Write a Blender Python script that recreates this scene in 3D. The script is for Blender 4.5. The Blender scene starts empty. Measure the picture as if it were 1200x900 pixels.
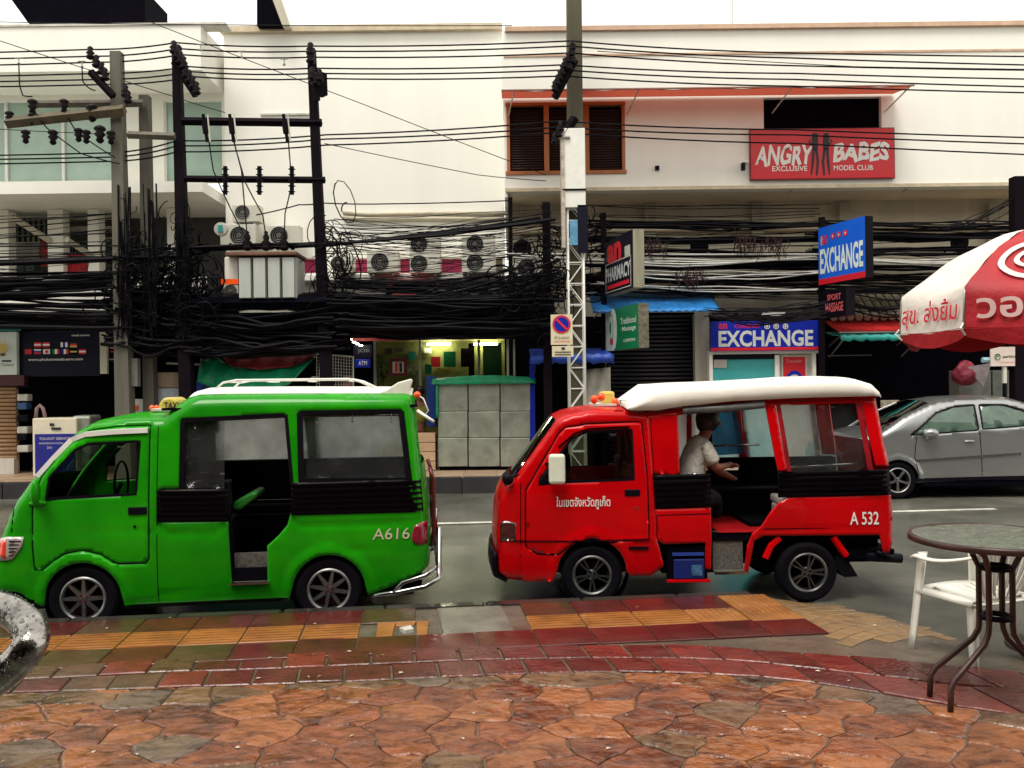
import bpy, math, random
import numpy as np
from mathutils import Vector, Matrix
from mathutils.geometry import delaunay_2d_cdt
R = math.radians
rnd = random.Random(7)
sc = bpy.context.scene
COL = sc.collection

# ------------------------------------------------------------------ camera, sky, sun, exposure
PX, RHO, H = 1050.0, 0.012, 1.92
cam = bpy.data.objects.new('camera', bpy.data.cameras.new('camera'))
COL.objects.link(cam)
cam.data.sensor_width = 36.0
cam.data.lens = 36.0 * PX / 1200.0
cam.data.clip_start = 0.05
cam.data.clip_end = 3000
cam.matrix_world = Matrix.Translation((0, 0, H)) @ Matrix.Rotation(R(90), 4, 'X') @ Matrix.Rotation(-RHO, 4, 'Z')
sc.camera = cam
sc.view_settings.view_transform = 'Standard'
sc.view_settings.look = 'None'
sc.view_settings.gamma = 1.0
sc.view_settings.exposure = 0.9
SUN_EL, SUN_AZ = 64, -25        # sun high behind the photographer's left shoulder, veiled by cloud
world = bpy.data.worlds.new('World'); sc.world = world; world.use_nodes = True
nt = world.node_tree
bg = nt.nodes['Background']; bg.inputs['Strength'].default_value = 0.12
sky = nt.nodes.new('ShaderNodeTexSky'); sky.sky_type = 'NISHITA'; sky.sun_disc = False
sky.sun_elevation = R(SUN_EL); sky.sun_rotation = R(180 + SUN_AZ); sky.air_density = 1.5; sky.dust_density = 5
mx = nt.nodes.new('ShaderNodeMix'); mx.data_type = 'RGBA'; mx.inputs[0].default_value = 0.95
mx.inputs[7].default_value = (6.7, 6.55, 5.9, 1)
nt.links.new(sky.outputs[0], mx.inputs[6]); nt.links.new(mx.outputs[2], bg.inputs['Color'])
sun = bpy.data.objects.new('sun', bpy.data.lights.new('sun', 'SUN')); COL.objects.link(sun)
sun.data.energy = 1.5; sun.data.angle = R(25); sun.data.color = (1, .95, .86)
sd = Vector((-math.sin(R(-SUN_AZ)) * math.cos(R(SUN_EL)), -math.cos(R(SUN_AZ)) * math.cos(R(SUN_EL)), math.sin(R(SUN_EL))))
sun.rotation_euler = sd.to_track_quat('Z', 'Y').to_euler()

# ------------------------------------------------------------------ measuring helpers: photograph pixel + distance -> point in the place
CR, SR = math.cos(RHO), math.sin(RHO)
def UV(px, py):
    u, v = px - 600, 450 - py
    return (u * CR + v * SR) / PX, (-u * SR + v * CR) / PX
def W(px, py, Y):
    U, V = UV(px, py); return Vector((U * Y, Y, H + V * Y))
def G(px, py, z=0.0):
    U, V = UV(px, py); t = (z - H) / V
    return (U * t, t)
class Frame:                     # vertical plane through P0 at angle th: pixel -> (along, height)
    def __init__(s, P0, th): s.P0, s.th = P0, th
    def __call__(s, px, py):
        U, V = UV(px, py); c, n = math.cos(s.th), math.sin(s.th)
        q = (U * s.P0[1] - s.P0[0]) / (c - U * n)
        return (q, H + V * (s.P0[1] + q * n))
    def m(s, pts): return [s(*p) for p in pts]

# ------------------------------------------------------------------ object helpers
WL = {}
def tag(o, label=None, cat=None, group=None, kind=None):
    if label: o['label'] = label
    if cat: o['category'] = cat
    if group: o['group'] = group
    if kind: o['kind'] = kind
    return o
def thing(name, loc, label, cat, group=None, rz=0):
    o = bpy.data.objects.new(name, None); COL.objects.link(o)
    o.empty_display_size = .2
    o.location = loc; o.rotation_euler = (0, 0, rz)
    WL[o] = Vector(loc)
    return tag(o, label, cat, group)
def sub(name, parent):
    o = bpy.data.objects.new(name, None); COL.objects.link(o); o.parent = parent; o.empty_display_size = .1
    WL[o] = WL[parent]; return o
def copy_tree(o, parent=None):
    c = o.copy(); COL.objects.link(c)
    if parent: c.parent = parent
    for ch in list(o.children): copy_tree(ch, c)
    WL[c] = WL.get(o, Vector()); return c
class MB:
    def __init__(s): s.v, s.f = [], []
    def add(s, vs, fs):
        n = len(s.v); s.v += [tuple(p) for p in vs]; s.f += [tuple(i + n for i in f) for f in fs]; return s
    def box(s, x0, x1, y0, y1, z0, z1, M=None):
        vs = [Vector((x, y, z)) for z in (z0, z1) for y in (y0, y1) for x in (x0, x1)]
        if M: vs = [M @ p for p in vs]
        return s.add(vs, [(0, 2, 3, 1), (4, 5, 7, 6), (0, 1, 5, 4), (2, 6, 7, 3), (0, 4, 6, 2), (1, 3, 7, 5)])
    def prism(s, poly, y0, y1, M=None):     # poly in (x,z)
        a = sum(poly[i][0] * poly[(i + 1) % len(poly)][1] - poly[(i + 1) % len(poly)][0] * poly[i][1] for i in range(len(poly)))
        if a < 0: poly = poly[::-1]
        n = len(poly); vs = [Vector((p[0], y0, p[1])) for p in poly] + [Vector((p[0], y1, p[1])) for p in poly]
        if M: vs = [M @ p for p in vs]
        return s.add(vs, [tuple(range(n)), tuple(range(2 * n - 1, n - 1, -1))] + [((i + 1) % n, i, i + n, (i + 1) % n + n) for i in range(n)])
    def slab(s, poly, z0, z1, cham=0.0):   # poly in (x,y), optional chamfered top
        a = sum(poly[i][0] * poly[(i + 1) % len(poly)][1] - poly[(i + 1) % len(poly)][0] * poly[i][1] for i in range(len(poly)))
        if a < 0: poly = poly[::-1]
        n = len(poly); cx = sum(p[0] for p in poly) / n; cy = sum(p[1] for p in poly) / n
        def ring(k, z): return [Vector((cx + (p[0] - cx) * k, cy + (p[1] - cy) * k, z)) for p in poly]
        rr = sum(math.hypot(p[0] - cx, p[1] - cy) for p in poly) / n
        rings = [ring(1, z0), ring(1, z1 - cham)] + ([ring(1 - 1.5 * cham / rr, z1)] if cham else [])
        vs = sum(rings, []); fs = [tuple(range(n - 1, -1, -1))]
        for k in range(len(rings) - 1):
            fs += [(k * n + i, k * n + (i + 1) % n, (k + 1) * n + (i + 1) % n, (k + 1) * n + i) for i in range(n)]
        fs.append(tuple((len(rings) - 1) * n + i for i in range(n)))
        return s.add(vs, fs)
    def tube(s, pts, r, n=8, closed=False):
        pts = [Vector(p) for p in pts]; m = len(pts); vs = []; up = None
        for i, p in enumerate(pts):
            if closed: t = pts[(i + 1) % m] - pts[i - 1]
            else: t = pts[min(i + 1, m - 1)] - pts[max(i - 1, 0)]
            if t.length < 1e-9: t = Vector((0, 0, 1))
            t.normalize()
            if up is None: up = Vector((0, 0, 1)) if abs(t.z) < .9 else Vector((1, 0, 0))
            a = up - t * up.dot(t)
            if a.length < 1e-4: a = t.orthogonal()
            a.normalize(); up = a; b = t.cross(a)
            rr = r[i] if isinstance(r, (list, tuple)) else r
            vs += [p + (a * math.cos(k * 2 * math.pi / n) + b * math.sin(k * 2 * math.pi / n)) * rr for k in range(n)]
        fs = []
        for i in range(m if closed else m - 1):
            j = (i + 1) % m
            fs += [(i * n + k, i * n + (k + 1) % n, j * n + (k + 1) % n, j * n + k) for k in range(n)]
        if not closed: fs += [tuple(range(n - 1, -1, -1)), tuple((m - 1) * n + k for k in range(n))]
        return s.add(vs, fs)
    def lathe(s, prof, c=(0, 0, 0), n=24, axis='Z', M=None, close=False, cap=True):  # prof [(r,h)]
        c = Vector(c); vs = []
        for r, h in prof:
            for k in range(n):
                a = k * 2 * math.pi / n; x, y = r * math.cos(a), r * math.sin(a)
                p = Vector((x, y, h)) if axis == 'Z' else (Vector((x, h, y)) if axis == 'Y' else Vector((h, x, y)))
                vs.append((M @ p if M else p) + c)
        m = len(prof); fl = axis == 'Y'; fs = []
        for i in range(m if close else m - 1):
            j = (i + 1) % m
            for k in range(n):
                q = (i * n + k, i * n + (k + 1) % n, j * n + (k + 1) % n, j * n + k)
                fs.append(q[::-1] if fl else q)
        if not close and cap:
            if prof[0][0] > 1e-6: fs.append(tuple(range(n)) if fl else tuple(range(n - 1, -1, -1)))
            if prof[-1][0] > 1e-6:
                q = tuple((m - 1) * n + k for k in range(n)); fs.append(q[::-1] if fl else q)
        return s.add(vs, fs)
    def ell(s, c, rx, ry, rz, n=12, m=8):
        prof = [(max(1e-7, math.sin(math.pi * i / m)), -math.cos(math.pi * i / m)) for i in range(m + 1)]
        return s.lathe(prof, c, n, 'Z', Matrix.Diagonal((rx, ry, rz)))
    def grid(s, rows):
        n, m = len(rows), len(rows[0])
        return s.add([p for r in rows for p in r], [(i * m + j, i * m + j + 1, (i + 1) * m + j + 1, (i + 1) * m + j) for i in range(n - 1) for j in range(m - 1)])
    def build(s, name, mat, parent=None, smooth=False, bevel=0, local=False, solid=0, subs=0):
        off = Vector() if (local or parent is None) else WL[parent]
        me = bpy.data.meshes.new(name)
        me.from_pydata([(p[0] - off[0], p[1] - off[1], p[2] - off[2]) for p in s.v], [], s.f)
        me.materials.append(mat)
        if smooth: me.shade_smooth()
        me.update()
        o = bpy.data.objects.new(name, me); COL.objects.link(o)
        WL[o] = WL[parent] if parent else Vector()
        if parent: o.parent = parent
        if solid:
            md = o.modifiers.new('s', 'SOLIDIFY'); md.thickness = abs(solid); md.offset = -1 if solid > 0 else 0
        if bevel:
            md = o.modifiers.new('b', 'BEVEL'); md.width = bevel; md.segments = 2; md.limit_method = 'ANGLE'
        if subs:
            md = o.modifiers.new('u', 'SUBSURF'); md.levels = subs; md.render_levels = subs
        return o
def auto(o, ang=35):
    me = o.data
    try: me.set_sharp_from_angle(angle=R(ang))
    except Exception: pass
    return o
def one(mb, name, mat, label, cat, group=None, kind=None, **k):      # a thing that is one mesh, origin at its base
    xs = [p[0] for p in mb.v]; ys = [p[1] for p in mb.v]; zs = [p[2] for p in mb.v]
    c = Vector(((min(xs) + max(xs)) / 2, (min(ys) + max(ys)) / 2, min(zs)))
    mb.v = [(p[0] - c.x, p[1] - c.y, p[2] - c.z) for p in mb.v]
    o = mb.build(name, mat, None, **k); o.location = c; WL[o] = c
    return tag(o, label, cat, group, kind)
def pbox(mb, x0, y0, x1, y1, Y, dep):      # box whose front face at distance Y covers a photo rectangle
    cx, cy = (x0 + x1) / 2, (y0 + y1) / 2
    X0, X1 = W(x0, cy, Y).x, W(x1, cy, Y).x; Z1, Z0 = W(cx, y0, Y).z, W(cx, y1, Y).z
    return mb.box(X0, X1, Y, Y + dep, Z0, Z1)
def ext(x0, y0, x1, y1, Y):
    cx, cy = (x0 + x1) / 2, (y0 + y1) / 2
    return W(x0, cy, Y).x, W(x1, cy, Y).x, W(cx, y1, Y).z, W(cx, y0, Y).z

# ------------------------------------------------------------------ materials
MATS = {}
def mat(name, col, rough=.6, metal=0., var=.18, scale=6., bump=.15, streak=False, wet=None, coat=0., tint=None, spec=.5, bscale=None, dist=.004):
    if name in MATS: return MATS[name]
    m = bpy.data.materials.new(name); m.use_nodes = True; n = m.node_tree; b = n.nodes['Principled BSDF']
    N, Lk = n.nodes.new, n.links.new
    tc = N('ShaderNodeTexCoord'); mp = N('ShaderNodeMapping'); Lk(tc.outputs['Object'], mp.inputs[0])
    if streak: mp.inputs['Scale'].default_value = (1, 1, .12)
    oi = N('ShaderNodeObjectInfo')
    no = N('ShaderNodeTexNoise'); no.noise_dimensions = '4D'; no.inputs['Scale'].default_value = scale; no.inputs['Detail'].default_value = 6; no.inputs['Roughness'].default_value = .62
    Lk(mp.outputs[0], no.inputs['Vector'])
    mu = N('ShaderNodeMath'); mu.operation = 'MULTIPLY'; mu.inputs[1].default_value = 20; Lk(oi.outputs['Random'], mu.inputs[0]); Lk(mu.outputs[0], no.inputs['W'])
    cr = N('ShaderNodeValToRGB'); cr.color_ramp.elements[0].position = .32; cr.color_ramp.elements[1].position = .68
    lo = tint if tint else tuple(c * (1 - var) for c in col); hi = tuple(min(1, c * (1 + var * .5)) for c in col)
    cr.color_ramp.elements[0].color = (*lo, 1); cr.color_ramp.elements[1].color = (*hi, 1)
    Lk(no.outputs['Fac'], cr.inputs[0]); Lk(cr.outputs[0], b.inputs['Base Color'])
    b.inputs['Metallic'].default_value = metal; b.inputs['Specular IOR Level'].default_value = spec
    b.inputs['Coat Weight'].default_value = coat; b.inputs['Coat Roughness'].default_value = .06
    if wet:
        mr = N('ShaderNodeMapRange'); mr.inputs[1].default_value = .35; mr.inputs[2].default_value = .65
        mr.inputs[3].default_value = wet[0]; mr.inputs[4].default_value = wet[1]
        n3 = N('ShaderNodeTexNoise'); n3.inputs['Scale'].default_value = scale * .4; n3.inputs['Detail'].default_value = 3
        Lk(tc.outputs['Object'], n3.inputs['Vector'])
        Lk(n3.outputs['Fac'], mr.inputs[0]); Lk(mr.outputs[0], b.inputs['Roughness'])
    else: b.inputs['Roughness'].default_value = rough
    if bump:
        n2 = N('ShaderNodeTexNoise'); n2.inputs['Scale'].default_value = bscale or scale * 7; n2.inputs['Detail'].default_value = 5
        Lk(mp.outputs[0], n2.inputs['Vector'])
        bp = N('ShaderNodeBump'); bp.inputs['Strength'].default_value = bump; bp.inputs['Distance'].default_value = dist
        Lk(n2.outputs['Fac'], bp.inputs['Height']); Lk(bp.outputs[0], b.inputs['Normal'])
    MATS[name] = m; return m
def emis(name, col, s):
    m = bpy.data.materials.new(name); m.use_nodes = True; b = m.node_tree.nodes['Principled BSDF']
    b.inputs['Base Color'].default_value = (*col, 1); b.inputs['Emission Color'].default_value = (*col, 1); b.inputs['Emission Strength'].default_value = s
    return m
def glassy(name, tint, refl=1., diff=None, dfac=0., rough=.03, bump=0., bscale=9):
    m = bpy.data.materials.new(name); m.use_nodes = True; n = m.node_tree; n.nodes.clear(); N, Lk = n.nodes.new, n.links.new
    o = N('ShaderNodeOutputMaterial'); t = N('ShaderNodeBsdfTransparent'); t.inputs[0].default_value = (*tint, 1)
    g = N('ShaderNodeBsdfGlossy'); g.inputs['Roughness'].default_value = rough
    base = t
    if diff:
        d = N('ShaderNodeBsdfTranslucent' if ('far' in name or 'awning' in name) else 'ShaderNodeBsdfDiffuse'); d.inputs[0].default_value = (*diff, 1); m1 = N('ShaderNodeMixShader'); m1.inputs[0].default_value = dfac
        Lk(t.outputs[0], m1.inputs[1]); Lk(d.outputs[0], m1.inputs[2]); base = m1
        no = N('ShaderNodeTexNoise'); no.inputs['Scale'].default_value = 4; no.inputs['Detail'].default_value = 5
        mr = N('ShaderNodeMapRange'); mr.inputs[1].default_value = .3; mr.inputs[2].default_value = .7; mr.inputs[3].default_value = dfac * .7; mr.inputs[4].default_value = min(1, dfac * 1.3)
        tc = N('ShaderNodeTexCoord'); Lk(tc.outputs['Object'], no.inputs['Vector']); Lk(no.outputs['Fac'], mr.inputs[0]); Lk(mr.outputs[0], m1.inputs[0])
    f = N('ShaderNodeFresnel'); f.inputs[0].default_value = 1.5; mu = N('ShaderNodeMath'); mu.operation = 'MULTIPLY'; mu.inputs[1].default_value = refl
    Lk(f.outputs[0], mu.inputs[0]); m2 = N('ShaderNodeMixShader'); Lk(mu.outputs[0], m2.inputs[0]); Lk(base.outputs[0], m2.inputs[1]); Lk(g.outputs[0], m2.inputs[2]); Lk(m2.outputs[0], o.inputs[0])
    if bump:
        n2 = N('ShaderNodeTexNoise'); n2.inputs['Scale'].default_value = bscale; n2.inputs['Detail'].default_value = 3; n2.inputs['Distortion'].default_value = 1.5
        tc2 = N('ShaderNodeTexCoord'); Lk(tc2.outputs['Object'], n2.inputs['Vector'])
        bp = N('ShaderNodeBump'); bp.inputs['Strength'].default_value = bump; bp.inputs['Distance'].default_value = .03
        Lk(n2.outputs['Fac'], bp.inputs['Height']); Lk(bp.outputs[0], g.inputs['Normal']); Lk(bp.outputs[0], f.inputs['Normal'])
    MATS[name] = m; return m

CREAM = mat('cream_wall', (.90, .885, .82), .85, var=.05, scale=1.6, bump=.05, streak=True)
CREAM_D = mat('grey_wall', (.52, .48, .38), .85, var=.35, scale=1.5, bump=.1, streak=True)
SOFFIT = mat('soffit', (.8, .7, .54), .85, var=.15, scale=1.2)
WHITE = mat('white_paint', (.8, .79, .74), .45, var=.1, scale=5)
WHITE_D = mat('dirty_white', (.6, .58, .52), .6, var=.3, scale=5, streak=True)
BLACK = mat('black_plastic', (.004, .003, .007), .5, var=.3, scale=9, spec=.1)
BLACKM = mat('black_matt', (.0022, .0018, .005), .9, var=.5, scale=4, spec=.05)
RUBBER = mat('rubber', (.004, .0035, .006), .8, var=.3, scale=20, bump=.3, spec=.08)
CABLE = mat('cable_black', (.003, .0025, .005), .6, var=.2, scale=9, bump=0, spec=.12)
CHROME = mat('chrome', (.36, .36, .36), .12, 1., var=.3, scale=14, bump=.05)
ALU = mat('alloy', (.3, .3, .3), .32, .9, var=.3, scale=14)
STEEL = mat('worn_steel', (.42, .41, .38), .4, .7, var=.3, scale=6)
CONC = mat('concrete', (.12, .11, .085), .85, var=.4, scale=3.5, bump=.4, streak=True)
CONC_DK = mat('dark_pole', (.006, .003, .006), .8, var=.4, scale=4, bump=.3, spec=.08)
BROWN = mat('brown_timber', (.11, .085, .05), .8, var=.4, scale=5, bump=.4)
ORANGE_W = mat('orange_timber', (.42, .13, .035), .5, var=.3, scale=4, bump=.2, streak=True)
SLATD = mat('dark_louvre', (0.025, 0.014, 0.011), .5, var=.3, scale=6)
TEALG = mat('teal_glass', (.36, .5, .43), .12, 0, var=.2, scale=.8, bump=.02, coat=.4)
DARKG = mat('dark_glass', (.02, .025, .03), .06, 0, var=.2, scale=1, bump=0)
RED_P = mat('red_paint', (.56, .0005, .003), .3, var=.12, scale=1.6, bump=.05, coat=.3, tint=(.40, .0003, .002), bscale=2.2, dist=.01, spec=.1)
GREEN_P = mat('green_paint', (.016, .32, .002), .3, var=.12, scale=1.6, bump=.05, coat=.3, tint=(.005, .19, .003), bscale=2.2, dist=.01, spec=.1)
SILVER_P = mat('silver_paint', (.34, .35, .36), .28, .75, var=.05, scale=3, bump=0, coat=.6)
RED_CLOTH = mat('red_canvas', (.42, .002, .010), .6, var=.25, scale=3, bump=.6, bscale=5, dist=.035)
WHITE_CLOTH = mat('white_canvas', (.72, .66, .6), .6, var=.15, scale=3, bump=.6, bscale=5, dist=.035)
GREEN_CL = mat('green_tarp', (.0, .3, .13), .45, var=.35, scale=4, bump=.5, bscale=7, dist=.03)
BLUE_CL = mat('blue_tarp', (.01, .06, .42), .5, var=.3, scale=4, bump=.4, bscale=7, dist=.03)
BLUE_AW = mat('blue_awning', (.01, .17, .5), .55, var=.45, scale=3, bump=.4, bscale=7, dist=.03)
BLUE_S = mat('blue_sign', (.004, .018, .34), .4, var=.06, scale=2, bump=0, spec=.3)
NAVY = mat('navy_sign', (.003, .003, .014), .4, var=.1, scale=2, bump=0, spec=.2)
RED_S = mat('red_sign', (.62, .012, .025), .35, var=.08, scale=2, bump=0)
GREEN_S = mat('green_sign', (.0, .16, .06), .35, var=.1, scale=3, bump=0)
TEAL_S = mat('teal_sign', (.02, .36, .32), .4, var=.12, scale=3, bump=0)
CYAN_P = mat('cyan_panel', (.06, .44, .46), .45, var=.12, scale=2, bump=0, coat=.2)
TXT_W = mat('white_lettering', (.8, .8, .78), .5, var=.05, bump=0)
TXT_K = mat('black_lettering', (.01, .01, .02), .5, var=.05, bump=0)
TXT_R = mat('red_lettering', (.65, .01, .03), .5, var=.05, bump=0)
YELLOW = mat('yellow_plastic', (0.64, 0.496, 0.096), .35, var=.1, scale=9, bump=0)
ORANGE = mat('orange_lens', (.85, .09, .01), .2, var=.1, scale=9, bump=0)
LENS_R = mat('red_lens', (.22, .004, .02), .12, var=.1, scale=9, bump=0, coat=.6)
MAROON = mat('maroon_pipe', (.12, .012, .02), .3, .3, var=.3, scale=9)
SEAT_G = mat('grey_seat', (.4, .42, .38), .6, var=.2, scale=8)
PINK = mat('pink_wall', (.55, .05, .16), .8, var=.2, scale=3)
TAN = mat('tan_wall', (.5, .33, .2), .7, var=.2, scale=3)
BEIGE = mat('beige_pipe', (.55, .5, .38), .6, var=.2, scale=4)
ROOFT = mat('grey_roof_tile', (.3, .28, .22), .85, var=.4, scale=6, bump=.3)
GALV = mat('galvanised_panel', (.42, .45, .38), .38, .55, var=.35, scale=3, bump=.2)
KCOP = mat('skin', (.3, .12, .07), .55, var=.1, scale=9, bump=.05)
HAIR = mat('hair', (.008, .006, .008), .5, var=.3, scale=30, bump=.4)
SHIRT = mat('white_shirt', (.5, .47, .42), .85, var=.2, scale=6, bump=.9, bscale=7, dist=.05)
GLASS = glassy('window_glass', (.5, .56, .52), .6)
GLASS_D = glassy('tinted_glass', (.22, .28, .25), 1.6)
SHEET = glassy('plastic_sheet', (.72, .76, .76), .8, (.25, .27, .27), .07, .08, .8, 5)
FARSHEET = glassy('far_plastic_sheet', (.6, .62, .62), .6, (.62, .63, .6), .55, .2, .5, 5)
LAMPON = emis('lit_tube', (1, .95, .75), 22)

# ------------------------------------------------------------------ lettering
def lettering(s, w, h, c, m, parent, ax=(1, 0, 0), up=(0, 0, 1), local=False, name='lettering', shear=0, depth=.002, bold=0.0, curve=None):
    cu = bpy.data.curves.new('t', 'FONT'); cu.body = s; cu.extrude = 0; cu.offset = bold; cu.resolution_u = 3
    o = bpy.data.objects.new('t', cu); COL.objects.link(o)
    dg = bpy.context.evaluated_depsgraph_get(); me = bpy.data.meshes.new_from_object(o.evaluated_get(dg))
    bpy.data.objects.remove(o)
    vs = [v.co.copy() for v in me.vertices]; fs = [tuple(p.vertices) for p in me.polygons]
    bpy.data.meshes.remove(me)
    if not vs: return None
    x0, x1 = min(v.x for v in vs), max(v.x for v in vs); y0, y1 = min(v.y for v in vs), max(v.y for v in vs)
    ax, up, c = Vector(ax), Vector(up), Vector(c); nrm = ax.cross(up)
    mb = MB()
    def pos(v):
        a = ((v.x - x0) / (x1 - x0) - .5) * w; b = ((v.y - y0) / (y1 - y0) - .5) * h
        a += shear * b
        if curve: b += curve(a)
        return c + ax * a + up * b + nrm * depth
    mb.add([pos(v) for v in vs], fs)
    return mb.build(name, m, parent, local=local)
def ptext(s, x0, y0, x1, y1, Y, m, parent, **k):
    X0, X1, Z0, Z1 = ext(x0, y0, x1, y1, Y)
    return lettering(s, X1 - X0, Z1 - Z0, ((X0 + X1) / 2, Y, (Z0 + Z1) / 2), m, parent, **k)

# ------------------------------------------------------------------ assumed cafe front behind the camera, unseen, added to block low sky
CAFE = mat('cafe_wall', (.16, .13, .1), .8, var=.3, scale=1.5, streak=True)
cf = thing('added_cafe_front', (0, -3, .2), 'unseen cafe front with dark windows, added behind the camera to block low sky', 'building')
MB().box(-22, 22, -3.4, -3.0, .2, 9.5).build('front_wall', CAFE, cf)
MB().box(-22, 22, -3.0, -1.9, 3.3, 3.42).build('canopy', mat('cafe_canopy', (.1, .03, .02), .7), cf)
for k in range(-7, 8):
    MB().box(k * 2.9 - 1.2, k * 2.9 + 1.2, -3.0, -2.96, .3, 2.9).build('shop_window', BLACK, cf)
    for zz in (4.2, 6.9): MB().box(k * 2.9 - .8, k * 2.9 + .8, -3.0, -2.97, zz, zz + 1.5).build('window', BLACK, cf)

# ------------------------------------------------------------------ ground, road, pavements
ASPH = mat('wet_asphalt', (.17, .165, .135), .5, tint=(.035, .034, .03), scale=.55, bump=.3, wet=(.05, .30), bscale=90, dist=.005, spec=.6)
MORTAR = mat('wet_mortar', (.12, .095, .07), .6, var=.5, scale=2.2, bump=.35, wet=(.12, .5), bscale=40)
PAINTW = mat('road_paint', (0.63, 0.621, 0.558), .6, var=.35, scale=6, bump=.3, wet=(.25, .6))
KERBM = mat('kerb_concrete', (.035, .03, .026), .7, var=.5, scale=3, bump=.4, wet=(.15, .5))
KERB_DK = mat('dark_kerb', (.02, .018, .02), .6, var=.4, scale=3, bump=.4)
FARPAVE = mat('tan_paving', (0.315, 0.21, 0.135), .5, var=.3, scale=2, bump=.3, wet=(.25, .6))
def cleft(m, amt=1.0):
    n = m.node_tree; N, Lk = n.nodes.new, n.links.new; b = n.nodes['Principled BSDF']
    tc = N('ShaderNodeTexCoord'); r = N('ShaderNodeTexNoise'); r.noise_type = 'RIDGED_MULTIFRACTAL'; r.inputs['Scale'].default_value = 5.5; r.inputs['Detail'].default_value = 4; r.inputs['Distortion'].default_value = .9
    mp = N('ShaderNodeMapping'); mp.inputs['Scale'].default_value = (.75, 1.3, 1); mp.inputs['Rotation'].default_value = (0, 0, .35); Lk(tc.outputs['Object'], mp.inputs[0]); Lk(mp.outputs[0], r.inputs['Vector'])
    bp = N('ShaderNodeBump'); bp.inputs['Strength'].default_value = .85 * amt; bp.inputs['Distance'].default_value = .014; Lk(r.outputs['Fac'], bp.inputs['Height'])
    old = b.inputs['Normal'].links[0].from_node; Lk(bp.outputs[0], old.inputs['Normal'])
    st = N('ShaderNodeTexNoise'); st.inputs['Scale'].default_value = 7; st.inputs['Detail'].default_value = 7; st.inputs['Roughness'].default_value = .7; st.inputs['Distortion'].default_value = 1.2; Lk(mp.outputs[0], st.inputs['Vector'])
    cr = N('ShaderNodeValToRGB'); cr.color_ramp.elements[0].position = .36; cr.color_ramp.elements[0].color = (.22, .12, .12, 1); cr.color_ramp.elements[1].position = .5; cr.color_ramp.elements[1].color = (1, 1, 1, 1)
    e = cr.color_ramp.elements.new(.72); e.color = (1.25, 1.2, 1.1, 1)
    Lk(st.outputs['Fac'], cr.inputs[0]); mxx = N('ShaderNodeMix'); mxx.data_type = 'RGBA'; mxx.blend_type = 'MULTIPLY'; mxx.inputs[0].default_value = .85 * amt
    src = b.inputs['Base Color'].links[0].from_socket; Lk(src, mxx.inputs[6]); Lk(cr.outputs[0], mxx.inputs[7]); Lk(mxx.outputs[2], b.inputs['Base Color'])
STONE = [mat('stone_orange', (.29, .10, .034), .5, tint=(.14, .05, .02), scale=3.6, bump=1.0, wet=(.13, .5), bscale=7, dist=.05),
         mat('stone_rust', (.24, .072, .026), .5, tint=(.08, .028, .016), scale=3.6, bump=1.0, wet=(.12, .48), bscale=8, dist=.05),
         mat('stone_olive', (.17, .088, .042), .5, tint=(.08, .045, .025), scale=3.6, bump=.9, wet=(.13, .5), bscale=7, dist=.045),
         mat('stone_grey', (.15, .098, .066), .5, tint=(.08, .055, .04), scale=3.6, bump=.6, wet=(.10, .45), bscale=7, dist=.04)]
for _m in STONE: cleft(_m)
BRICK = [mat('brick_maroon', (.12, .026, .02), .5, tint=(.06, .015, .013), scale=4, bump=.6, wet=(.1, .42), bscale=30, dist=.01),
         mat('brick_red', (.19, .032, .022), .5, tint=(.11, .022, .018), scale=4, bump=.6, wet=(.1, .42), bscale=30, dist=.01),
         mat('brick_brown', (.12, .058, .034), .5, tint=(.07, .036, .022), scale=4, bump=.6, wet=(.1, .42), bscale=30, dist=.01)]
for _m in BRICK: cleft(_m, .55)
TILE_R = mat('tile_maroon', (.105, .020, .016), .5, tint=(.05, .012, .011), scale=2.5, bump=.25, wet=(.08, .36), bscale=30)
TILE_B = mat('tile_brown', (.09, .048, .026), .5, tint=(.05, .026, .015), scale=2.5, bump=.25, wet=(.08, .36), bscale=30)
TILE_Y = mat('tile_yellow', (.33, .13, .034), .5, tint=(.2, .08, .024), scale=5, bump=.25, wet=(.15, .45), bscale=30)
PAVER_T = mat('paver_tan', (.25, .15, .065), .5, tint=(.17, .105, .05), scale=3, bump=.4, wet=(.2, .5), bscale=30)

for _m in (TILE_R, TILE_B, MORTAR, PAVER_T): cleft(_m, .4)
def rect(x0, x1, y0, y1): return [(x0, y0), (x1, y0), (x1, y1), (x0, y1)]
ground = MB().slab(rect(-900, 900, -400, 1200), -.3, -.06).build('ground', CONC); tag(ground, kind='structure')
road = MB()
nx, ny = 60, 24
road.grid([[(-60 + 120 * i / nx, 1 + 15.2 * j / ny, -.001 + .006 * math.sin(i * .7) * math.sin(j * .9)) for i in range(nx + 1)] for j in range(ny + 1)])
road = road.build('road', ASPH, smooth=True); tag(road, kind='structure')

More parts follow.
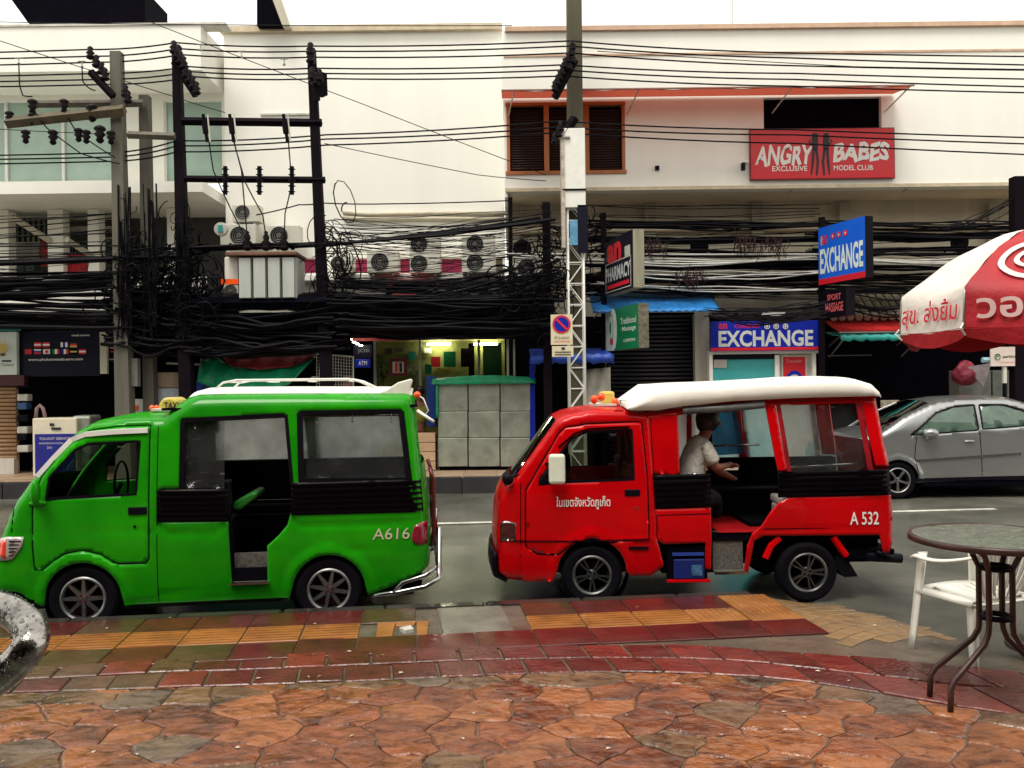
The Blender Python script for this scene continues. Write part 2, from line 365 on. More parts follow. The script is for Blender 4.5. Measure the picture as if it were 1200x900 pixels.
K0, TH = Vector((0, 7.12)), math.atan(.115)
ka = Vector((math.cos(TH), math.sin(TH))); kn = Vector((math.sin(TH), -math.cos(TH)))
def KP(s, d): p = K0 + ka * s + kn * d; return (p.x, p.y)
def SD(x, y): v = Vector((x, y)) - K0; return (v.dot(ka), v.dot(kn))
outer = [G(px, py, .08) for px, py in [(872, 698), (930, 700), (990, 707), (1040, 717), (1082, 731), (1130, 744), (1200, 754), (1300, 762), (1700, 775)]]
outer = [KP(1.93, 0)] + outer[1:]
def dpoly(x, y):
    b = 9
    for (ax, ay), (bx, by) in zip(outer, outer[1:]):
        dx, dy = bx - ax, by - ay; t = max(0, min(1, ((x - ax) * dx + (y - ay) * dy) / (dx * dx + dy * dy)))
        b = min(b, math.hypot(x - ax - dx * t, y - ay - dy * t))
    return b
def zf(x, y):
    s, d = SD(x, y); k = max(0, min(1, (s - 1.9) / .5))
    return .2 - .15 * k * (1 - min(1, dpoly(x, y) / 1.1)) ** 1.5
def cdt(outerp, holes=(), step=.1, extra=()):
    def dens(P):
        o = []
        for a, b in zip(P, P[1:] + P[:1]):
            n = max(1, int(math.hypot(b[0] - a[0], b[1] - a[1]) / step + .5))
            o += [(a[0] + (b[0] - a[0]) * i / n, a[1] + (b[1] - a[1]) * i / n) for i in range(n)]
        return o
    rings = [dens(list(P)) for P in [outerp] + list(holes)]
    pts, ed = [], []
    for r in rings:
        n = len(pts); pts += r; ed += [(n + i, n + (i + 1) % len(r)) for i in range(len(r))]
    B = np.array(pts); seg = [(B[a], B[b]) for a, b in ed]
    xs = np.arange(B[:, 0].min() + step / 2, B[:, 0].max(), step); zs = np.arange(B[:, 1].min() + step / 2, B[:, 1].max(), step)
    g = np.array([(x + (step / 2 if j % 2 else 0), z) for j, z in enumerate(zs) for x in xs]) if len(xs) and len(zs) else np.zeros((0, 2))
    def inside(Q):
        c = np.zeros(len(Q), bool)
        for r in rings:
            rr = np.array(r); a = rr; b = np.roll(rr, -1, 0)
            for (x1, y1), (x2, y2) in zip(a, b):
                if y1 == y2: continue
                m = ((y1 > Q[:, 1]) != (y2 > Q[:, 1])) & (Q[:, 0] < (x2 - x1) * (Q[:, 1] - y1) / (y2 - y1) + x1)
                c ^= m
        return c
    if len(g):
        g = g[inside(g)]
        if len(g):
            dm = np.full(len(g), 9.)
            for a, b in seg:
                v = b - a; t = np.clip(((g - a) @ v) / max(1e-12, v @ v), 0, 1); dm = np.minimum(dm, np.hypot(*(g - a - t[:, None] * v).T))
            g = g[dm > step * .45]
    allp = [Vector(p) for p in pts] + [Vector(p) for p in g]
    vo, _, fo, *_ = delaunay_2d_cdt(allp, ed, [], 0, 1e-6)
    V = np.array([tuple(v) for v in vo]); Fc = np.array([f for f in fo if len(f) == 3])
    cen = V[Fc].mean(1); Fc = Fc[inside(cen)]
    return V, Fc
# the near pavement: mortar bed first, then every stone set into it
bed_poly = [KP(-10, .1), KP(1.93, .1)] + [(x, y) for x, y in outer[1:]] + [(7, outer[-1][1]), (7, 1.5), (-9, 1.5)]
V, Fc = cdt(bed_poly, step=.22)
bed = MB(); bed.add([(x, y, zf(x, y) - .014) for x, y in V], [tuple(f) for f in Fc])
n0 = len(bed.v)
edge = [(x, y, zf(x, y) - .014) for x, y in [KP(-10, .1), KP(1.93, .1)] + outer[1:]]
bed.grid([edge, [(x, y, -.05) for x, y, z in edge]])
pave = bed.build('pavement', MORTAR); tag(pave, kind='structure')
WL[pave] = Vector()
s = -9.6
while s < 1.9:
    L = .78; e = min(s + L, 1.93)
    MB().slab([KP(s + .006, 0), KP(e - .006, 0), KP(e - .006, .115), KP(s + .006, .115)], -.04, .203, .012).build('kerb_stone', KERBM, pave)
    s += L
ot = outer[1:6]
# square tiles in three rows along the kerb, laid on the kerb's own grid
T = .4
def tilemesh(name, m, kind):
    mb = MB(); h = T / 2 - .005
    mb.slab(rect(-h, h, -h, h), -.03, 0, .004)
    if kind == 'bars':
        for k in range(6):
            y = -h + .035 + k * (2 * h - .07) / 5; mb.slab(rect(-h + .012, h - .012, y - .012, y + .012), -.002, .005, .003)
    if kind == 'dots':
        for i in range(8):
            for j in range(8):
                x, y = -h + .03 + i * (2 * h - .06) / 7, -h + .03 + j * (2 * h - .06) / 7
                mb.lathe([(.014, 0), (.011, .004), (0, .005)], (x, y, 0), 6)
    o = mb.build(name, m, pave); return o
protos = {}
def put_tile(kind, m, s, d, z=.2):
    key = (kind, m.name)
    if key not in protos: o = protos[key] = tilemesh({'flat': 'tile', 'bars': 'ribbed_tile', 'dots': 'studded_tile'}[kind], m, kind)
    else: o = protos[key].copy(); COL.objects.link(o); o.parent = pave
    x, y = KP(s, d); o.location = (x, y, z + rnd.uniform(-.002, .002)); o.rotation_euler = (rnd.gauss(0, .003), rnd.gauss(0, .003), TH)
for i in range(-18, 5):
    s = i * T + .2 + .02
    for r in range(3):
        d = .12 + T * (r + .5) * .93
        if -.62 < s < -.1 and r < 2: continue              # the grey patched concrete
        if -1.05 < s < -.7 and r == 1: continue             # the broken tile
        if s > 2.2: continue
        if r == 1: put_tile('dots' if s > 1.2 else 'bars', TILE_Y, s, d)
        elif s > 1.6 and r == 0: put_tile('dots', TILE_Y, s, d)
        else: put_tile('flat', TILE_R if (s > -1.9 or rnd.random() < .25) and rnd.random() < .93 else TILE_B, s, d)
# broken ribbed tile with a hole where shards are missing
for a, b, c0, c1 in [(-1.06, -.93, .5, .86), (-.78, -.69, .5, .86), (-.93, -.78, .5, .6)]:
    MB().slab([KP(a, c0), KP(b, c0), KP(b - .02, c1), KP(a, c1)], .17, .2, .004).build('tile', TILE_Y, pave)
MB().slab([KP(-.9, .7), KP(-.82, .66), KP(-.8, .74), KP(-.86, .78)], .18, .215, .004).build('tile_shard', WHITE_D, pave)
GREYC = mat('patched_concrete', (.16, .145, .12), .5, var=.4, scale=4, bump=.3, wet=(.12, .4), bscale=40)
MB().slab([KP(-.62, .13), KP(-.12, .13), KP(-.1, .87), KP(-.6, .85)], .15, .198, .006).build('concrete_patch', GREYC, pave)
# two courses of square red bricks that follow the curve of the driveway
def curve_sd(px):
    q = sorted(SD(*G(x, y, .2)) for x, y in px)
    xs = [a for a, b in q]; ys = [b for a, b in q]
    return lambda s: float(np.interp(s, xs, ys)) if s > xs[0] else ys[0] + (xs[0] - s) * .0
dT = curve_sd([(0, 784), (200, 771), (400, 763), (527, 758), (667, 755), (800, 754), (867, 759), (967, 766), (1033, 770), (1100, 777), (1200, 787)])
dB = curve_sd([(0, 811), (187, 805), (400, 798), (533, 792), (687, 786), (800, 788), (900, 793), (967, 801), (1033, 812), (1100, 824), (1200, 838)])
nb = 0
for row in range(2):
    s = -6.2 + (.13 if row else 0)
    while s < 3.6:
        L = .27 * rnd.uniform(.96, 1.04); q = []
        f0, f1 = (0.0, .5) if row == 0 else (.5, 1)
        g = .008
        for ss, f in ((s + g, f0), (s + L - g, f0), (s + L - g, f1), (s + g, f1)):
            a, b = dT(ss), dB(ss); dd = a + (b - a) * f + (g if f == f0 else -g); q.append(KP(ss + .03 * f, dd))
        cx, cy = q[0][0], q[0][1]; z = zf(cx, cy)
        far = s > 2.55 and rnd.random() < .45
        m = GREYC if far else (BRICK[2] if s < -2.4 and rnd.random() < .6 else BRICK[0 if rnd.random() < (.5 if row == 0 else .7) else 1])
        b_ = MB().slab(q, z - .05, z + rnd.uniform(-.004, .003), .006).build('brick', m, pave)
        s += L
# narrow soldier course above the bricks on the right, then tan pavers on the ramp
xs = [1.95 + .17 * k for k in range(9)]
def inpoly(p, P):
    c = False
    for (x1, y1), (x2, y2) in zip(P, P[1:] + P[:1]):
        if (y1 > p[1]) != (y2 > p[1]) and p[0] < (x2 - x1) * (p[1] - y1) / (y2 - y1) + x1: c = not c
    return c
tan = [KP(2.03, .03)] + [(x, y) for x, y in ot] + [G(1070, 744, .15), G(1020, 755, .18), G(975, 757, .2), KP(2.05, 1.2)]
R45 = Matrix.Rotation(TH + R(38), 2)
for i in range(-16, 17):
    for j in range(-16, 17):
        c = Vector((2.4, 6.8)) + R45 @ Vector((i * .19 + (.095 if j % 2 else 0), j * .125))
        if not inpoly((c.x, c.y), tan) or dpoly(c.x, c.y) < .05: continue
        q = [c + R45 @ Vector((a * .09, b * .057)) for a, b in ((-1, -1), (1, -1), (1, 1), (-1, 1))]
        mb = MB().slab([(p.x, p.y) for p in q], -.05, 0, .004)
        mb.v = [(x, y, z + zf(x, y) - .003) for x, y, z in mb.v]
        mb.build('paver', PAVER_T, pave)
# irregular stamped flagstones (Voronoi cells, each its own stone)
def voronoi(pts, box):
    out = []
    for i, p in enumerate(pts):
        P = [(box[0], box[2]), (box[1], box[2]), (box[1], box[3]), (box[0], box[3])]
        near = sorted((q for j, q in enumerate(pts) if j != i), key=lambda q: (q[0] - p[0]) ** 2 + (q[1] - p[1]) ** 2)[:18]
        for q in near:
            mx_, my_ = (p[0] + q[0]) / 2, (p[1] + q[1]) / 2; dx, dy = q[0] - p[0], q[1] - p[1]
            f = lambda a: (a[0] - mx_) * dx + (a[1] - my_) * dy
            N = []
            for a, b in zip(P, P[1:] + P[:1]):
                fa, fb = f(a), f(b)
                if fa <= 0: N.append(a)
                if (fa < 0 < fb) or (fb < 0 < fa): t = fa / (fa - fb); N.append((a[0] + (b[0] - a[0]) * t, a[1] + (b[1] - a[1]) * t))
            P = N
            if len(P) < 3: break
        if len(P) > 2: out.append(P)
    return out
seeds = []
for j in range(10):
    for i in range(27):
        seeds.append((-4.2 + .31 * (i + (j % 2) * .5) + rnd.uniform(-.11, .11), 3.25 + .25 * j + rnd.uniform(-.085, .085)))
for P in voronoi(seeds, (-4.3, 4.3, 3.1, 5.8)):
    # cut by the brick band
    N = []
    f = lambda a: (dB(SD(*a)[0]) + .01) - SD(*a)[1]
    for a, b in zip(P, P[1:] + P[:1]):
        fa, fb = f(a), f(b)
        if fa <= 0: N.append(a)
        if (fa < 0 < fb) or (fb < 0 < fa): t = fa / (fa - fb); N.append((a[0] + (b[0] - a[0]) * t, a[1] + (b[1] - a[1]) * t))
    if len(N) < 3: continue
    ar = abs(sum(N[i][0] * N[(i + 1) % len(N)][1] - N[(i + 1) % len(N)][0] * N[i][1] for i in range(len(N)))) / 2
    if ar < .006: continue
    cx = sum(p[0] for p in N) / len(N); cy = sum(p[1] for p in N) / len(N); rr = math.sqrt(ar / 3.14)
    # wobble the edges so that no joint is ruler straight
    Q = []
    for a, b in zip(N, N[1:] + N[:1]):
        L = math.hypot(b[0] - a[0], b[1] - a[1]); k = max(1, int(L / .07))
        for t in range(k):
            x, y = a[0] + (b[0] - a[0]) * t / k, a[1] + (b[1] - a[1]) * t / k
            w = .012 * math.sin(x * 23 + y * 31) + .008 * math.sin(x * 57 - y * 41)
            x += w; y += .012 * math.sin(x * 37 - y * 19)
            kk = 1 - .005 / rr; Q.append((cx + (x - cx) * kk, cy + (y - cy) * kk))
    nearband = SD(cx, cy)[1] - dB(SD(cx, cy)[0]) < .22
    u = rnd.random()
    m = STONE[3] if (nearband and u < .18) or u < .02 else STONE[2] if (nearband and u < .5) or u < .09 else STONE[1] if u < .5 else STONE[0]
    h = rnd.uniform(-.003, .003)
    MB().slab(Q, .15, .2 + h, .008).build('flagstone', m, pave)
    rr
# far pavement and its dark kerb
farp = MB().slab(rect(-30, 30, 15.93, 22), -.04, .27).build('far_pavement', FARPAVE); tag(farp, kind='structure'); WL[farp] = Vector()
for i in range(-17, 18):
    MB().slab(rect(i * .9 + .01, i * .9 + .89, 15.78, 15.925), -.04, .29, .015).build('kerb_stone', KERB_DK, farp)
slab0 = MB().slab(rect(-.295, .295, -.295, .295), -.01, .012, .003).build('paving_slab', FARPAVE, farp); slab0.location = (-10.2, 16.25, .27)
for j in range(2):
    for i in range(36):
        if i == j == 0: continue
        o = slab0.copy(); COL.objects.link(o); o.parent = farp; o.location = (-10.2 + .6 * i, 16.25 + .6 * j, .27 + rnd.uniform(-.003, .002))
# lane dashes
for a, b in [((500, 614.6), (583, 612.6)), ((1046, 600.2), (1166, 597.0)), ((1280, 593.5), (1420, 590)), ((250, 621), (340, 618.5))]:
    (xa, ya), (xb, yb) = G(*a), G(*b)
    o = MB().slab([(xa, ya - .06), (xb, yb - .06), (xb, yb + .06), (xa, ya + .06)], .008, .0125).build('lane_marking', PAINTW, road)
lit = MB()
for k in range(60):
    x, y = rnd.uniform(-3.2, 3.2), rnd.uniform(4.1, 6.9)
    if SD(x, y)[1] < .1: continue
    z = zf(x, y) + .004; a = rnd.uniform(0, 6.28); l_ = rnd.uniform(.006, .02); w_ = l_ * rnd.uniform(.3, .8)
    c_, s_ = math.cos(a), math.sin(a); lit.add([(x + c_ * l_, y + s_ * l_, z), (x - s_ * w_, y + c_ * w_, z + .004), (x - c_ * l_, y - s_ * l_, z), (x + s_ * w_, y - c_ * w_, z + .002)], [(0, 1, 2, 3)])
one(lit, 'litter', mat('litter_scraps', (.5, .42, .3), .6, var=.6, scale=20), 'scattered paper scraps and leaf bits on the wet pavement', 'litter', None, 'stuff')

# ------------------------------------------------------------------ vehicles
def seg_dist(P, line):
    d = np.full(len(P), 9.)
    for a, b in zip(line, line[1:]):
        a, b = np.array(a), np.array(b); v = b - a
        t = np.clip(((P - a) @ v) / max(1e-12, v @ v), 0, 1); d = np.minimum(d, np.hypot(*(P - a - t[:, None] * v).T))
    return d
class Shell:
    """Body skin of a vehicle: side panels with holes, rounded into a cross skin that runs over nose, roof and tail."""
    def __init__(s, contour, hw, r=.06, belt=1.05, tumble=.08, arches=(), flare=.025, creases=(), emboss=()):
        s.c, s.hw, s.r, s.belt, s.tumble, s.arches, s.flare, s.creases, s.emboss = contour, hw, r, belt, tumble, arches, flare, creases, emboss
    def off(s, P):          # inward offset of the side skin
        P = np.asarray(P, float); o = np.zeros(len(P))
        o += s.tumble * np.maximum(0, (P[:, 1] - s.belt) / .8) ** 1.3 + .2 * np.maximum(0, (s.belt * .72 - P[:, 1])) ** 2
        d = seg_dist(P, s.c); k = np.clip(1 - d / s.r, 0, 1); o += s.r * (1 - np.sqrt(1 - k * k)) * .9
        for (x, z, ra) in s.arches:
            q = np.hypot(P[:, 0] - x, P[:, 1] - z) - ra
            o -= s.flare * np.where(q < .05, 1.0, np.exp(-((q - .05) / .016) ** 2)) * (q > -.05)
        for line, w, dep in s.creases:
            o += dep * np.exp(-(seg_dist(P, line) / w) ** 2)
        return o
    def side(s, name, poly, holes, m, root, far=True, step=.03, out=0., thick=.02, near=True):
        V, Fc = cdt(poly, holes, step); o = s.off(V); y = s.hw - o + out; res = []
        for sg in ([-1] if near else []) + ([1] if far else []):
            mb = MB(); P3 = [(V[i][0], sg * y[i], V[i][1]) for i in range(len(V))]
            a, b, c = (np.array(P3[k]) for k in Fc[0]); nn = np.cross(b - a, c - a)[1]
            mb.add(P3, [tuple(int(i) for i in (f if nn * sg > 0 else f[::-1])) for f in Fc])
            ob = mb.build(name, m, root, smooth=True, local=True, solid=thick); res.append(ob)
        return res[0]
    def cross(s, name, line, m, root, bulge=.03, ny=14, dens=.05, inset=0., thick=.0, lift=None):
        P = []
        for a, b in zip(line, line[1:]):
            n = max(1, int(math.hypot(b[0] - a[0], b[1] - a[1]) / dens))
            P += [(a[0] + (b[0] - a[0]) * i / n, a[1] + (b[1] - a[1]) * i / n) for i in range(n)]
        P.append(line[-1]); o = s.off(P); rows = []
        for i, p in enumerate(P):
            q0, q1 = P[max(0, i - 1)], P[min(len(P) - 1, i + 1)]; t = Vector((q1[0] - q0[0], q1[1] - q0[1])).normalized(); nx_, nz_ = -t.y, t.x
            ye = s.hw - o[i] - inset; row = []
            for k in range(ny + 1):
                u = -1 + 2 * k / ny; u = math.copysign(abs(u) ** .75, u); bb = bulge * (1 - u * u) - inset * .3
                row.append((p[0] + nx_ * bb, u * ye, p[1] + nz_ * bb))
            rows.append(row)
        return MB().grid(rows).build(name, m, root, smooth=True, local=True, solid=thick)
    def strip(s, name, line, w, m, root, out=.004, far=False, closed=False, r=None):      # trim strip or seam lying on the skin
        P = []
        L = line + [line[0]] if closed else line
        for a, b in zip(L, L[1:]):
            n = max(1, int(math.hypot(b[0] - a[0], b[1] - a[1]) / .04)); P += [(a[0] + (b[0] - a[0]) * i / n, a[1] + (b[1] - a[1]) * i / n) for i in range(n)]
        P.append(L[-1]); o = s.off(P)
        for sg in (1, -1) if far else (-1,):
            mb = MB()
            if r: mb.tube([(p[0], sg * (s.hw - o[i] + out), p[1]) for i, p in enumerate(P)], r, 6)
            else:
                rows = [[], [], [], []]
                for i, p in enumerate(P):
                    q0, q1 = P[max(0, i - 1)], P[min(len(P) - 1, i + 1)]; t = Vector((q1[0] - q0[0], q1[1] - q0[1])).normalized(); n = (-t.y, t.x)
                    for k, (a, e) in enumerate(((-.5, -.004), (-.45, out), (.45, out), (.5, -.004))):
                        rows[k].append((p[0] + n[0] * w * a, sg * (s.hw - o[i] + e), p[1] + n[1] * w * a))
                mb.grid(rows)
            ob = mb.build(name, m, root, smooth=False, local=True)
        return ob
def arc(cx, cz, r, a0, a1, n=14):
    return [(cx + r * math.cos(R(a0 + (a1 - a0) * i / n)), cz + r * math.sin(R(a0 + (a1 - a0) * i / n))) for i in range(n + 1)]
def make_wheel(root, x, y, z, rad, rim, width, style, rim_m, turn=0, face=-1):
    wh = sub('wheel', root); wh.location = (x, y, z)
    if face > 0: wh.rotation_euler = (0, 0, math.pi)
    h = width / 2
    prof = [(rim, -h + .01), (rim + .02, -h), (rad - .03, -h), (rad - .008, -h + .02), (rad, -h + .035), (rad - .006, -h * .35), (rad - .012, -h * .33), (rad - .012, -h * .27), (rad, -h * .25), (rad, h * .25), (rad - .012, h * .27), (rad - .012, h * .33), (rad - .006, h * .35), (rad, h - .035), (rad - .008, h - .02), (rad - .03, h), (rim + .02, h), (rim, h - .01)]
    auto(MB().lathe(prof, (0, 0, 0), 40, 'Y', close=True).build('tyre', RUBBER, wh, smooth=True, local=True), 30)
    mb = MB().lathe([(rim + .004, -h + .004), (rim - .006, -h - .002), (rim - .018, -h + .006), (rim - .022, -h + .05), (rim - .03, h * .5)], (0, 0, 0), 36, 'Y', cap=False)
    mb.lathe([(.0001, -h + .012), (.03, -h + .013), (.045, -h + .022), (.05, h * .3)], (0, 0, 0), 20, 'Y', cap=False)
    if style == 'star': ns, w0, w1 = 8, .020, .036
    elif style == 'multi': ns, w0, w1 = 10, .012, .014
    else: ns, w0, w1 = 5, .026, .04
    for k in range(ns):
        a = turn + k * 2 * math.pi / ns
        if style == 'multi': a = turn + (k // 2) * 2 * math.pi / 5 + (.16 if k % 2 else -.16)
        Mx = Matrix.Rotation(a, 4, 'Y')
        ws = (w0, w1) if style != 'star' else (w1, w0)
        vs = []
        for yy, sc_ in ((-h + .014, 1.), (-h + .045, 1.15)):
            vs += [Mx @ Vector((.03, yy, -ws[0] * sc_ / 2)), Mx @ Vector((.03, yy, ws[0] * sc_ / 2)), Mx @ Vector((rim - .016, yy, ws[1] * sc_ / 2)), Mx @ Vector((rim - .016, yy, -ws[1] * sc_ / 2))]
        mb.add(vs, [(0, 1, 2, 3), (7, 6, 5, 4), (0, 4, 5, 1), (1, 5, 6, 2), (2, 6, 7, 3), (3, 7, 4, 0)])
    auto(mb.build('rim', rim_m, wh, smooth=True, local=True), 30)
    mb = MB().lathe([(rim - .03, h * .0), (.02, h * .02)], (0, 0, 0), 24, 'Y')
    for k in range(4):
        a = k * math.pi / 2 + .5; mb.lathe([(.009, -h + .006), (.009, -h + .02)], (.03 * math.cos(a), 0, .03 * math.sin(a)), 8, 'Y')
    mb.build('brake_drum', BLACKM if style != 'star' else MAROON, wh, local=True)
    return wh
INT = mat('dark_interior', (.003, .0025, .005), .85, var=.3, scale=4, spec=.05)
VINYL = mat('black_vinyl', (.004, .0035, .006), .4, var=.3, scale=8, bump=.3, spec=.15)
GREENSEAT = mat('green_vinyl', (.01, .16, .01), .4, var=.2, scale=4)
SLATB = mat('black_lacquer', (.003, .0015, .003), .35, var=.3, scale=8, bump=.1, spec=.08)

# ---- green van --------------------------------------------------
g0 = UV(97, 743); gt = -H / g0[1]; ga = (g0[0] * gt, gt)
g1 = UV(386, 731); gu = -H / g1[1]; gb = (g1[0] * gu, gu)
thg = math.atan2(gb[1] - ga[1], gb[0] - ga[0]); FG = Frame(ga, thg)
hw = .69
cg, sg_ = math.cos(thg), math.sin(thg)
gv = thing('taxi_van', (ga[0] - sg_ * hw, ga[1] + cg * hw, 0), 'bright green open-sided passenger van numbered A616 with white roof rack', 'van', rz=thg)
WL[gv] = Vector()
m_ = FG.m
cont = m_([(14, 706), (-8, 702), (-14, 690), (-14, 664), (-9, 645), (-2, 622), (6, 604), (14, 588), (27, 569), (40, 553), (67, 523), (84, 506), (100, 497), (133, 490.5), (165, 488), (187, 487), (200, 477), (215, 466), (228, 462.5), (260, 461.5), (340, 461), (420, 461), (474, 461), (483, 463), (486, 470), (489, 500), (494, 545), (498, 575), (501, 600), (503, 640), (502, 667)])
wf, wr = (FG(97, 743)[0], .27), (FG(386, 731)[0], .27)
A1 = arc(wf[0], wf[1] + .0, .29, 4, 176); A2 = arc(wr[0], wr[1] + .0, .29, 4, 176)
bot = m_([(455, 690), (431, 699)]) + A2[1:-1] + m_([(338, 704), (250, 708), (145, 714)]) + A1[1:-1] + m_([(50, 712)])
sil = cont + bot
sg = Shell(cont, hw, .125, FG(200, 590)[1], .07, [(wf[0], wf[1], .29), (wr[0], wr[1], .29)], .018,
           creases=[(m_([(14, 628), (100, 625), (183, 622)]), .009, .011), (m_([(186, 650), (266, 648)]), .008, .011), (m_([(315, 645), (400, 645), (500, 640)]), .008, .011),
                    (m_([(185, 697), (270, 696), (338, 693)]), .008, .013), (m_([(14, 600), (13, 700)]), .006, .011),
                    (m_([(186, 613), (196, 626), (250, 626), (263, 615)]), .014, .014), (m_([(341, 607), (352, 617), (425, 615), (498, 610)]), .014, .014),
                    (m_([(147, 707), (338, 699)]), .006, .011), (m_([(88, 499), (135, 496), (176, 494)]), .006, .004)])
door = m_([(38, 590), (47, 559), (70, 528.5), (88, 511.5), (103, 504.5), (135, 500), (174, 498.5), (174.5, 655), (171, 660), (141, 661), (133, 660), (118, 650), (97, 645), (76, 649), (62, 658), (50, 668), (40, 668), (38, 640)])
win = m_([(54, 586), (57, 560), (86, 528), (101, 521), (162, 517.5), (159, 579), (69, 584)])
hole1 = m_([(211, 492), (333, 486), (341, 565), (341, 600), (337, 615), (326, 628), (313, 640), (313, 686), (271, 687), (267, 611), (186, 612), (186, 573), (211, 573)])
hole2 = m_([(349, 483), (471, 481), (481, 565), (351, 566)])
def shrink(P, k):
    cx = sum(p[0] for p in P) / len(P); cy = sum(p[1] for p in P) / len(P)
    return [(cx + (p[0] - cx) * k, cy + (p[1] - cy) * k) for p in P]
sg.side('side_panel', sil, [door, hole1, hole2], GREEN_P, gv, thick=.025)
dd = []
for q in [sg.side('door', shrink(door, .993), [win], GREEN_P, gv, thick=.02)]:
    dnear = q
sg.strip('window_seal', win, .02, BLACK, gv, out=.003, far=True, closed=True)
sg.side('window_pane', shrink(win, 1.01), [], GLASS, gv, out=-.012, thick=0, step=.08)
sg.strip('visor', m_([(41, 559), (60, 537), (80, 516), (97, 509.5), (130, 506.5), (172, 504.5)]), .042, WHITE, dnear, out=.02)
MB().box(*[v for v in (FG(143, 0)[0], FG(165, 0)[0])], -hw - .012, -hw + .01, FG(150, 603)[1], FG(150, 594.5)[1]).build('door_handle', BLACK, dnear, local=True, bevel=.006)
MB().lathe([(.012, -.004), (.012, .004)], (FG(158, 617)[0], -hw, FG(158, 617)[1]), 10, 'Y').build('keyhole', BLACK, dnear, local=True)
sg.strip('door_seam', door, .009, BLACKM, gv, out=.0015, far=True, closed=True)
for q in ([(183.5, 500), (184, 706)], [(13, 592), (12.5, 702)], [(14, 627.5), (100, 625), (183, 622)], [(186, 650), (266, 648)], [(315, 645.5), (345, 645)], [(430, 642.5), (500, 640)]): sg.strip('seam_crease_line', m_(q), .007, BLACKM, gv, out=.0012, far=False)  # thin black lines along panel seams, also darkening the body creases
# black slatted belt panels
def belt(shell, F, x0, y0, x1, y1, x2, y2, x3, y3, root, n=6):
    shell.side('belt_panel', F.m([(x0, y0), (x1, y1), (x2, y2), (x3, y3)]), [], SLATB, root, out=.003, thick=.012, step=.08)
    for k in range(n):
        t = (k + .5) / n
        a = F(x0 + (x3 - x0) * t, y0 + (y3 - y0) * t); b = F(x1 + (x2 - x1) * t, y1 + (y2 - y1) * t)
        shell.strip('belt_slat', [a, b], .022, SLATB, root, out=.013, far=True)
belt(sg, FG, 184, 574, 267, 573, 267, 611, 184, 611.5, gv)
belt(sg, FG, 341, 566, 493.5, 561.5, 496.5, 600, 341, 604, gv)
# cross skins
i_ws0 = cont.index(FG(14, 588)); i_ws1 = cont.index(FG(84, 506)); i_r = cont.index(FG(187, 487)); i_r2 = cont.index(FG(215, 466)); i_e = cont.index(FG(483, 463))
sg.cross('nose', cont[:i_ws0 + 1], GREEN_P, gv, .07)
sg.cross('windscreen', cont[i_ws0:i_ws1 + 1], GLASS_D, gv, .05, inset=.06)
sg.cross('windscreen_frame', [cont[i_ws0 - 1], cont[i_ws0], cont[i_ws0 + 1]], BLACK, gv, .052, inset=.02)
sg.cross('cab_roof', cont[i_ws1:i_r2 + 1], GREEN_P, gv, .03)
ROOFW = mat('white_roof', (.78, .76, .68), .55, var=.18, scale=3, bump=.2)
sg.cross('roof', cont[i_r2:i_e + 1], ROOFW, gv, .055, ny=20)
rear = cont[i_e:]
sg.cross('tailgate', rear[3:], GREEN_P, gv, .03)
sg.cross('tailgate_frame', rear[:2], GREEN_P, gv, .03)
sg.cross('rear_window', rear[1:5], GLASS_D, gv, .028, inset=.09)
# windshield pillars are the side panel; interior
fl = .46
xi0, xi1 = FG(187, 600)[0], FG(498, 600)[0]; xn = FG(-10, 600)[0]
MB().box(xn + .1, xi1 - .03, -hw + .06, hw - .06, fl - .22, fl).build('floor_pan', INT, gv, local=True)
MB().box(FG(16, 0)[0] + .1, wf[0] - .05, -hw + .08, hw - .08, fl, .82).box(xn + .17, wf[0] - .3, -hw + .08, hw - .08, .5, .95).build('dashboard', BLACK, gv, local=True, bevel=.03)
for y in (-.35, .35):
    xs_ = FG(130, 0)[0]
    MB().box(xs_ - .2, xs_ + .25, y - .22, y + .22, .62, .8).box(xs_ + .2, xs_ + .34, y - .2, y + .2, .75, 1.28).box(xs_ + .22, xs_ + .31, y - .11, y + .11, 1.27, 1.45).build('seat', VINYL, gv, local=True, bevel=.04)
MB().lathe([(.19, -.012), (.2, 0), (.19, .012), (.18, 0)], (FG(88, 0)[0], .3, 1.08), 24, 'X', close=True).tube([(FG(88, 0)[0], .3, 1.08), (FG(70, 0)[0], .3, .85)], .02).build('steering_wheel', BLACK, gv, local=True, smooth=True)
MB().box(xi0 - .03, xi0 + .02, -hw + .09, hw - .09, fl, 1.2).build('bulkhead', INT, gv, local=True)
for sgn, x0 in ((1, xi0 + .1), (-1, FG(345, 0)[0]), (-1, xi0 + .08)):
    x1 = xi1 - .1 if (sgn == 1 or x0 > FG(300, 0)[0]) else FG(262, 0)[0]
    ys = sorted((sgn * (hw - .1), sgn * (hw - .42)))
    MB().box(x0, x1, ys[0], ys[1], .78, .86).box(x0, x1, ys[0] + (.05 if sgn < 0 else -.0), ys[1] - (.0 if sgn < 0 else .05), fl, .78).build('bench', VINYL, gv, local=True, bevel=.02)
    yb = sorted((sgn * (hw - .07), sgn * (hw - .13)))
    MB().box(x0, x1, yb[0], yb[1], .86, 1.18 if sgn < 0 else 1.24).build('backrest', VINYL, gv, local=True, bevel=.02)
MB().prism(FG.m([(266, 601), (268, 592), (290, 580), (297, 580), (297, 586), (276, 602)]), -.5, -.1).build('jump_seat', GREENSEAT, gv, local=True, bevel=.03)
a, b = FG(272, 684), FG(312, 650)
MB().box(a[0], b[0], -hw + .1, -hw + .13, a[1], b[1]).box(a[0], b[0], -hw + .02, -hw + .3, a[1] - .02, a[1] + .004).build('step', mat('chequer_plate', (.16, .155, .14), .5, .4, var=.6, scale=40, bump=.6, bscale=90), gv, local=True)
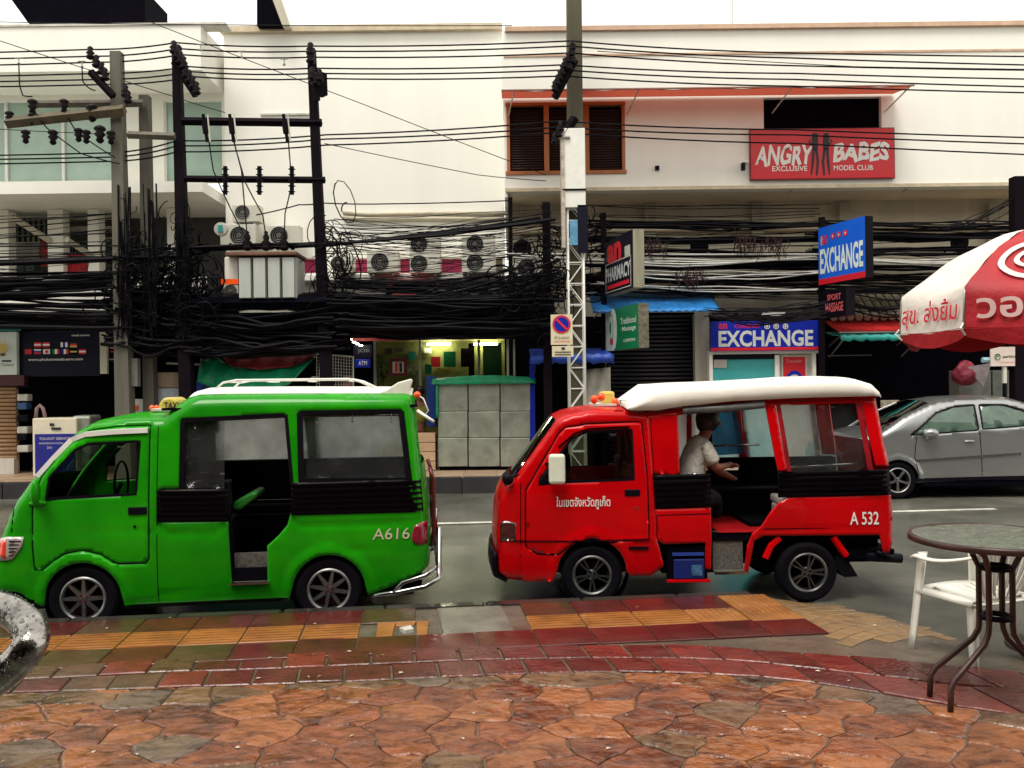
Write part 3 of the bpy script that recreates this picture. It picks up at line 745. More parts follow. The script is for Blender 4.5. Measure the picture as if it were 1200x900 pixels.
MB().box(a[0] - .02, b[0] + .02, -hw - .012, -hw + .03, a[1] - .012, a[1] + .004).build('step_trim', CHROME, gv, local=True, bevel=.003)
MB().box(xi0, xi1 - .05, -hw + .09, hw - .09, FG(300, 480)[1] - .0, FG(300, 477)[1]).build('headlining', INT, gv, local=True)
# plastic weather sheets and the roller tubes over the openings
def sheet(shell, F, P, m, root, out=-.04, side='near', fold=.006):
    V, Fc = cdt(F.m(P), (), .05); o = shell.off(V); sgn = -1 if side == 'near' else 1
    mb = MB(); mb.add([(v[0], sgn * (shell.hw - o[i] + out + fold * math.sin(v[0] * 31 + 2 * math.sin(v[1] * 9))), v[1]) for i, v in enumerate(V)], [tuple(int(k) for k in f) for f in Fc])
    return mb.build('weather_sheet', m, root, smooth=True, local=True)
sheet(sg, FG, [(349, 483), (471, 481), (481, 565), (351, 566)], SHEET, gv)
sheet(sg, FG, [(213, 492), (260, 489), (262, 573), (213, 573)], SHEET, gv)
sheet(sg, FG, [(211, 490), (333, 484), (341, 565), (211, 573)], FARSHEET, gv, side='far', out=-.03)
sheet(sg, FG, [(349, 483), (471, 481), (481, 565), (351, 566)], FARSHEET, gv, side='far', out=-.03)
for x0, y0, x1, y1, w in ((350, 484, 353, 566, .05), (470, 482, 480, 566, .05), (349, 484, 471, 482, .035), (351, 564, 480, 563, .05), (212, 492, 212, 573, .04), (211, 493, 333, 487, .04), (334, 486, 342, 566, .03)):
    sg.strip('sheet_hem', [FG(x0, y0), FG(x1, y1)], w, VINYL, gv, out=-.018 + .02, far=True)
for xx, yy in ((370, 486), (412, 484), (458, 484), (225, 492)):
    p = FG(xx, yy); MB().tube([(p[0], -hw + .1, p[1]), (p[0], -hw + .09, p[1] - .06)], .004, 6).ell((p[0], -hw + .09, p[1] - .07), .009, .009, .012).build('snap_hook', CHROME, gv, local=True)
MB().tube([(xi0 + .2, -.35, FG(300, 490)[1]), (xi1 - .2, -.35, FG(300, 490)[1])], .012).build('grab_rail', CHROME, gv, local=True, smooth=True)
# roof rack, spoiler, roof sign, antenna lamp
zr = FG(300, 461)[1] + .045
mb = MB()
for y in (-.36, .36):
    mb.tube([(FG(238, 0)[0], y, zr), (FG(246, 0)[0], y, zr + .045), (FG(262, 0)[0], y, zr + .065), (FG(400, 0)[0], y, zr + .065), (FG(413, 0)[0], y, zr + .045), (FG(430, 0)[0], y, zr - .01)], .009)
for x in (250, 300, 350, 400): mb.tube([(FG(x, 0)[0], -.36, zr + .05), (FG(x, 0)[0], .36, zr + .05)], .006)
mb.build('roof_rack', WHITE, gv, local=True, smooth=True)
sp = FG.m([(433, 463), (452, 457), (466, 448), (482, 443.5), (484, 446), (480, 458), (484, 464)])
MB().prism(sp, -.5, .5).build('spoiler', ROOFW, gv, local=True, bevel=.01)
c = FG(180, 482)
MB().box(c[0] - .13, c[0] + .1, -.3, .2, c[1] - .015, c[1] + .012).build('sign_base', WHITE_D, gv, local=True, bevel=.006)
rs = MB().prism(FG.m([(168, 484), (169, 475), (174, 467.5), (184, 466), (191, 470), (195, 484)]), -.28, .1).build('roof_sign', YELLOW, gv, local=True, bevel=.02)
for i, xx in enumerate((150, 156, 200)):
    p = FG(xx, 481); MB().ell((p[0] + .02, -.1, p[1]), .025, .025, .03).build('roof_lamp', ORANGE, gv, local=True, smooth=True)
a, b = FG(176, 482), FG(194, 471); lettering('TAXI', b[0] - a[0], .055, ((a[0] + b[0]) / 2, -.285, (a[1] + b[1]) / 2), TXT_K, rs, local=True, bold=.02)
sg_l = FG(-1, 0)[0]
# lamps, mirror, bumper bars, mud strip
sg.side('headlight', m_([(-12, 658), (-10, 634), (8, 629), (28, 629), (26, 640), (14, 656)]), [], mat('lamp_glass', (.55, .5, .5), .15, .2, var=.3, scale=30, bump=.2, coat=1), gv, out=.012, thick=.03)
sg.side('indicator', m_([(-2, 652), (-1, 633), (7, 632), (7, 655)]), [], mat('orange_glass', (.8, .05, .02), .15, var=.1, coat=1), gv, out=.018, thick=.03)
for k in range(5): sg.strip('lamp_rib', [FG(11, 634 + k * 4.2), FG(25 - k * 2, 634 + k * 4)], .008, BLACK, gv, out=.016)
sg.side('tail_light', m_([(484, 636), (482, 628), (486, 616), (496, 611.5), (501, 612), (501.5, 638), (492, 639.5)]), [], LENS_R, gv, out=.008, thick=.02)
p = FG(47, 575)
MB().ell((p[0] + .0, -hw - .09, p[1]), .035, .05, .10, 14, 10).build('mirror', GREEN_P, gv, local=True, smooth=True)
MB().tube([(p[0] + .02, -hw - .06, p[1] - .09), (p[0] - .04, -hw + .02, p[1] - .1)], .014).ell((p[0] - .02, -hw, p[1] - .1), .07, .02, .022).build('mirror_arm', GREEN_P, gv, local=True, smooth=True)
sg.strip('sill_trim', m_([(145, 712.5), (240, 708), (338, 703.5)]), .03, CHROME, gv, out=.015, far=True)
MB().box(FG(60, 0)[0], xi1 - .1, -hw + .06, hw - .06, .2, .3).build('underbody', BLACKM, gv, local=True)
mb = MB()
for sgn in (-1, 1):
    y = sgn * (hw + .03)
    mb.tube([(FG(430, 0)[0], y, FG(430, 697)[1]), (FG(455, 0)[0], y, FG(455, 694)[1]), (FG(490, 0)[0], y, FG(490, 687)[1]), (FG(506, 0)[0], y - sgn * .03, FG(506, 678)[1]), (FG(507, 0)[0], y - sgn * .12, FG(507, 668)[1]), (FG(508, 0)[0], y - sgn * .14, FG(508, 620)[1])], .02, 10)
    mb.tube([(FG(452, 0)[0], y, FG(452, 694)[1]), (FG(464, 0)[0], y, FG(464, 682)[1]), (FG(490, 0)[0], y, FG(490, 674)[1]), (FG(504, 0)[0], y - sgn * .03, FG(504, 664)[1])], .018, 10)
mb.tube([(FG(507, 0)[0], -hw + .1, FG(507, 672)[1]), (FG(507, 0)[0], hw - .1, FG(507, 672)[1])], .02, 10)
mb.build('rear_bar', CHROME, gv, local=True, smooth=True)
mb = MB()
xg = FG(505, 600)[0]
for y in (-.5, -.36, .36, .5): mb.tube([(xg, y, FG(505, 645)[1]), (xg + .03, y, FG(505, 630)[1]), (xg + .03, y, FG(505, 565)[1]), (xg, y, FG(505, 552)[1])], .016, 8)
for z in (570, 600, 630): mb.tube([(xg + .03, -.5, FG(505, z)[1]), (xg + .03, .5, FG(505, z)[1])], .014, 8)
mb.build('rear_guard', MAROON, gv, local=True, smooth=True)
p = FG(489, 463)
mb = MB().ell((p[0] + .0, -hw + .1, p[1]), .03, .03, .03)
mb.build('marker_lamp', ORANGE, gv, local=True, smooth=True)
MB().tube([(p[0], -hw + .1, p[1]), (p[0] + .05, -hw + .08, p[1] - .03), (p[0] + .09, -hw + .06, p[1] - .13), (p[0] + .06, -hw + .1, p[1] - .17)], .006).tube([(p[0] + .0, -hw + .1, p[1] - .13), (p[0] + .13, -hw + .02, p[1] - .22)], .014).build('lamp_stalk', WHITE, gv, local=True, smooth=True)
a, b = FG(437, 634), FG(480, 616.5)
lettering('A616', b[0] - a[0], b[1] - a[1] - .02, ((a[0] + b[0]) / 2, -hw - .004, (a[1] + b[1]) / 2), mat('cream_lettering', (.62, .55, .4), .5, bump=0), gv, local=True, shear=.08)
for x, s_ in ((wf[0], 0), (wr[0], .2)):
    make_wheel(gv, x, -hw + .09, .27, .27, .172, .16, 'star', ALU, s_)
    make_wheel(gv, x, hw - .09, .27, .27, .172, .16, 'star', ALU, s_, face=1)
    for sgn in (-1, 1): MB().lathe([(.3, 0), (.3, -sgn * .2)], (x, sgn * (hw - .03), .27), 28, 'Y', cap=False).build('wheel_well', BLACKM, gv, local=True, smooth=True)
MB().box(xn + .02, wf[0] - .3, -hw + .04, hw - .04, .2, .34).build('front_apron', BLACKM, gv, local=True)

# ---- red van ----------------------------------------------------
YR = 7.72
FR = Frame((W(694, 675, YR).x, YR), 0.0); hr = .68
rv = thing('taxi_van', (FR.P0[0], YR + hr, 0), 'bright red open-sided passenger van numbered A 532 with white canvas top', 'van')
WL[rv] = Vector()
m_ = FR.m
contr = m_([(612, 683), (592, 681), (583, 674), (582, 650), (581, 628), (583, 600), (586, 584), (592, 572), (601, 563), (652, 493), (664, 487), (680, 483), (703, 480.5), (735, 481), (757, 484), (800, 478.5), (860, 470), (940, 466.5), (1024, 464.5), (1031, 466), (1034, 480), (1040, 520), (1045, 553), (1047, 590), (1047, 630)])
rf, rr_ = FR(694, 675)[0], FR(947, 672)[0]
A1 = arc(rf, .28, .30, 0, 176); A2 = arc(rr_, .28, .335, 62, 118, 6)
sgr = Shell(contr, hr, .055, FR(700, 585)[1], .06, [(rf, .28, .31)], .012,
            creases=[(m_([(600, 633), (690, 634), (768, 632)]), .010, -.008), (m_([(600, 643), (640, 642)]), .009, .006), (m_([(613, 560), (610, 682)]), .006, .006), (m_([(600, 588), (766, 583)]), .008, .004),
                     (m_([(767, 600), (830, 600)]), .008, .006), (m_([(768, 628), (830, 628)]), .01, .007), (m_([(920, 590), (1046, 586)]), .009, .006), (m_([(893, 621), (1040, 618)]), .01, .007), (m_([(1030, 622), (1031, 646)]), .006, .005)])
cabp = contr[:15] + m_([(760, 486), (765, 555), (768, 600), (770, 632), (778, 661), (778, 664), (764, 676), (740, 675.5), (736, 672)]) + A1 + m_([(648, 682)])
doorr = m_([(616, 575), (655, 508), (663, 501), (690, 497), (745, 494.5), (753, 495), (759, 560), (761, 632), (735, 633), (716, 636), (694, 631), (672, 636), (655, 650), (630, 650), (616, 640)])
winr = m_([(632, 566), (634, 560), (671, 514), (688, 506.5), (741, 504), (743, 562)])
sgr.side('cab_side', cabp, [doorr], RED_P, rv, thick=.025)
dn = sgr.side('door', shrink(doorr, .993), [winr], RED_P, rv, thick=.02)
sgr.side('window_pane', shrink(winr, 1.01), [], GLASS, rv, out=-.012, thick=0, step=.08)
sgr.strip('window_seal', winr, .02, BLACK, rv, out=.003, far=True, closed=True)
sgr.strip('door_seam', doorr, .010, BLACKM, rv, out=.0015, closed=True)
for q in ([(601, 633.5), (616, 634)], [(616, 634), (690, 634), (761, 632)], [(610, 566), (610, 681)], [(763, 490), (769, 600), (772, 634)], [(770, 604), (833, 602)], [(895, 620), (1035, 618)]): sgr.strip('seam_crease_line', m_(q), .008, BLACKM, rv, out=.0012)  # black lines on the seams and on the waist crease
sgr.strip('visor', m_([(655, 524), (674, 508), (690, 503), (738, 500.5)]), .02, GLASS_D, dn, out=.015)
sgr.side('quarter_trim', m_([(631, 569), (633, 560), (655, 532), (657, 566)]), [], BLACK, dn, out=.004, thick=.006, far=True)
a, b = FR(732, 581.5), FR(750, 573.5)
MB().box(a[0], b[0], -hr - .008, -hr + .02, a[1], b[1]).build('door_handle', BLACK, dn, local=True, bevel=.008)
a = FR(746, 595.5); MB().lathe([(.012, -.006), (.012, .006)], (a[0], -hr, a[1]), 10, 'Y').build('keyhole', CHROME, dn, local=True)
a, b = FR(737, 644), FR(760, 640.5); MB().box(a[0], b[0], -hr - .004, -hr + .03, a[1], b[1]).build('side_vent', BLACK, rv, local=True)
# body behind the cab
sgr.side('side_panel', m_([(760, 486.5), (796, 480), (797, 556), (764.5, 556)]), [], RED_P, rv)
sgr.side('side_panel', m_([(768, 597), (833, 595), (834, 633), (834, 668), (827, 668), (827, 636), (778, 638), (771, 633)]), [], RED_P, rv)
sgr.side('side_panel', m_([(924, 583), (1046, 580), (1047.5, 600), (1047.5, 628), (1043, 648), (1036, 648), (1031, 627), (895, 628), (884, 634), (878, 672), (873, 672), (876, 640), (882, 625), (893, 616), (903, 600), (912, 590)]), [], RED_P, rv)
sgr.side('pillar', m_([(898, 467.5), (910, 467), (916, 510), (923, 552), (912, 552), (905, 510)]), [], RED_P, rv)
sgr.side('pillar', m_([(1012, 466.5), (1031.5, 466), (1040, 520), (1044.5, 546), (1027, 546), (1020, 510)]), [], RED_P, rv)
sgr.side('roof_rail', m_([(757, 484.3), (796, 478.8), (860, 470.2), (940, 466.7), (1031, 464.8), (1031.8, 470), (940, 473), (870, 476), (797, 486), (758, 492)]), [], RED_P, rv)
belt(sgr, FR, 765, 557, 833, 555, 833, 594, 768, 596, rv)
belt(sgr, FR, 912, 553, 1044, 550, 1046, 580, 912, 583, rv, 5)
i0, i1, i2 = contr.index(FR(592, 572)), contr.index(FR(601, 563)), contr.index(FR(652, 493))
sgr.cross('nose', contr[:i1 + 1], RED_P, rv, .05)
sgr.cross('windscreen', contr[i1:i2 + 1], GLASS_D, rv, .05, inset=.05)
sgr.cross('windscreen_frame', [contr[i1 - 1], contr[i1], contr[i1 + 1]][0:2], BLACK, rv, .052, inset=.0)
i3 = contr.index(FR(757, 484))
sgr.cross('cab_roof', contr[i2:i3 + 1], RED_P, rv, .03)
sgr.cross('tailgate', contr[-4:], RED_P, rv, .02)
sgr.cross('tailgate_frame', contr[-7:-5], RED_P, rv, .02)
# white canvas top: a sewn cover over hoops, with its own edge roll
top = m_([(735, 479), (741, 473), (769, 453.5), (800, 452), (860, 449.5), (930, 445), (985, 443.5), (1006, 444.5), (1024, 450), (1031, 458), (1033, 465)])
bot = m_([(735, 480), (741, 481), (769, 481), (800, 476), (860, 470), (930, 466.5), (985, 465), (1006, 464.5), (1024, 464), (1031, 464.5), (1033, 466)])
rows = []
for (tx, tz), (bx, bz) in zip(top, bot):
    hh = max(.01, tz - bz); r_ = []
    for k in range(9): a = k / 8 * math.pi / 2; r_.append((tx, -hr + .012 + .13 * (1 - math.cos(a) ** .8), bz + hh * math.sin(a) ** .45))
    full = r_ + [(tx, y, tz + .02 * math.cos(y / hr * 1.4) + .004 * math.sin(tx * 9 + y * 7)) for y in (-.45, -.3, -.15, 0, .15, .3, .45)] + [(x, -y, z) for x, y, z in reversed(r_)]
    rows.append(full)
cover = MB().grid(rows).build('canvas_top', mat('white_vinyl', (.82, .79, .72), .5, var=.08, scale=3, bump=.4, bscale=5, dist=.02), rv, smooth=True, local=True, solid=-.01)
sgr.strip('cover_piping', m_([(797, 480), (860, 471), (940, 467.5), (1031, 465.5)]), .018, RED_P, rv, out=.012, far=True)
fl = .5
MB().box(FR(600, 0)[0], FR(765, 0)[0], -hr + .05, hr - .05, .28, fl).box(FR(700, 0)[0] + .25, FR(1040, 0)[0], -hr + .07, hr - .07, FR(860, 622)[1] - .1, FR(860, 622)[1] - .02).build('floor_pan', INT, rv, local=True)
REDTREAD = mat('red_floor', (.42, .01, .015), .3, var=.25, scale=6)
mb = MB(); zf0 = FR(860, 622)[1] - .015
mb.box(FR(836, 0)[0], FR(905, 0)[0], -hr + .06, hr - .4, zf0 - .01, zf0)
tread = mb.build('floor_mat', REDTREAD, rv, local=True)
for k in range(12): MB().box(FR(836, 0)[0] + .01, FR(905, 0)[0] - .01, -hr + .1 + k * .07, -hr + .115 + k * .07, zf0, zf0 + .008).build('tread_rib', REDTREAD, tread, local=True)
MB().box(FR(600, 0)[0] + .03, FR(628, 0)[0], -hr + .08, hr - .08, fl, FR(620, 572)[1]).build('dashboard', BLACK, rv, local=True, bevel=.03)
MB().box(FR(762, 0)[0], FR(766, 0)[0], -hr + .07, hr - .07, fl, 1.0).build('bulkhead', INT, rv, local=True)
for y in (-.33, .33):
    xs_ = FR(712, 0)[0]
    MB().box(xs_ - .18, xs_ + .2, y - .21, y + .21, .6, .8).box(xs_ + .14, xs_ + .26, y - .2, y + .2, .75, 1.22).box(xs_ + .17, xs_ + .24, y - .1, y + .1, 1.2, 1.4).build('seat', mat('red_seat', (.16, .012, .015), .6, var=.2), rv, local=True, bevel=.04)
MB().lathe([(.18, -.012), (.19, 0), (.18, .012), (.17, 0)], (FR(668, 0)[0], .3, 1.05), 24, 'X', close=True).build('steering_wheel', BLACK, rv, local=True, smooth=True)
zb = FR(850, 572)[1]
for sgn, x0, x1 in ((1, FR(772, 0)[0], FR(1030, 0)[0]), (-1, FR(912, 0)[0], FR(1030, 0)[0]), (-1, FR(772, 0)[0], FR(832, 0)[0])):
    ys = sorted((sgn * (hr - .1), sgn * (hr - .44)))
    MB().box(x0, x1, ys[0], ys[1], .83, .9).box(x0, x1, ys[0] + .04, ys[1] - .04, zf0, .83).build('bench', mat('white_bench', (.5, .5, .46), .5, var=.15) if (sgn < 0 and x0 > 1) else VINYL, rv, local=True, bevel=.02)
for z in (0, 1):
    MB().box(FR(772, 0)[0], FR(1030, 0)[0], hr - .13, hr - .08, .9 + z * .16, 1.03 + z * .13).build('backrest', INT, rv, local=True, bevel=.01)
# doorway step with chequered riser
a, b = FR(838, 670), FR(873, 624)
MB().box(a[0], b[0], -hr + .08, -hr + .1, a[1], b[1]).box(a[0], b[0], -hr - .02, -hr + .25, a[1] - .02, a[1]).build('step', mat('chequer_plate', (.16, .155, .14), .5, .4, var=.6, scale=40, bump=.6, bscale=90), rv, local=True)
MB().box(a[0] - .005, b[0] + .01, -hr - .03, -hr - .005, a[1] - .022, a[1] + .004).build('step_trim', CHROME, rv, local=True, bevel=.003)
# plastic sheets, hems and rails
sheet(sgr, FR, [(916, 470), (1012, 470), (1026, 556), (924, 558)], SHEET, rv, fold=.012)
sheet(sgr, FR, [(798, 480), (898, 474), (912, 552), (798, 556)], FARSHEET, rv, side='far')
sheet(sgr, FR, [(912, 470), (1012, 470), (1026, 552), (923, 552)], FARSHEET, rv, side='far')
REDHEM = mat('red_vinyl_hem', (.3, .008, .015), .3, var=.4, scale=9, bump=.5)
for x0, y0, x1, y1, w in ((914, 472, 926, 556, .04), (1009, 472, 1022, 556, .05), (914, 471, 1010, 469.5, .03), (923, 560, 1027, 556, .05)):
    sgr.strip('sheet_hem', [FR(x0, y0), FR(x1, y1)], w, REDHEM, rv, out=-.01, far=True)
a, b = FR(801, 481), FR(897, 474)
MB().tube([(a[0], -hr + .05, a[1]), ((a[0] + b[0]) / 2, -hr + .05, (a[1] + b[1]) / 2 - .01), (b[0], -hr + .05, b[1])], .035, 10).build('rolled_sheet', mat('rolled_plastic', (.1, .1, .1), .2, var=.4, scale=12, bump=.6), rv, smooth=True, local=True)
for nm, pts, y in (('grab_rail', [(800, 561), (818, 556), (824, 556.5), (830, 562), (832, 575), (832, 596)], -hr + .06), ('grab_rail', [(930, 549), (1016, 545)], -hr + .12), ('grab_rail', [(860, 534), (935, 532)], hr - .16)):
    MB().tube([(FR(x, z)[0], y, FR(x, z)[1]) for x, z in pts], .011).build(nm, CHROME, rv, local=True, smooth=True)
# far side posters / coloured sheet seen through the opening
sgr_p = MB()
BLUEP = glassy('blue_print_sheet', (.12, .35, .6), .6, (.05, .22, .5), .7, .2)
V, Fc = cdt(FR.m([(868, 482), (905, 480), (918, 545), (870, 548)]), (), .2); MB().add([(v[0], hr - .09, v[1]) for v in V], [tuple(int(k) for k in f) for f in Fc]).build('printed_sheet', BLUEP, rv, local=True)
for x in (838, 866): 
    a = FR(x, 478); MB().box(a[0], a[0] + .05, hr - .09, hr - .03, 1.0, a[1]).build('far_pillar', RED_P, rv, local=True)
# lamps, mirror, chassis, wheels
sgr.side('headlight', m_([(586, 634), (586, 612), (593, 610), (605, 613), (604, 633)]), [], mat('dark_lamp', (.05, .008, .01), .15, var=.3, coat=1), rv, out=.006, thick=.02)
sgr.cross('bumper', m_([(594, 682), (582, 676), (580, 662), (581, 648)]), BLACK, rv, .06, inset=-.01, thick=-.03)
a = FR(652, 548)
MB().box(a[0] - .07, a[0] + .07, -hr - .13, -hr - .07, a[1] - .13, a[1] + .125).build('mirror', mat('mirror_shell', (.7, .74, .62), .35, var=.1), rv, local=True, bevel=.025)
MB().tube([(a[0] - .05, -hr - .08, a[1] + .05), (a[0] - .09, -hr + .02, a[1] + .03)], .012).tube([(a[0] - .05, -hr - .08, a[1] - .05), (a[0] - .09, -hr + .02, a[1] - .05)], .012).build('mirror_arm', BLACK, rv, local=True, smooth=True)
a = FR(595, 560); MB().ell((a[0], -hr - .02, a[1] - .01), .05, .04, .05).tube([(a[0], -hr, a[1]), (a[0] + .1, -hr + .05, a[1] + .02)], .012).build('corner_mirror', BLACK, rv, local=True, smooth=True)
a = FR(715, 473)
MB().box(a[0] - .11, a[0] + .1, -.3, .3, a[1] - .03, a[1] - .01).build('lamp_bar', WHITE_D, rv, local=True)
rm = MB().box(a[0] - .02, a[0] + .1, -.15, .1, a[1] - .02, a[1] + .1).build('roof_sign', YELLOW, rv, local=True, bevel=.02)
for dx, y, dz in ((-.1, -.28, .03), (-.03, -.25, .05), (.1, -.2, .0)): MB().ell((a[0] + dx, y, a[1] + dz), .035, .035, .04).build('roof_lamp', ORANGE, rv, local=True, smooth=True)
MB().tube([(a[0] + .15, -.3, a[1] - .1), (a[0] + .13, -.3, a[1] + .02), (a[0] + .22, -.3, a[1] + .02), (a[0] + .24, -.3, a[1] - .1)], .008).build('roof_bracket', CHROME, rv, local=True, smooth=True)
MB().box(FR(600, 0)[0], FR(1030, 0)[0], -.42, .42, .3, .42).box(FR(975, 0)[0], FR(1045, 0)[0], -.6, .6, .36, .44).build('chassis', BLACKM, rv, local=True)
MB().box(FR(770, 0)[0], FR(837, 0)[0], -hr + .12, hr - .12, .25, .6).box(FR(880, 0)[0], FR(1035, 0)[0], -hr + .25, hr - .25, .35, .66).build('underbody', BLACKM, rv, local=True)
a, b = FR(786, 679), FR(828, 641)
MB().box(a[0] - .02, b[0] + .01, -hr + .03, -hr + .1, a[1] - .02, b[1]).build('battery_tray', BLACKM, rv, local=True)
MB().box(a[0] - .03, b[0] + .03, -hr, -hr + .03, a[1] - .03, a[1] - .005).build('tray_edge', RED_P, rv, local=True, bevel=.005)
MB().box(a[0] + .03, b[0] - .02, -hr + .005, -hr + .04, a[1], a[1] + .17).build('battery', mat('battery_blue', (.002, .012, .13), .5), rv, local=True, bevel=.008)
MB().box(b[0] - .13, b[0] - .04, -hr + .0, -hr + .03, a[1] + .03, a[1] + .12).build('battery_label', mat('label_blue', (.06, .16, .3), .4, var=.7, scale=30), rv, local=True)
MB().box(a[0] + .02, b[0] - .02, -hr + .01, -hr + .03, a[1] + .2, a[1] + .225).build('battery_strap', mat('strap_blue', (.02, .05, .3), .4), rv, local=True)
for pts, nm in (([(915, 631), (905, 640), (898, 655)], 'brace'), ([(978, 630), (985, 641), (993, 652)], 'brace')):
    MB().tube([(FR(x, z)[0], -hr + .03, FR(x, z)[1]) for x, z in pts], .03, 6).build(nm, RED_P, rv, local=True)
a = FR(996, 666); MB().prism(FR.m([(984, 652), (998, 660), (1008, 677), (992, 678), (980, 664)]), -hr + .05, -hr + .3).build('mudflap', RUBBER, rv, local=True)
MB().tube([(FR(1005, 650)[0], -hr + .15, FR(1005, 650)[1]), (FR(1030, 655)[0], -hr + .1, FR(1030, 655)[1]), (FR(1062, 657)[0], -hr + .1, FR(1062, 657)[1])], [.04, .045, .042], 12).tube([(FR(1030, 648)[0], -hr + .05, FR(1030, 648)[1]), (FR(1050, 656)[0], -hr + .06, FR(1050, 656)[1])], .02).build('rear_bumper', BLACK, rv, local=True, smooth=True)
MB().tube([(FR(1055, 655)[0], -hr + .1, .36), (FR(1055, 655)[0], hr - .1, .36)], .03, 10).build('bumper_bar', BLACK, rv, local=True, smooth=True)
for x, st in ((rf, .3), (rr_, 0)):
    for f_ in (-1, 1): make_wheel(rv, x, f_ * (hr - .085), .262, .262, .168, .16, 'multi', mat('dark_alloy', (.13, .13, .13), .35, .9, var=.2), st, face=1 if f_ > 0 else -1)
for sgn in (-1, 1): MB().lathe([(.32, 0), (.32, -sgn * .2)], (rf, sgn * (hr - .03), .28), 28, 'Y', cap=False).build('wheel_well', BLACKM, rv, local=True, smooth=True)
a, b = FR(652, 595), FR(715, 583.5)
lettering('ในเขตจังหวัดภูเก็ต', b[0] - a[0], .115, ((a[0] + b[0]) / 2, -hr - .004, (a[1] + b[1]) / 2), TXT_W, rv, local=True, shear=0, bold=.01)
a, b = FR(996, 615), FR(1029.5, 599.5)
lettering('A 532', b[0] - a[0], b[1] - a[1], ((a[0] + b[0]) / 2, -hr - .004, (a[1] + b[1]) / 2), TXT_W, rv, local=True, bold=.01)

# ---- silver saloon ----------------------------------------------
YS = 14.35; FS = Frame((W(1046, 561, YS).x, YS), 0.0); hs = .84
cs = thing('saloon_car', (FS.P0[0], YS + hs, 0), 'silver saloon car with chrome side moulding behind the red van', 'car'); WL[cs] = Vector()
m_ = FS.m
contc = m_([(996, 575), (985, 570), (981, 555), (982, 535), (988, 522), (1005, 513), (1036, 505), (1062, 488), (1096, 472.5), (1125, 468), (1160, 466.5), (1195, 467.5), (1222, 476), (1248, 490), (1266, 496), (1480, 499), (1299, 506), (1303, 530), (1300, 556), (1480, 566)])
xf, xr = FS(1046, 0)[0], FS(1233, 0)[0]
A1 = arc(xf, .30, .335, 5, 175); A2 = arc(xr, .30, .335, 5, 175)
silc = contc + m_([(1260, 568)]) + A2 + m_([(1205, 562), (1140, 563), (1074, 566)]) + A1 + m_([(1018, 574)])
sgc = Shell(contc, hs, .12, FS(1100, 507)[1], .26, [(xf, .3, .335), (xr, .3, .335)], .02,
            creases=[(m_([(1064, 517), (1200, 504), (1480, 503)]), .014, -.014), (m_([(1070, 556), (1205, 551)]), .02, -.012), (m_([(1000, 545), (1020, 546)]), .02, .004)])
w1 = m_([(1067, 510), (1080, 500), (1100, 484), (1120, 477), (1146, 474.5), (1147, 504)])
w2 = m_([(1152, 474.5), (1180, 474.5), (1200, 480), (1222, 492), (1224, 497), (1152, 503)])
sgc.side('body_side', silc, [w1, w2], SILVER_P, cs, thick=.02, step=.04)
for w_ in (w1, w2):
    sgc.side('window_pane', shrink(w_, 1.015), [], glassy('car_glass', (.25, .34, .3), 2.2, (.22, .36, .28), .35) if w_ is w1 else MATS['car_glass'], cs, out=-.012, thick=0, step=.1)
    sgc.strip('window_seal', w_, .02, BLACK, cs, closed=True)
sgc.cross('bonnet', contc[:7], SILVER_P, cs, .05)
sgc.cross('windscreen', contc[6:9], GLASS_D, cs, .06, inset=.05)
sgc.cross('roof', contc[8:13], SILVER_P, cs, .04)
sgc.cross('rear_window', contc[12:14], GLASS_D, cs, .05, inset=.05)
sgc.cross('boot', contc[13:], SILVER_P, cs, .04)
sgc.strip('side_moulding', m_([(1074, 540), (1130, 536), (1196, 531.5)]), .035, CHROME, cs, out=.018)
for line in (m_([(1148, 505), (1150, 530), (1152, 558)]), m_([(1074, 512), (1072, 535), (1078, 562)]), m_([(1224, 498), (1222, 520), (1212, 535)])): sgc.strip('door_seam', line, .012, BLACK, cs, out=.003)
for x in (1136, 1212):
    a = FS(x, 517 - (x - 1136) * .05); MB().ell((a[0], -hs - .01, a[1]), .09, .03, .02).build('door_handle', SILVER_P, cs, smooth=True, local=True)
a = FS(1088, 507); MB().ell((a[0], -hs - .08, a[1]), .13, .1, .075).tube([(a[0] - .03, -hs + .02, a[1] - .12), (a[0] - .02, -hs - .05, a[1] - .03)], .03).build('mirror', SILVER_P, cs, smooth=True, local=True)
MB().box(FS(1075, 0)[0], FS(1204, 0)[0], -hs + .05, hs - .05, .2, .34).box(FS(1060, 0)[0], FS(1225, 0)[0], -hs + .12, hs - .12, .3, .86).build('underbody', BLACKM, cs, local=True)
for x in (1120, 1190):
    for y in (-.4, .4): MB().box(FS(x, 0)[0], FS(x, 0)[0] + .2, y - .22, y + .22, .5, 1.2).build('seat', VINYL, cs, local=True, bevel=.05)
sgc.strip('sill_skirt', m_([(1074, 563), (1140, 561), (1205, 559.5)]), .06, BLACK, cs, out=.006)
sgc.side('tail_light', m_([(1480, 505), (1300, 508), (1302, 528), (1288, 524)]), [], LENS_R, cs, out=.005)
sgc.side('headlight', m_([(986, 528), (990, 520), (1012, 517), (1010, 526), (992, 534)]), [], ALU, cs, out=.005)
for x in (xf, xr):
    for f_ in (-1, 1):
        make_wheel(cs, x, f_ * (hs - .1), .3, .3, .2, .19, 'five', ALU, .3, face=1 if f_ > 0 else -1)
        MB().lathe([(.34, 0), (.34, -f_ * .22)], (x, f_ * (hs - .03), .3), 28, 'Y', cap=False).build('wheel_well', BLACKM, cs, local=True, smooth=True)

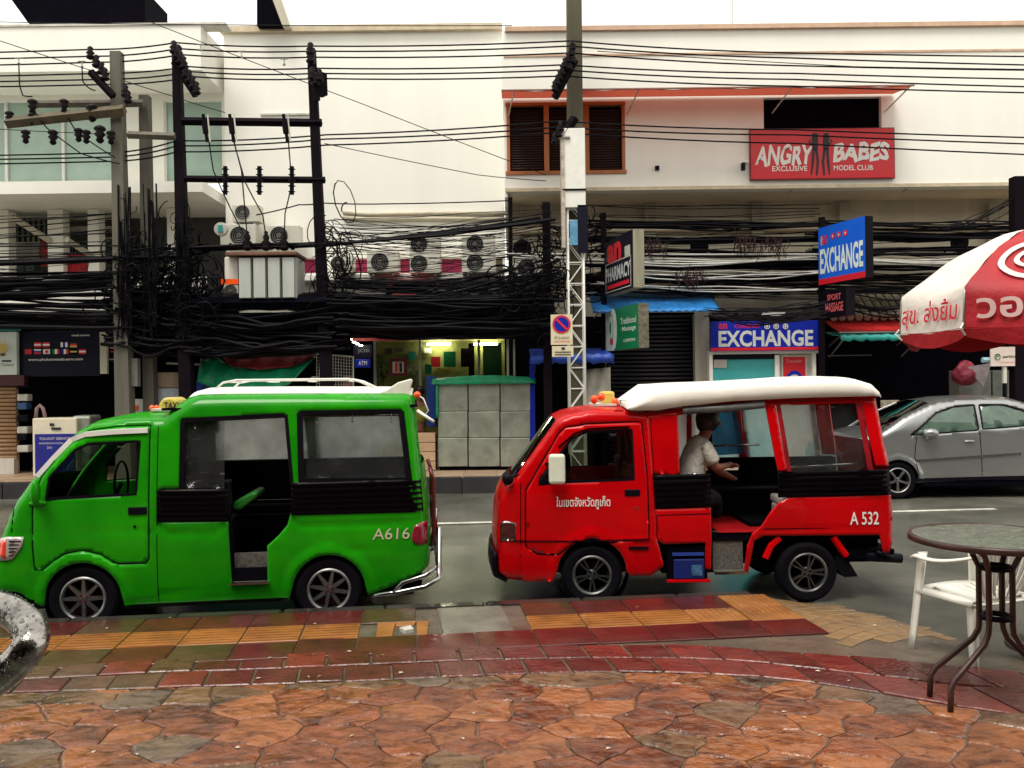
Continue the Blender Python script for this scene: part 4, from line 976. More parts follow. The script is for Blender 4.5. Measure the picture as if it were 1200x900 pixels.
# ------------------------------------------------------------------ passenger seated in the red van
def skinned(name, chains, m, root, sub=2, rootv=0):
    """chains: list of [(pos, radius or (rx, ry)), ...]; points that coincide are one joint"""
    vs, rs, es, ix = [], [], [], {}
    for ch in chains:
        prev = None
        for p, r in ch:
            k = tuple(round(a, 4) for a in p)
            if k not in ix: ix[k] = len(vs); vs.append(p); rs.append(r)
            if prev is not None: es.append((prev, ix[k]))
            prev = ix[k]
    o_ = WL[root]
    me = bpy.data.meshes.new(name); me.from_pydata([(p[0] - o_[0], p[1] - o_[1], p[2] - o_[2]) for p in vs], es, []); me.materials.append(m)
    o = bpy.data.objects.new(name, me); COL.objects.link(o); o.parent = root; WL[o] = WL[root]
    sk = o.modifiers.new('skin', 'SKIN'); sk.use_smooth_shade = True; sk.branch_smoothing = .6
    sv = me.skin_vertices[0].data
    for i, r in enumerate(rs): sv[i].radius = r if isinstance(r, tuple) else (r, r); sv[i].use_root = (i == rootv)
    sb = o.modifiers.new('sub', 'SUBSURF'); sb.levels = sb.render_levels = sub
    # freeze to one continuous mesh
    dg = bpy.context.evaluated_depsgraph_get(); nm = bpy.data.meshes.new_from_object(o.evaluated_get(dg))
    o.modifiers.clear(); o.data = nm; nm.shade_smooth()
    return o
pc = W(806, 575, 8.02)
SZ = .99                                        # seat surface height inside the van
pr = thing('person', (pc.x, 8.02, .9), 'person in a white short-sleeved shirt with dark hair leaning forward inside the red van', 'person')
def P(px, py, Y): return tuple(W(px, py, Y))
hip, waist, chest, nb, head0 = P(809, 574, 8.05), P(810, 556, 8.05), P(815, 532, 8.08), P(824, 513, 8.1), P(829, 503, 8.12)
shL, shR = P(812, 520, 8.26), P(827, 523, 7.93)
elR, wrR = P(840, 549, 7.93), P(853, 545, 8.16)
elL, wrL = P(842, 552, 8.3), P(858, 560, 8.45)
kneeR, kneeL = P(822, 585, 8.5), P(838, 584, 8.5)
ftR, ftL = (kneeR[0] + .02, 8.55, .62), (kneeL[0] + .02, 8.55, .62)
hr_ = (P(809, 574, 8.05)[0], 8.05, hip[2])
skinned('body', [[(hip, (.13, .11)), (waist, (.10, .08)), (chest, (.10, .075)), (nb, (.06, .06)), (head0, .05), (P(831, 499, 8.12), .07), (P(833, 492, 8.12), .082), (P(832, 485, 8.12), .05)],
                 [(chest, .06), (shR, .042), (elR, .040), (wrR, .027), (P(857, 545, 8.2), (.035, .018)), (P(860, 546, 8.23), (.03, .012))],
                 [(chest, .06), (shL, .042), (elL, .040), (wrL, .027), (P(862, 562, 8.5), (.035, .018))],
                 [(hip, .14), (kneeR, .062), (ftR, .042), ((ftR[0] + .02, 8.66, .55), .03)], [(hip, .14), (kneeL, .062), (ftL, .042), ((ftL[0] + .02, 8.66, .55), .03)]], KCOP, pr)
skinned('shirt', [[(P(808, 579, 8.04), (.165, .145)), (waist, (.155, .13)), (chest, (.18, .145)), (P(821, 517, 8.1), (.12, .10)), (P(824, 511, 8.1), (.062, .06))],
                  [(chest, .13), (shR, .088), (P(834, 537, 7.93), .068), (P(838, 544, 7.93), .066)], [(chest, .13), (shL, .088), (P(828, 537, 8.28), .068), (P(836, 545, 8.29), .064)]], SHIRT, pr)
skinned('trousers', [[(P(809, 580, 8.05), (.15, .135)), (kneeR, .08), (ftR, .06)], [(P(809, 580, 8.05), (.15, .135)), (kneeL, .08), (ftL, .06)]], mat('dark_trousers', (.015, .015, .02), .8), pr)
hc = W(830.5, 492, 8.12)
MB().ell((hc.x - .012, 8.12, hc.z + .008), .108, .098, .122, 20, 14).ell((hc.x - .05, 8.12, hc.z - .03), .065, .075, .085, 16, 10).build('hair', HAIR, pr, smooth=True)
e_ = W(832, 494, 8.03); MB().ell((e_.x, 8.035, e_.z), .012, .012, .03, 8, 6).build('ear', KCOP, pr, smooth=True)
MB().ell((hc.x + .095, 8.12, hc.z - .035), .02, .014, .02, 8, 6).build('nose', KCOP, pr, smooth=True)
for y in (7.985, 8.0, 8.015, 8.03):            # four fingers and a thumb of the hand that rests on the seat back
    pass
hx = W(857, 545, 8.2)
for k in range(4):
    MB().tube([(hx.x + .01, 8.2 + k * .018 - .027, hx.z), (hx.x + .05 + .006 * (k in (1, 2)), 8.23 + k * .016 - .024, hx.z + .004), (hx.x + .075 + .008 * (k in (1, 2)), 8.24 + k * .016 - .024, hx.z - .018)], [.010, .009, .007], 8).build('finger', KCOP, pr, smooth=True)
MB().tube([(hx.x, 8.17, hx.z), (hx.x + .03, 8.155, hx.z + .005), (hx.x + .05, 8.165, hx.z - .005)], [.012, .010, .008], 8).build('thumb', KCOP, pr, smooth=True)

# ------------------------------------------------------------------ cafe table, chair, umbrella, handrail
tc_ = (2.545, 4.74); zt = 1.085
tb = thing('cafe_table', (tc_[0], tc_[1], .2), 'round brown-rimmed cafe table with splayed tube legs on the wet pavement', 'table')
TOPM = mat('table_top', (.22, .24, .19), .2, tint=(.06, .07, .055), scale=40, bump=.8, wet=(.04, .3), bscale=260, dist=.004)
TRIM = mat('table_brown', (.06, .028, .024), .35, .2, var=.4, scale=9, bump=.2)
auto(MB().lathe([(.0001, 0), (.405, 0), (.41, -.006), (.0001, -.008)], (tc_[0], tc_[1], zt), 64).build('table_top', TOPM, tb, smooth=True))
MB().lathe([(.402, .003), (.418, .004), (.424, -.004), (.424, -.028), (.41, -.032), (.40, -.02)], (tc_[0], tc_[1], zt), 64, close=True).build('table_rim', TRIM, tb, smooth=True)
for sx in (-1, 1):
    for sy in (-1, 1):
        a, b = tc_[0] + sx * .062, tc_[1] + sy * .05
        pts = [(a + sx * .12, b + sy * .08, zt - .03), (a + sx * .03, b + sy * .02, zt - .09), (a, b, zt - .17), (a, b, .62)]
        pts += [(a + sx * (.005 + .0), b, .58), (a + sx * .03, b + sy * .01, .53), (a + sx * .13, b + sy * .035, .435), (a + sx * .21, b + sy * .055, .36), (a + sx * .235, b + sy * .062, .315), (a + sx * .24, b + sy * .065, .202)]
        MB().tube(pts, .0155, 12).build('leg', TRIM, tb, smooth=True)
for z in (.66, .92):
    MB().lathe([(.078, -.014), (.084, 0), (.078, .014), (.066, .014), (.06, 0), (.066, -.014)], (tc_[0], tc_[1], z), 28, close=True).build('brace_ring', BLACK, tb, smooth=True)

ch = thing('plastic_chair', (2.91, 5.68, .17), 'white plastic garden armchair behind the round table, facing the street', 'chair')
PLAST = mat('white_plastic', (.78, .77, .70), .3, var=.06, scale=4, bump=.05, coat=.2)
F0 = Vector((2.91, 5.68, .17)); cyaw = R(20); Rm = Matrix.Rotation(cyaw, 4, 'Z')
def C(x, y, z): return F0 + Rm @ Vector((x, y, z))     # x right, y towards the street (front of the chair)
# seat with slots
for k in range(7):
    x = -.18 + k * .06; rows = []
    for j in range(9):
        y = -.17 + j * .04; z = .415 + .015 * (j / 8) ** 2 * 2 - .03 * (1 - (x / .24) ** 2) * (1 - j / 16) - (.03 * max(0, j - 7))
        rows.append([C(x - .026, y, z), C(x + .026, y, z)])
    MB().grid(rows).build('seat_slat', PLAST, ch, solid=.008)
MB().grid([[C(x, y, .40 + .02 * math.cos(x * 5)) for x in (-.24, -.2, -.1, 0, .1, .2, .24)] for y in (.13, .16, .2, .22)]).grid([[C(x, y, .39 - .012 * math.cos(x * 5)) for x in (-.24, -.2, -.1, 0, .1, .2, .24)] for y in (-.22, -.19, -.15)]).grid([[C(x, y, z) for y in (-.22, 0, .22)] for x, z in ((-.25, .37), (-.235, .4), (-.2, .402))]).grid([[C(x, y, z) for y in (-.22, 0, .22)] for x, z in ((.2, .402), (.235, .4), (.25, .37))]).build('seat_frame', PLAST, ch, smooth=True, solid=.01)
for sx in (-1, 1):
    for sy, top in ((1, .63), (-1, .41)):
        rows = []
        for j in range(7):
            z = top * (1 - j / 6); t = 1 - z / top
            x = sx * (.225 + .045 * t); y = sy * (.20 + .05 * t); w = .048 * (1.15 - .35 * t)
            rows.append([C(x - sx * w, y, z), C(x, y + sy * .012, z), C(x, y - sy * w * .9, z)])
        MB().grid(rows).build('leg', PLAST, ch, solid=.01, smooth=True)
    rows = []
    for j in range(13):
        t = j / 12; y = .24 - .47 * t; z = .635 - .02 * math.sin(t * math.pi) + .05 * t ** 2 - .04 * max(0, .1 - t) * 10 * .6; x = sx * (.26 + .03 * math.sin(t * math.pi) - .05 * t ** 3)
        w = .026 - .006 * t
        rows.append([C(x - sx * w, y, z - .006), C(x, y, z), C(x + sx * w, y, z - .012)])
    MB().grid(rows).build('arm_rest', PLAST, ch, solid=.012, smooth=True)
# fanned back
def bp(u, t): # u -1..1 across, t 0..1 up
    wv = .10 + .15 * max(0, t) ** .7; return C(u * wv, -.20 - .10 * t - .02 * (1 - u * u), .40 + .42 * t - .06 * u * u * t)
for k in range(7):
    u = -.86 + k * 1.72 / 6; MB().grid([[bp(u - .075, t), bp(u + .075, t)] for t in [i / 8 for i in range(9)]]).build('back_slat', PLAST, ch, solid=.008, smooth=True)
MB().grid([[bp(u * 1.15, t) for u in [i / 6 - 1 for i in range(13)]] for t in (.93, 1.0, 1.07)]).grid([[bp(s_ * 1.0, t), bp(s_ * 1.2, t)] for s_ in (1,) for t in [i / 8 for i in range(9)]]).grid([[bp(-1.0, t), bp(-1.2, t)] for t in [i / 8 for i in range(9)]]).grid([[bp(u * 1.2, t) for u in (-1, -.5, 0, .5, 1)] for t in (-.04, .06)]).build('back_frame', PLAST, ch, solid=.012, smooth=True)

# umbrella ---------------------------------------------------------
p1, p2 = Vector((2.573, 5.9)), Vector((2.663, 5.26)); d12 = (p2 - p1); e12 = d12.length; dn_ = d12.normalized(); inn = Vector((-dn_.y, dn_.x))
Ru = e12 / (2 * math.sin(R(22.5))); cu_ = (p1 + p2) / 2 + inn * Ru * math.cos(R(22.5)); a0 = math.atan2(p1.y - cu_.y, p1.x - cu_.x)
um = thing('parasol', (cu_.x, cu_.y, .2), 'big red and white canvas parasol printed with a swirl emblem and Thai lettering', 'parasol')
def rib(i, r, z): a = a0 + i * math.pi / 4; return Vector((cu_.x + r * math.cos(a), cu_.y + r * math.sin(a), z))
ZA, ZS, ZB, ZF = 2.88, 2.455, 2.215, 2.115
def canopy_pt(i, f, t):     # t 0 apex .. 1 shoulder ; between ribs the cloth sags inward
    r = Ru * t; z = ZA - (ZA - ZS) * (t ** 1.75)
    q = rib(i, r, z) * (1 - f) + rib(i + 1, r, z) * f
    q.z -= .035 * math.sin(f * math.pi) * t + .006 * math.sin(t * 17 + f * 5 + i)
    return q
for i in range(8):
    m = WHITE_CLOTH if i in (0, 4) else RED_CLOTH
    rows = [[canopy_pt(i, f / 8, .03 + .97 * t / 12) for f in range(9)] for t in range(13)]
    for k in range(1, 5):
        t = k / 4; rows.append([rib(i, Ru * (1 + .015 * t), ZS - (ZS - ZB) * t) * (1 - f / 8) + rib(i + 1, Ru * (1 + .015 * t), ZS - (ZS - ZB) * t) * (f / 8) + Vector((0, 0, -.035 * math.sin(f / 8 * math.pi) * (1 - t) - .012 * t * math.sin(f / 8 * math.pi) + .004 * math.sin(f * 1.7 + k))) for f in range(9)])
    pn = MB().grid(rows).build('canopy_panel', m, um, smooth=True)
    rows = []
    for k in range(4):
        t = k / 3; rr = Ru * (1.016 - .02 * t)
        rows.append([rib(i, rr, ZB + .006 - (ZB - ZF) * t * (.55 + .45 * math.sin(f / 8 * math.pi))) * (1 - f / 8) + rib(i + 1, rr, ZB + .006 - (ZB - ZF) * t * (.55 + .45 * math.sin(f / 8 * math.pi))) * (f / 8) + Vector((.006 * math.sin(f * 2.1 + i) * t, .006 * math.cos(f * 2.3) * t, -.012 * math.sin(f / 8 * math.pi))) for f in range(9)])
    MB().grid(rows).build('valance', RED_CLOTH, um, smooth=True)
    MB().tube([rib(i, Ru * t, ZA - .02 - (ZA - ZS) * t ** 1.75) for t in (.03, .25, .5, .75, 1)] + [rib(i, Ru * 1.016, ZB)], .007, 6).build('rib', STEEL, um, smooth=True)
    MB().tube([rib(i, Ru * 1.02, ZB + .03), rib(i, Ru * 1.05, ZB - .0), rib(i, Ru * 1.0, ZB - .04)], .006, 5).build('rib_tie', WHITE, um)
def facebasis(i):
    A, B = rib(i, Ru * 1.012, 0), rib(i + 1, Ru * 1.012, 0); ax = (B - A).normalized()
    return A, B, ax
A, B, ax = facebasis(0)
nm_ = Vector((ax.y, -ax.x, 0)); mid = (A + B) / 2
lettering('สุข. ส่งยิ้ม', e12 * .88, .17, (mid.x, mid.y, (ZS + ZB) / 2 - .015), TXT_R, um, ax=ax, depth=.014, bold=.012, shear=.1)
A, B, ax = facebasis(1); mid = (A + B) / 2
lettering('วอลล์', e12 * .8, .155, (mid.x, mid.y, (ZS + ZB) / 2 + .01), mat('pink_lettering', (.75, .5, .48), .6, bump=0), um, ax=ax, depth=.016, bold=.02)
# plain swirl emblem of nested rings printed on the facing panel
def onpanel(i, f, t, lift=.012): 
    q = canopy_pt(i, f, t); c = Vector((cu_.x, cu_.y, q.z)); return q + (q - c).normalized() * lift + Vector((0, 0, lift))
mb = MB()
for (ra, rb, wd, g0_, g1_) in ((.22, .20, .045, 40, 400), (.12, .11, .04, 60, 380)):
    rows = []
    for k in range(33):
        a = R(g0_ + (g1_ - g0_) * k / 32); w_ = wd * (.35 + .65 * math.sin(k / 32 * math.pi))
        rows.append([onpanel(1, .5 + (ra - s_ * w_) * 1.6 * math.cos(a), .72 + (rb - s_ * w_) * 1.0 * math.sin(a)) for s_ in (0, 1)])
    mb.grid(rows)
mb.build('emblem', mat('emblem_white', (.8, .7, .66), .6, bump=0), um)
MB().tube([(cu_.x, cu_.y, .2), (cu_.x, cu_.y, ZA + .06)], .019, 12).build('pole', WHITE, um, smooth=True)
MB().lathe([(.25, 0), (.25, .05), (.05, .09), (.03, .3)], (cu_.x, cu_.y, .2), 24).build('base', CONC, um, smooth=True)

# handrail: a looped end of wet chrome tube at the photographer's side
WETC = mat('wet_chrome', (.36, .34, .32), .1, 1., var=.6, scale=50, bump=.35, bscale=120, dist=.003)
hrl = thing('handrail', (-1.15, 1.28, .2), 'wet chrome handrail loop beaded with raindrops in front of the green van', 'handrail')
hpts = []
Yh = 1.30
path = [(-330, 640), (-200, 655), (-120, 672), (-60, 692), (-20, 707), (8, 715), (28, 728), (37, 743), (33, 760), (18, 778), (-10, 800), (-60, 830), (-120, 862), (-200, 905), (-300, 955)]
for i, (x, y) in enumerate(path):
    q = W(x, y, Yh + (.10 if i < 5 else .10 - .02 * (i - 4) if i < 9 else .02)); hpts.append(q)
def smoothp(P, n=4):
    out = []
    for i in range(len(P) - 1):
        a, b, c, d = P[max(0, i - 1)], P[i], P[i + 1], P[min(len(P) - 1, i + 2)]
        for k in range(n):
            t = k / n; out.append(.5 * ((2 * b) + (c - a) * t + (2 * a - 5 * b + 4 * c - d) * t * t + (-a + 3 * b - 3 * c + d) * t ** 3))
    return out + [P[-1]]
MB().tube(smoothp(hpts, 5), .0245, 24).build('tube', WETC, hrl, smooth=True)
e0 = hpts[-1]; MB().tube([e0, (e0.x - .05, e0.y, e0.z - .1), (e0.x - .06, e0.y, .2)], .0245, 20).build('post', WETC, hrl, smooth=True)
e0 = hpts[0]; MB().tube([e0, (e0.x - .05, e0.y, e0.z - .05), (e0.x - .06, e0.y, .2)], .0245, 20).build('post', WETC, hrl, smooth=True)
drops = MB(); SP = smoothp(hpts, 5)
for k in range(420):
    i = rnd.randrange(12, len(SP) - 22); t = (SP[i + 1] - SP[i]).normalized(); a = rnd.uniform(0, 6.28); u_ = t.orthogonal().normalized(); v_ = t.cross(u_)
    dr = u_ * math.cos(a) + v_ * math.sin(a); r_ = rnd.uniform(.0008, .0024)
    c_ = SP[i] + (SP[i + 1] - SP[i]) * rnd.random() + dr * .0245; drops.ell(c_, r_, r_, r_, 6, 4)
dp = drops.build('raindrops', glassy('water_bead', (.85, .87, .87), 2.0, rough=.02), hrl, smooth=True); tag(dp, kind='stuff')

# ------------------------------------------------------------------ the far side of the street: buildings
def bld(name, label, x, y):
    o = thing(name, (x, y, .27), label, 'building'); return o
def part(o, name, m, *boxes, **k):
    mb = MB()
    for b in boxes: pbox(mb, *b)
    return mb.build(name, m, o, **k)
# --- right hand building: cream, club upstairs
rb = bld('shop_building', 'long cream building with brown louvred windows and red awning above the exchange booth', 6, 19)
part(rb, 'upper_wall', CREAM, (590, 34, 594, 232, 18.0, 9), bevel=.02)
def wall_with_hole(o, name, m, X0, X1, Z0, Z1, Y, dep, holes):
    """solid wall with real openings: one mesh of butted boxes welded as columns and rows"""
    xs = sorted({X0, X1, *[h[0] for h in holes], *[h[1] for h in holes]}); zs = sorted({Z0, Z1, *[h[2] for h in holes], *[h[3] for h in holes]})
    idx = {}; vs = []
    def vid(i, j, k):
        if (i, j, k) not in idx: idx[(i, j, k)] = len(vs); vs.append((xs[i], Y + dep * k, zs[j]))
        return idx[(i, j, k)]
    solid = {(i, j): not any(h[0] <= (xs[i] + xs[i + 1]) / 2 <= h[1] and h[2] <= (zs[j] + zs[j + 1]) / 2 <= h[3] for h in holes) for i in range(len(xs) - 1) for j in range(len(zs) - 1)}
    fs = []
    for (i, j), s_ in solid.items():
        if not s_: continue
        fs.append((vid(i, j, 0), vid(i + 1, j, 0), vid(i + 1, j + 1, 0), vid(i, j + 1, 0))); fs.append((vid(i, j + 1, 1), vid(i + 1, j + 1, 1), vid(i + 1, j, 1), vid(i, j, 1)))
        if not solid.get((i - 1, j)): fs.append((vid(i, j + 1, 0), vid(i, j + 1, 1), vid(i, j, 1), vid(i, j, 0)))
        if not solid.get((i + 1, j)): fs.append((vid(i + 1, j, 0), vid(i + 1, j, 1), vid(i + 1, j + 1, 1), vid(i + 1, j + 1, 0)))
        if not solid.get((i, j - 1)): fs.append((vid(i, j, 0), vid(i, j, 1), vid(i + 1, j, 1), vid(i + 1, j, 0)))
        if not solid.get((i, j + 1)): fs.append((vid(i + 1, j + 1, 0), vid(i + 1, j + 1, 1), vid(i, j + 1, 1), vid(i, j + 1, 0)))
    return MB().add(vs, fs).build(name, m, o)
YB = 18.0
def EX(x0, y0, x1, y1, Y=YB): return ext(x0, y0, x1, y1, Y)
Xl = W(594, 130, YB).x; Xr = 14.5; Zb = W(850, 222, YB).z; Zt = W(850, 35, YB).z
wl = EX(594, 122, 732, 202); wo = EX(895, 114, 1033, 165)
wall_with_hole(rb, 'front_wall', CREAM, Xl, Xr, Zb, Zt, YB, .25, [wl, wo])
MB().box(Xl, Xr, YB + .25, 24, Zb, Zb + .2).build('floor_slab', SOFFIT, rb)
MB().box(Xl - .004, Xr, YB + .26, 24, Zt - .5, Zt - .05).build('roof_slab', CREAM, rb)
MB().box(Xl - .02, Xr + .1, YB - .08, YB + .35, Zt, Zt + .09).build('coping', mat('pinkish_trim', (.62, .42, .3), .8, var=.2), rb)
MB().box(Xl, Xr, YB + 2.2, YB + 2.3, Zb + .2, Zt - .5).build('inner_wall', INT, rb)
MB().box(Xl - .05, Xr, YB - .035, YB, Zb, Zb + .07).build('drip_moulding', mat('beige_trim', (.6, .5, .36), .8, var=.2), rb)
MB().box(Xl - .05, Xr, YB - .02, YB, W(850, 64, YB).z, W(850, 61.5, YB).z).build('string_course', MATS['pinkish_trim'], rb)
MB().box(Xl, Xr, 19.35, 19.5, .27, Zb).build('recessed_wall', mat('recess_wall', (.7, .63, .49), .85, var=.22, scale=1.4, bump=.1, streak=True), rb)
for px in (597, 756, 882, 985, 1160): part(rb, 'pilaster', CREAM_D, (px, 238, px + 13, 372, 19.2, .15))
part(rb, 'ledge', SOFFIT, (597, 262, 1300, 268, 19.1, .25)); part(rb, 'ledge', CREAM_D, (597, 316, 1300, 322, 19.05, .3))
# louvred window in three leaves
for (a, b) in ((597, 638), (643, 682), (690, 729)):
    X0, X1, Z0, Z1 = EX(a, 124, b, 200)
    lf = MB().box(X0, X1, YB + .13, YB + .15, Z0, Z1).build('shutter', BLACKM, rb)
    n = 24; sl = MB().box(X0 + .03, X1 - .03, -.012, .012, -.02, .014, Matrix.Translation((0, YB + .085, 0)) @ Matrix.Rotation(R(-35), 4, 'X'))
    me0 = None
    for k in range(n):
        z = Z0 + .04 + (Z1 - Z0 - .08) * (k + .5) / n
        if me0 is None: o = sl.build('louvre', SLATD, lf); me0 = o
        else: o = me0.copy(); COL.objects.link(o); o.parent = lf
        o.location = (0, 0, z)
X0, X1, Z0, Z1 = wl
def ys(v): return None
fr = MB()
for a, b in ((594, 597), (637.5, 643.5), (682, 690), (729, 732.5)):
    pass
for a, b in ((594, 597.5), (637.5, 643.5), (682, 690.5), (729, 732.5)):
    part(rb, 'window_post', ORANGE_W, (a, 122, b, 202, YB - .02, .2))
MB().box(X0 - .03, X1 + .03, YB - .035, YB + .1, Z0 - .04, Z0 + .03).build('window_sill', ORANGE_W, rb)
MB().box(X0 - .02, X1 + .02, YB - .03, YB + .1, Z1 - .03, Z1 + .03).build('window_head', ORANGE_W, rb)
# upper open window; a black sheet stands in for the unlit room
part(rb, 'dark_room_sheet', BLACKM, (895, 114, 1033, 165, YB + .12, .05))
# red translucent awning with stays
AWM = glassy('red_awning_cloth', (.5, .3, .25), .1, (.5, .2, .15), .9, .6)
x0, x1 = W(588, 108, YB).x, W(1046, 108, YB).x; zA = W(820, 113, YB).z; zO = W(820, 103.5, YB - .95).z
aw = thing('awning', (x0, YB, zA), 'long flat red awning stretched over the upstairs windows', 'awning'); 
MB().grid([[(x0 + (x1 - x0) * i / 24, YB - .02 - .95 * j / 5, zA + (zO - zA) * j / 5 - .03 * math.sin(i * math.pi / 4) ** 2 * (j / 5)) for i in range(25)] for j in range(6)]).build('canvas', AWM, aw, solid=-.006)
MB().tube([(x0, YB - .97, zO), (x1, YB - .97, zO)], .018, 6).build('front_bar', mat('rusty_bar', (.3, .15, .12), .6), aw)
for px in (596, 735, 905, 1037):
    X = W(px, 120, YB).x; MB().tube([(X, YB, zA - .35), (X + .1, YB - .93, zO)], .014, 6).build('stay', WHITE_D, aw)
for px in (910, 1045):
    a = W(px - 5, 235, 19.8); b = W(px + 18, 222, YB + .1)
    one(MB().tube([a, (b.x, YB + .1, Zb - .02)], .016, 6), 'stay_rod', WHITE_D, 'thin pale stay rod under the soffit %s the blade sign' % ('left of' if px < 1000 else 'right of'), 'rod')
# club sign with lettering
X0, X1, Z0, Z1 = EX(880, 151, 1048, 209, YB - .1)
cs_ = thing('sign_board', ((X0 + X1) / 2, YB - .1, Z0), 'red club sign reading ANGRY BABES below the open upstairs window', 'sign')
MB().box(X0, X1, YB - .1, YB - .03, Z0, Z1).build('board', RED_S, cs_, bevel=.006)
MB().box(X0 - .015, X1 + .015, YB - .09, YB - .02, Z0 - .015, Z1 + .015).build('frame', mat('thin_dark_frame', (.2, .01, .02), .5), cs_)
ptext('ANGRY', 886, 170, 952, 194, YB - .1, TXT_W, cs_, bold=.035, shear=.12, curve=lambda a: .03 * math.sin(a * 21)); ptext('BABES', 977, 167, 1042, 189, YB - .1, TXT_W, cs_, bold=.04, shear=.1, curve=lambda a: .03 * math.sin(a * 17 + 1))
ptext('EXCLUSIVE', 905, 194.5, 946, 200.5, YB - .1, TXT_W, cs_, bold=.01); ptext('MODEL CLUB', 977, 193.5, 1023, 199.5, YB - .1, TXT_W, cs_, bold=.01)
for dx, fl_ in ((955, 1), (968, -1)):
    def Q(x, y): p = W(dx + fl_ * x, y, YB - .103); return (p.x, p.z)
    for pts in ([(-3, 156), (3, 156), (4, 168), (3, 175), (-3, 175), (-4, 168)], [(-3, 174), (0, 174), (-1, 190), (-3.5, 205), (-5, 205)], [(0, 174), (3, 174), (5, 190), (3, 206), (1, 205), (2, 190)], [(-4, 161), (-8, 166), (-4, 170), (-4, 168), (-6, 166)]):
        MB().prism([Q(*p) for p in pts], YB - .106, YB - .101).build('figure_print', TXT_K, cs_)
cm = thing('security_camera', tuple(W(872, 197, YB - .1)), 'small dark security camera on the wall left of the club sign', 'camera')
part(cm, 'body', BLACK, (869.5, 191, 873.5, 199, YB - .2, .1)); part(cm, 'bracket', WHITE, (870, 188, 877, 190, YB - .15, .15))
q = W(770, 197, YB - .02); one(MB().box(q.x - .04, q.x + .04, YB - .06, YB, q.z - .04, q.z + .04), 'wall_box', BLACK, 'tiny black box on the cream wall right of the louvred window', 'box')

# --- middle building: plain white wall with air conditioners
YM = 18.9
mbd = bld('shop_building', 'plain white building with a row of air conditioners behind the transformer', -2.7, 20)
X0, X1 = W(264, 200, YM).x, W(590.5, 200, YM).x
pk = [ext(a, 302, b, 320, YM) for a, b in ((350, 377), (412, 433), (467, 481), (514, 546), (581, 591))]
pk[-1] = (pk[-1][0], X1 - .05, pk[-1][2], pk[-1][3])
wall_with_hole(mbd, 'front_wall', CREAM, X0, X1, W(430, 372, YM).z, W(430, 38, YM).z, YM, .25, pk)
for h in pk[:5]: MB().box(h[0] - .02, h[1] + .02, YM + .27, YM + .3, h[2] - .02, h[3] + .02).build('niche', PINK if h is not pk[4] else CREAM_D, mbd)
MB().box(X0 - .05, X1, YM - .12, YM + .3, W(430, 38, YM).z, W(430, 31, YM).z).build('coping', MATS['beige_trim'], mbd)
MB().box(X0, X1, YM + .25, 24, W(430, 60, YM).z, W(430, 45, YM).z).build('roof_slab', CREAM, mbd)
part(mbd, 'ledge', CREAM, (345, 320, 590, 328, YM - .35, .35), bevel=.02)
part(mbd, 'ledge', WHITE_D, (305, 132.5, 368, 134.5, YM - .05, .05))
Y_ = YM - .06
for (pts) in ([(402, 249), (430, 251.5), (500, 250), (596, 250)], [(402, 255), (430, 257), (500, 256), (596, 257)]):
    MB().tube([tuple(W(x, y, Y_)) for x, y in pts], .045, 10).build('conduit', BEIGE, mbd, smooth=True)
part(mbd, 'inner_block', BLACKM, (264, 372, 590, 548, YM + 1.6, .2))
# --- left building: white with green glass
YL = 17.9
lb = bld('shop_building', 'white building with green glass windows behind the concrete poles', -9, 20)
def lbox(name, m, *b, **k): return part(lb, name, m, *b, **k)
X1 = W(262, 100, 19.3).x; X0 = -16
def bx(name, m, x0, x1, y0, y1, z0, z1, **k): return MB().box(x0, x1, y0, y1, z0, z1).build(name, m, lb, **k)
zt1, zb1 = W(130, 30, YL).z, W(130, 83, YL).z
bx('roof_slab', CREAM, X0, X1, YL, 24, zb1, zt1)
g1, g2 = ext(5, 118, 130, 213, 19.3), ext(192, 118, 262, 213, 19.3)
wall_with_hole(lb, 'window_wall', CREAM, X0, X1 + .02, W(130, 214, 19.3).z, zb1, 19.3, .2, [(-15.5, g1[1], g1[2] + .02, g1[3]), (g2[0], X1 - .05, g2[2] + .02, g2[3])])
for (a, b, c, d) in ((-15.5, g1[1], g1[2], g1[3]), (g2[0], X1 - .05, g2[2], g2[3])):
    w_ = MB().box(a, b, 19.42, 19.44, c, d).build('window_pane', TEALG, lb)
for px in (5, 72, 130, 192): 
    q = W(px, 165, 19.3); bx('mullion', WHITE, q.x - .03, q.x + .03, 19.36, 19.41, g1[2], g1[3])
zl0, zl1 = W(130, 213, YL).z, W(130, 226, YL).z
bx('balcony_slab', CREAM, X0, X1, YL, 20.6, zl1, zl0)
zp0, zp1 = W(60, 325, YL).z, W(60, 366, YL).z
bx('parapet', CREAM, X0, X1, YL, YL + .2, zp1, zp0); bx('lower_slab', CREAM_D, X0, X1, YL + .2, 20.6, zp1, zp1 + .2)
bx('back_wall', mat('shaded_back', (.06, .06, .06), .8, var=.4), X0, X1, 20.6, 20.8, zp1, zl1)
for a, b in ((-40, 10), (56, 74), (103, 116), (196, 206)):
    A_, B_ = W(a, 290, 19.4).x, W(b, 290, 19.4).x; bx('column', CREAM, A_, B_, 19.4, 19.7, zp1, zl1 - .01)
for a, b, y0, y1 in ((13, 57, 256, 283), (76, 104, 283, 298)):
    lt = part(lb, 'lattice', mat('olive_lattice', (.12, .14, .08), .6), (a, y0, b, y1, 19.75, .03))
    for k in range(7): x_ = a + (b - a) * (k + .5) / 7; part(lt, 'lattice_bar', BLACK, (x_ - .8, y0, x_ + .8, y1, 19.7, .05))
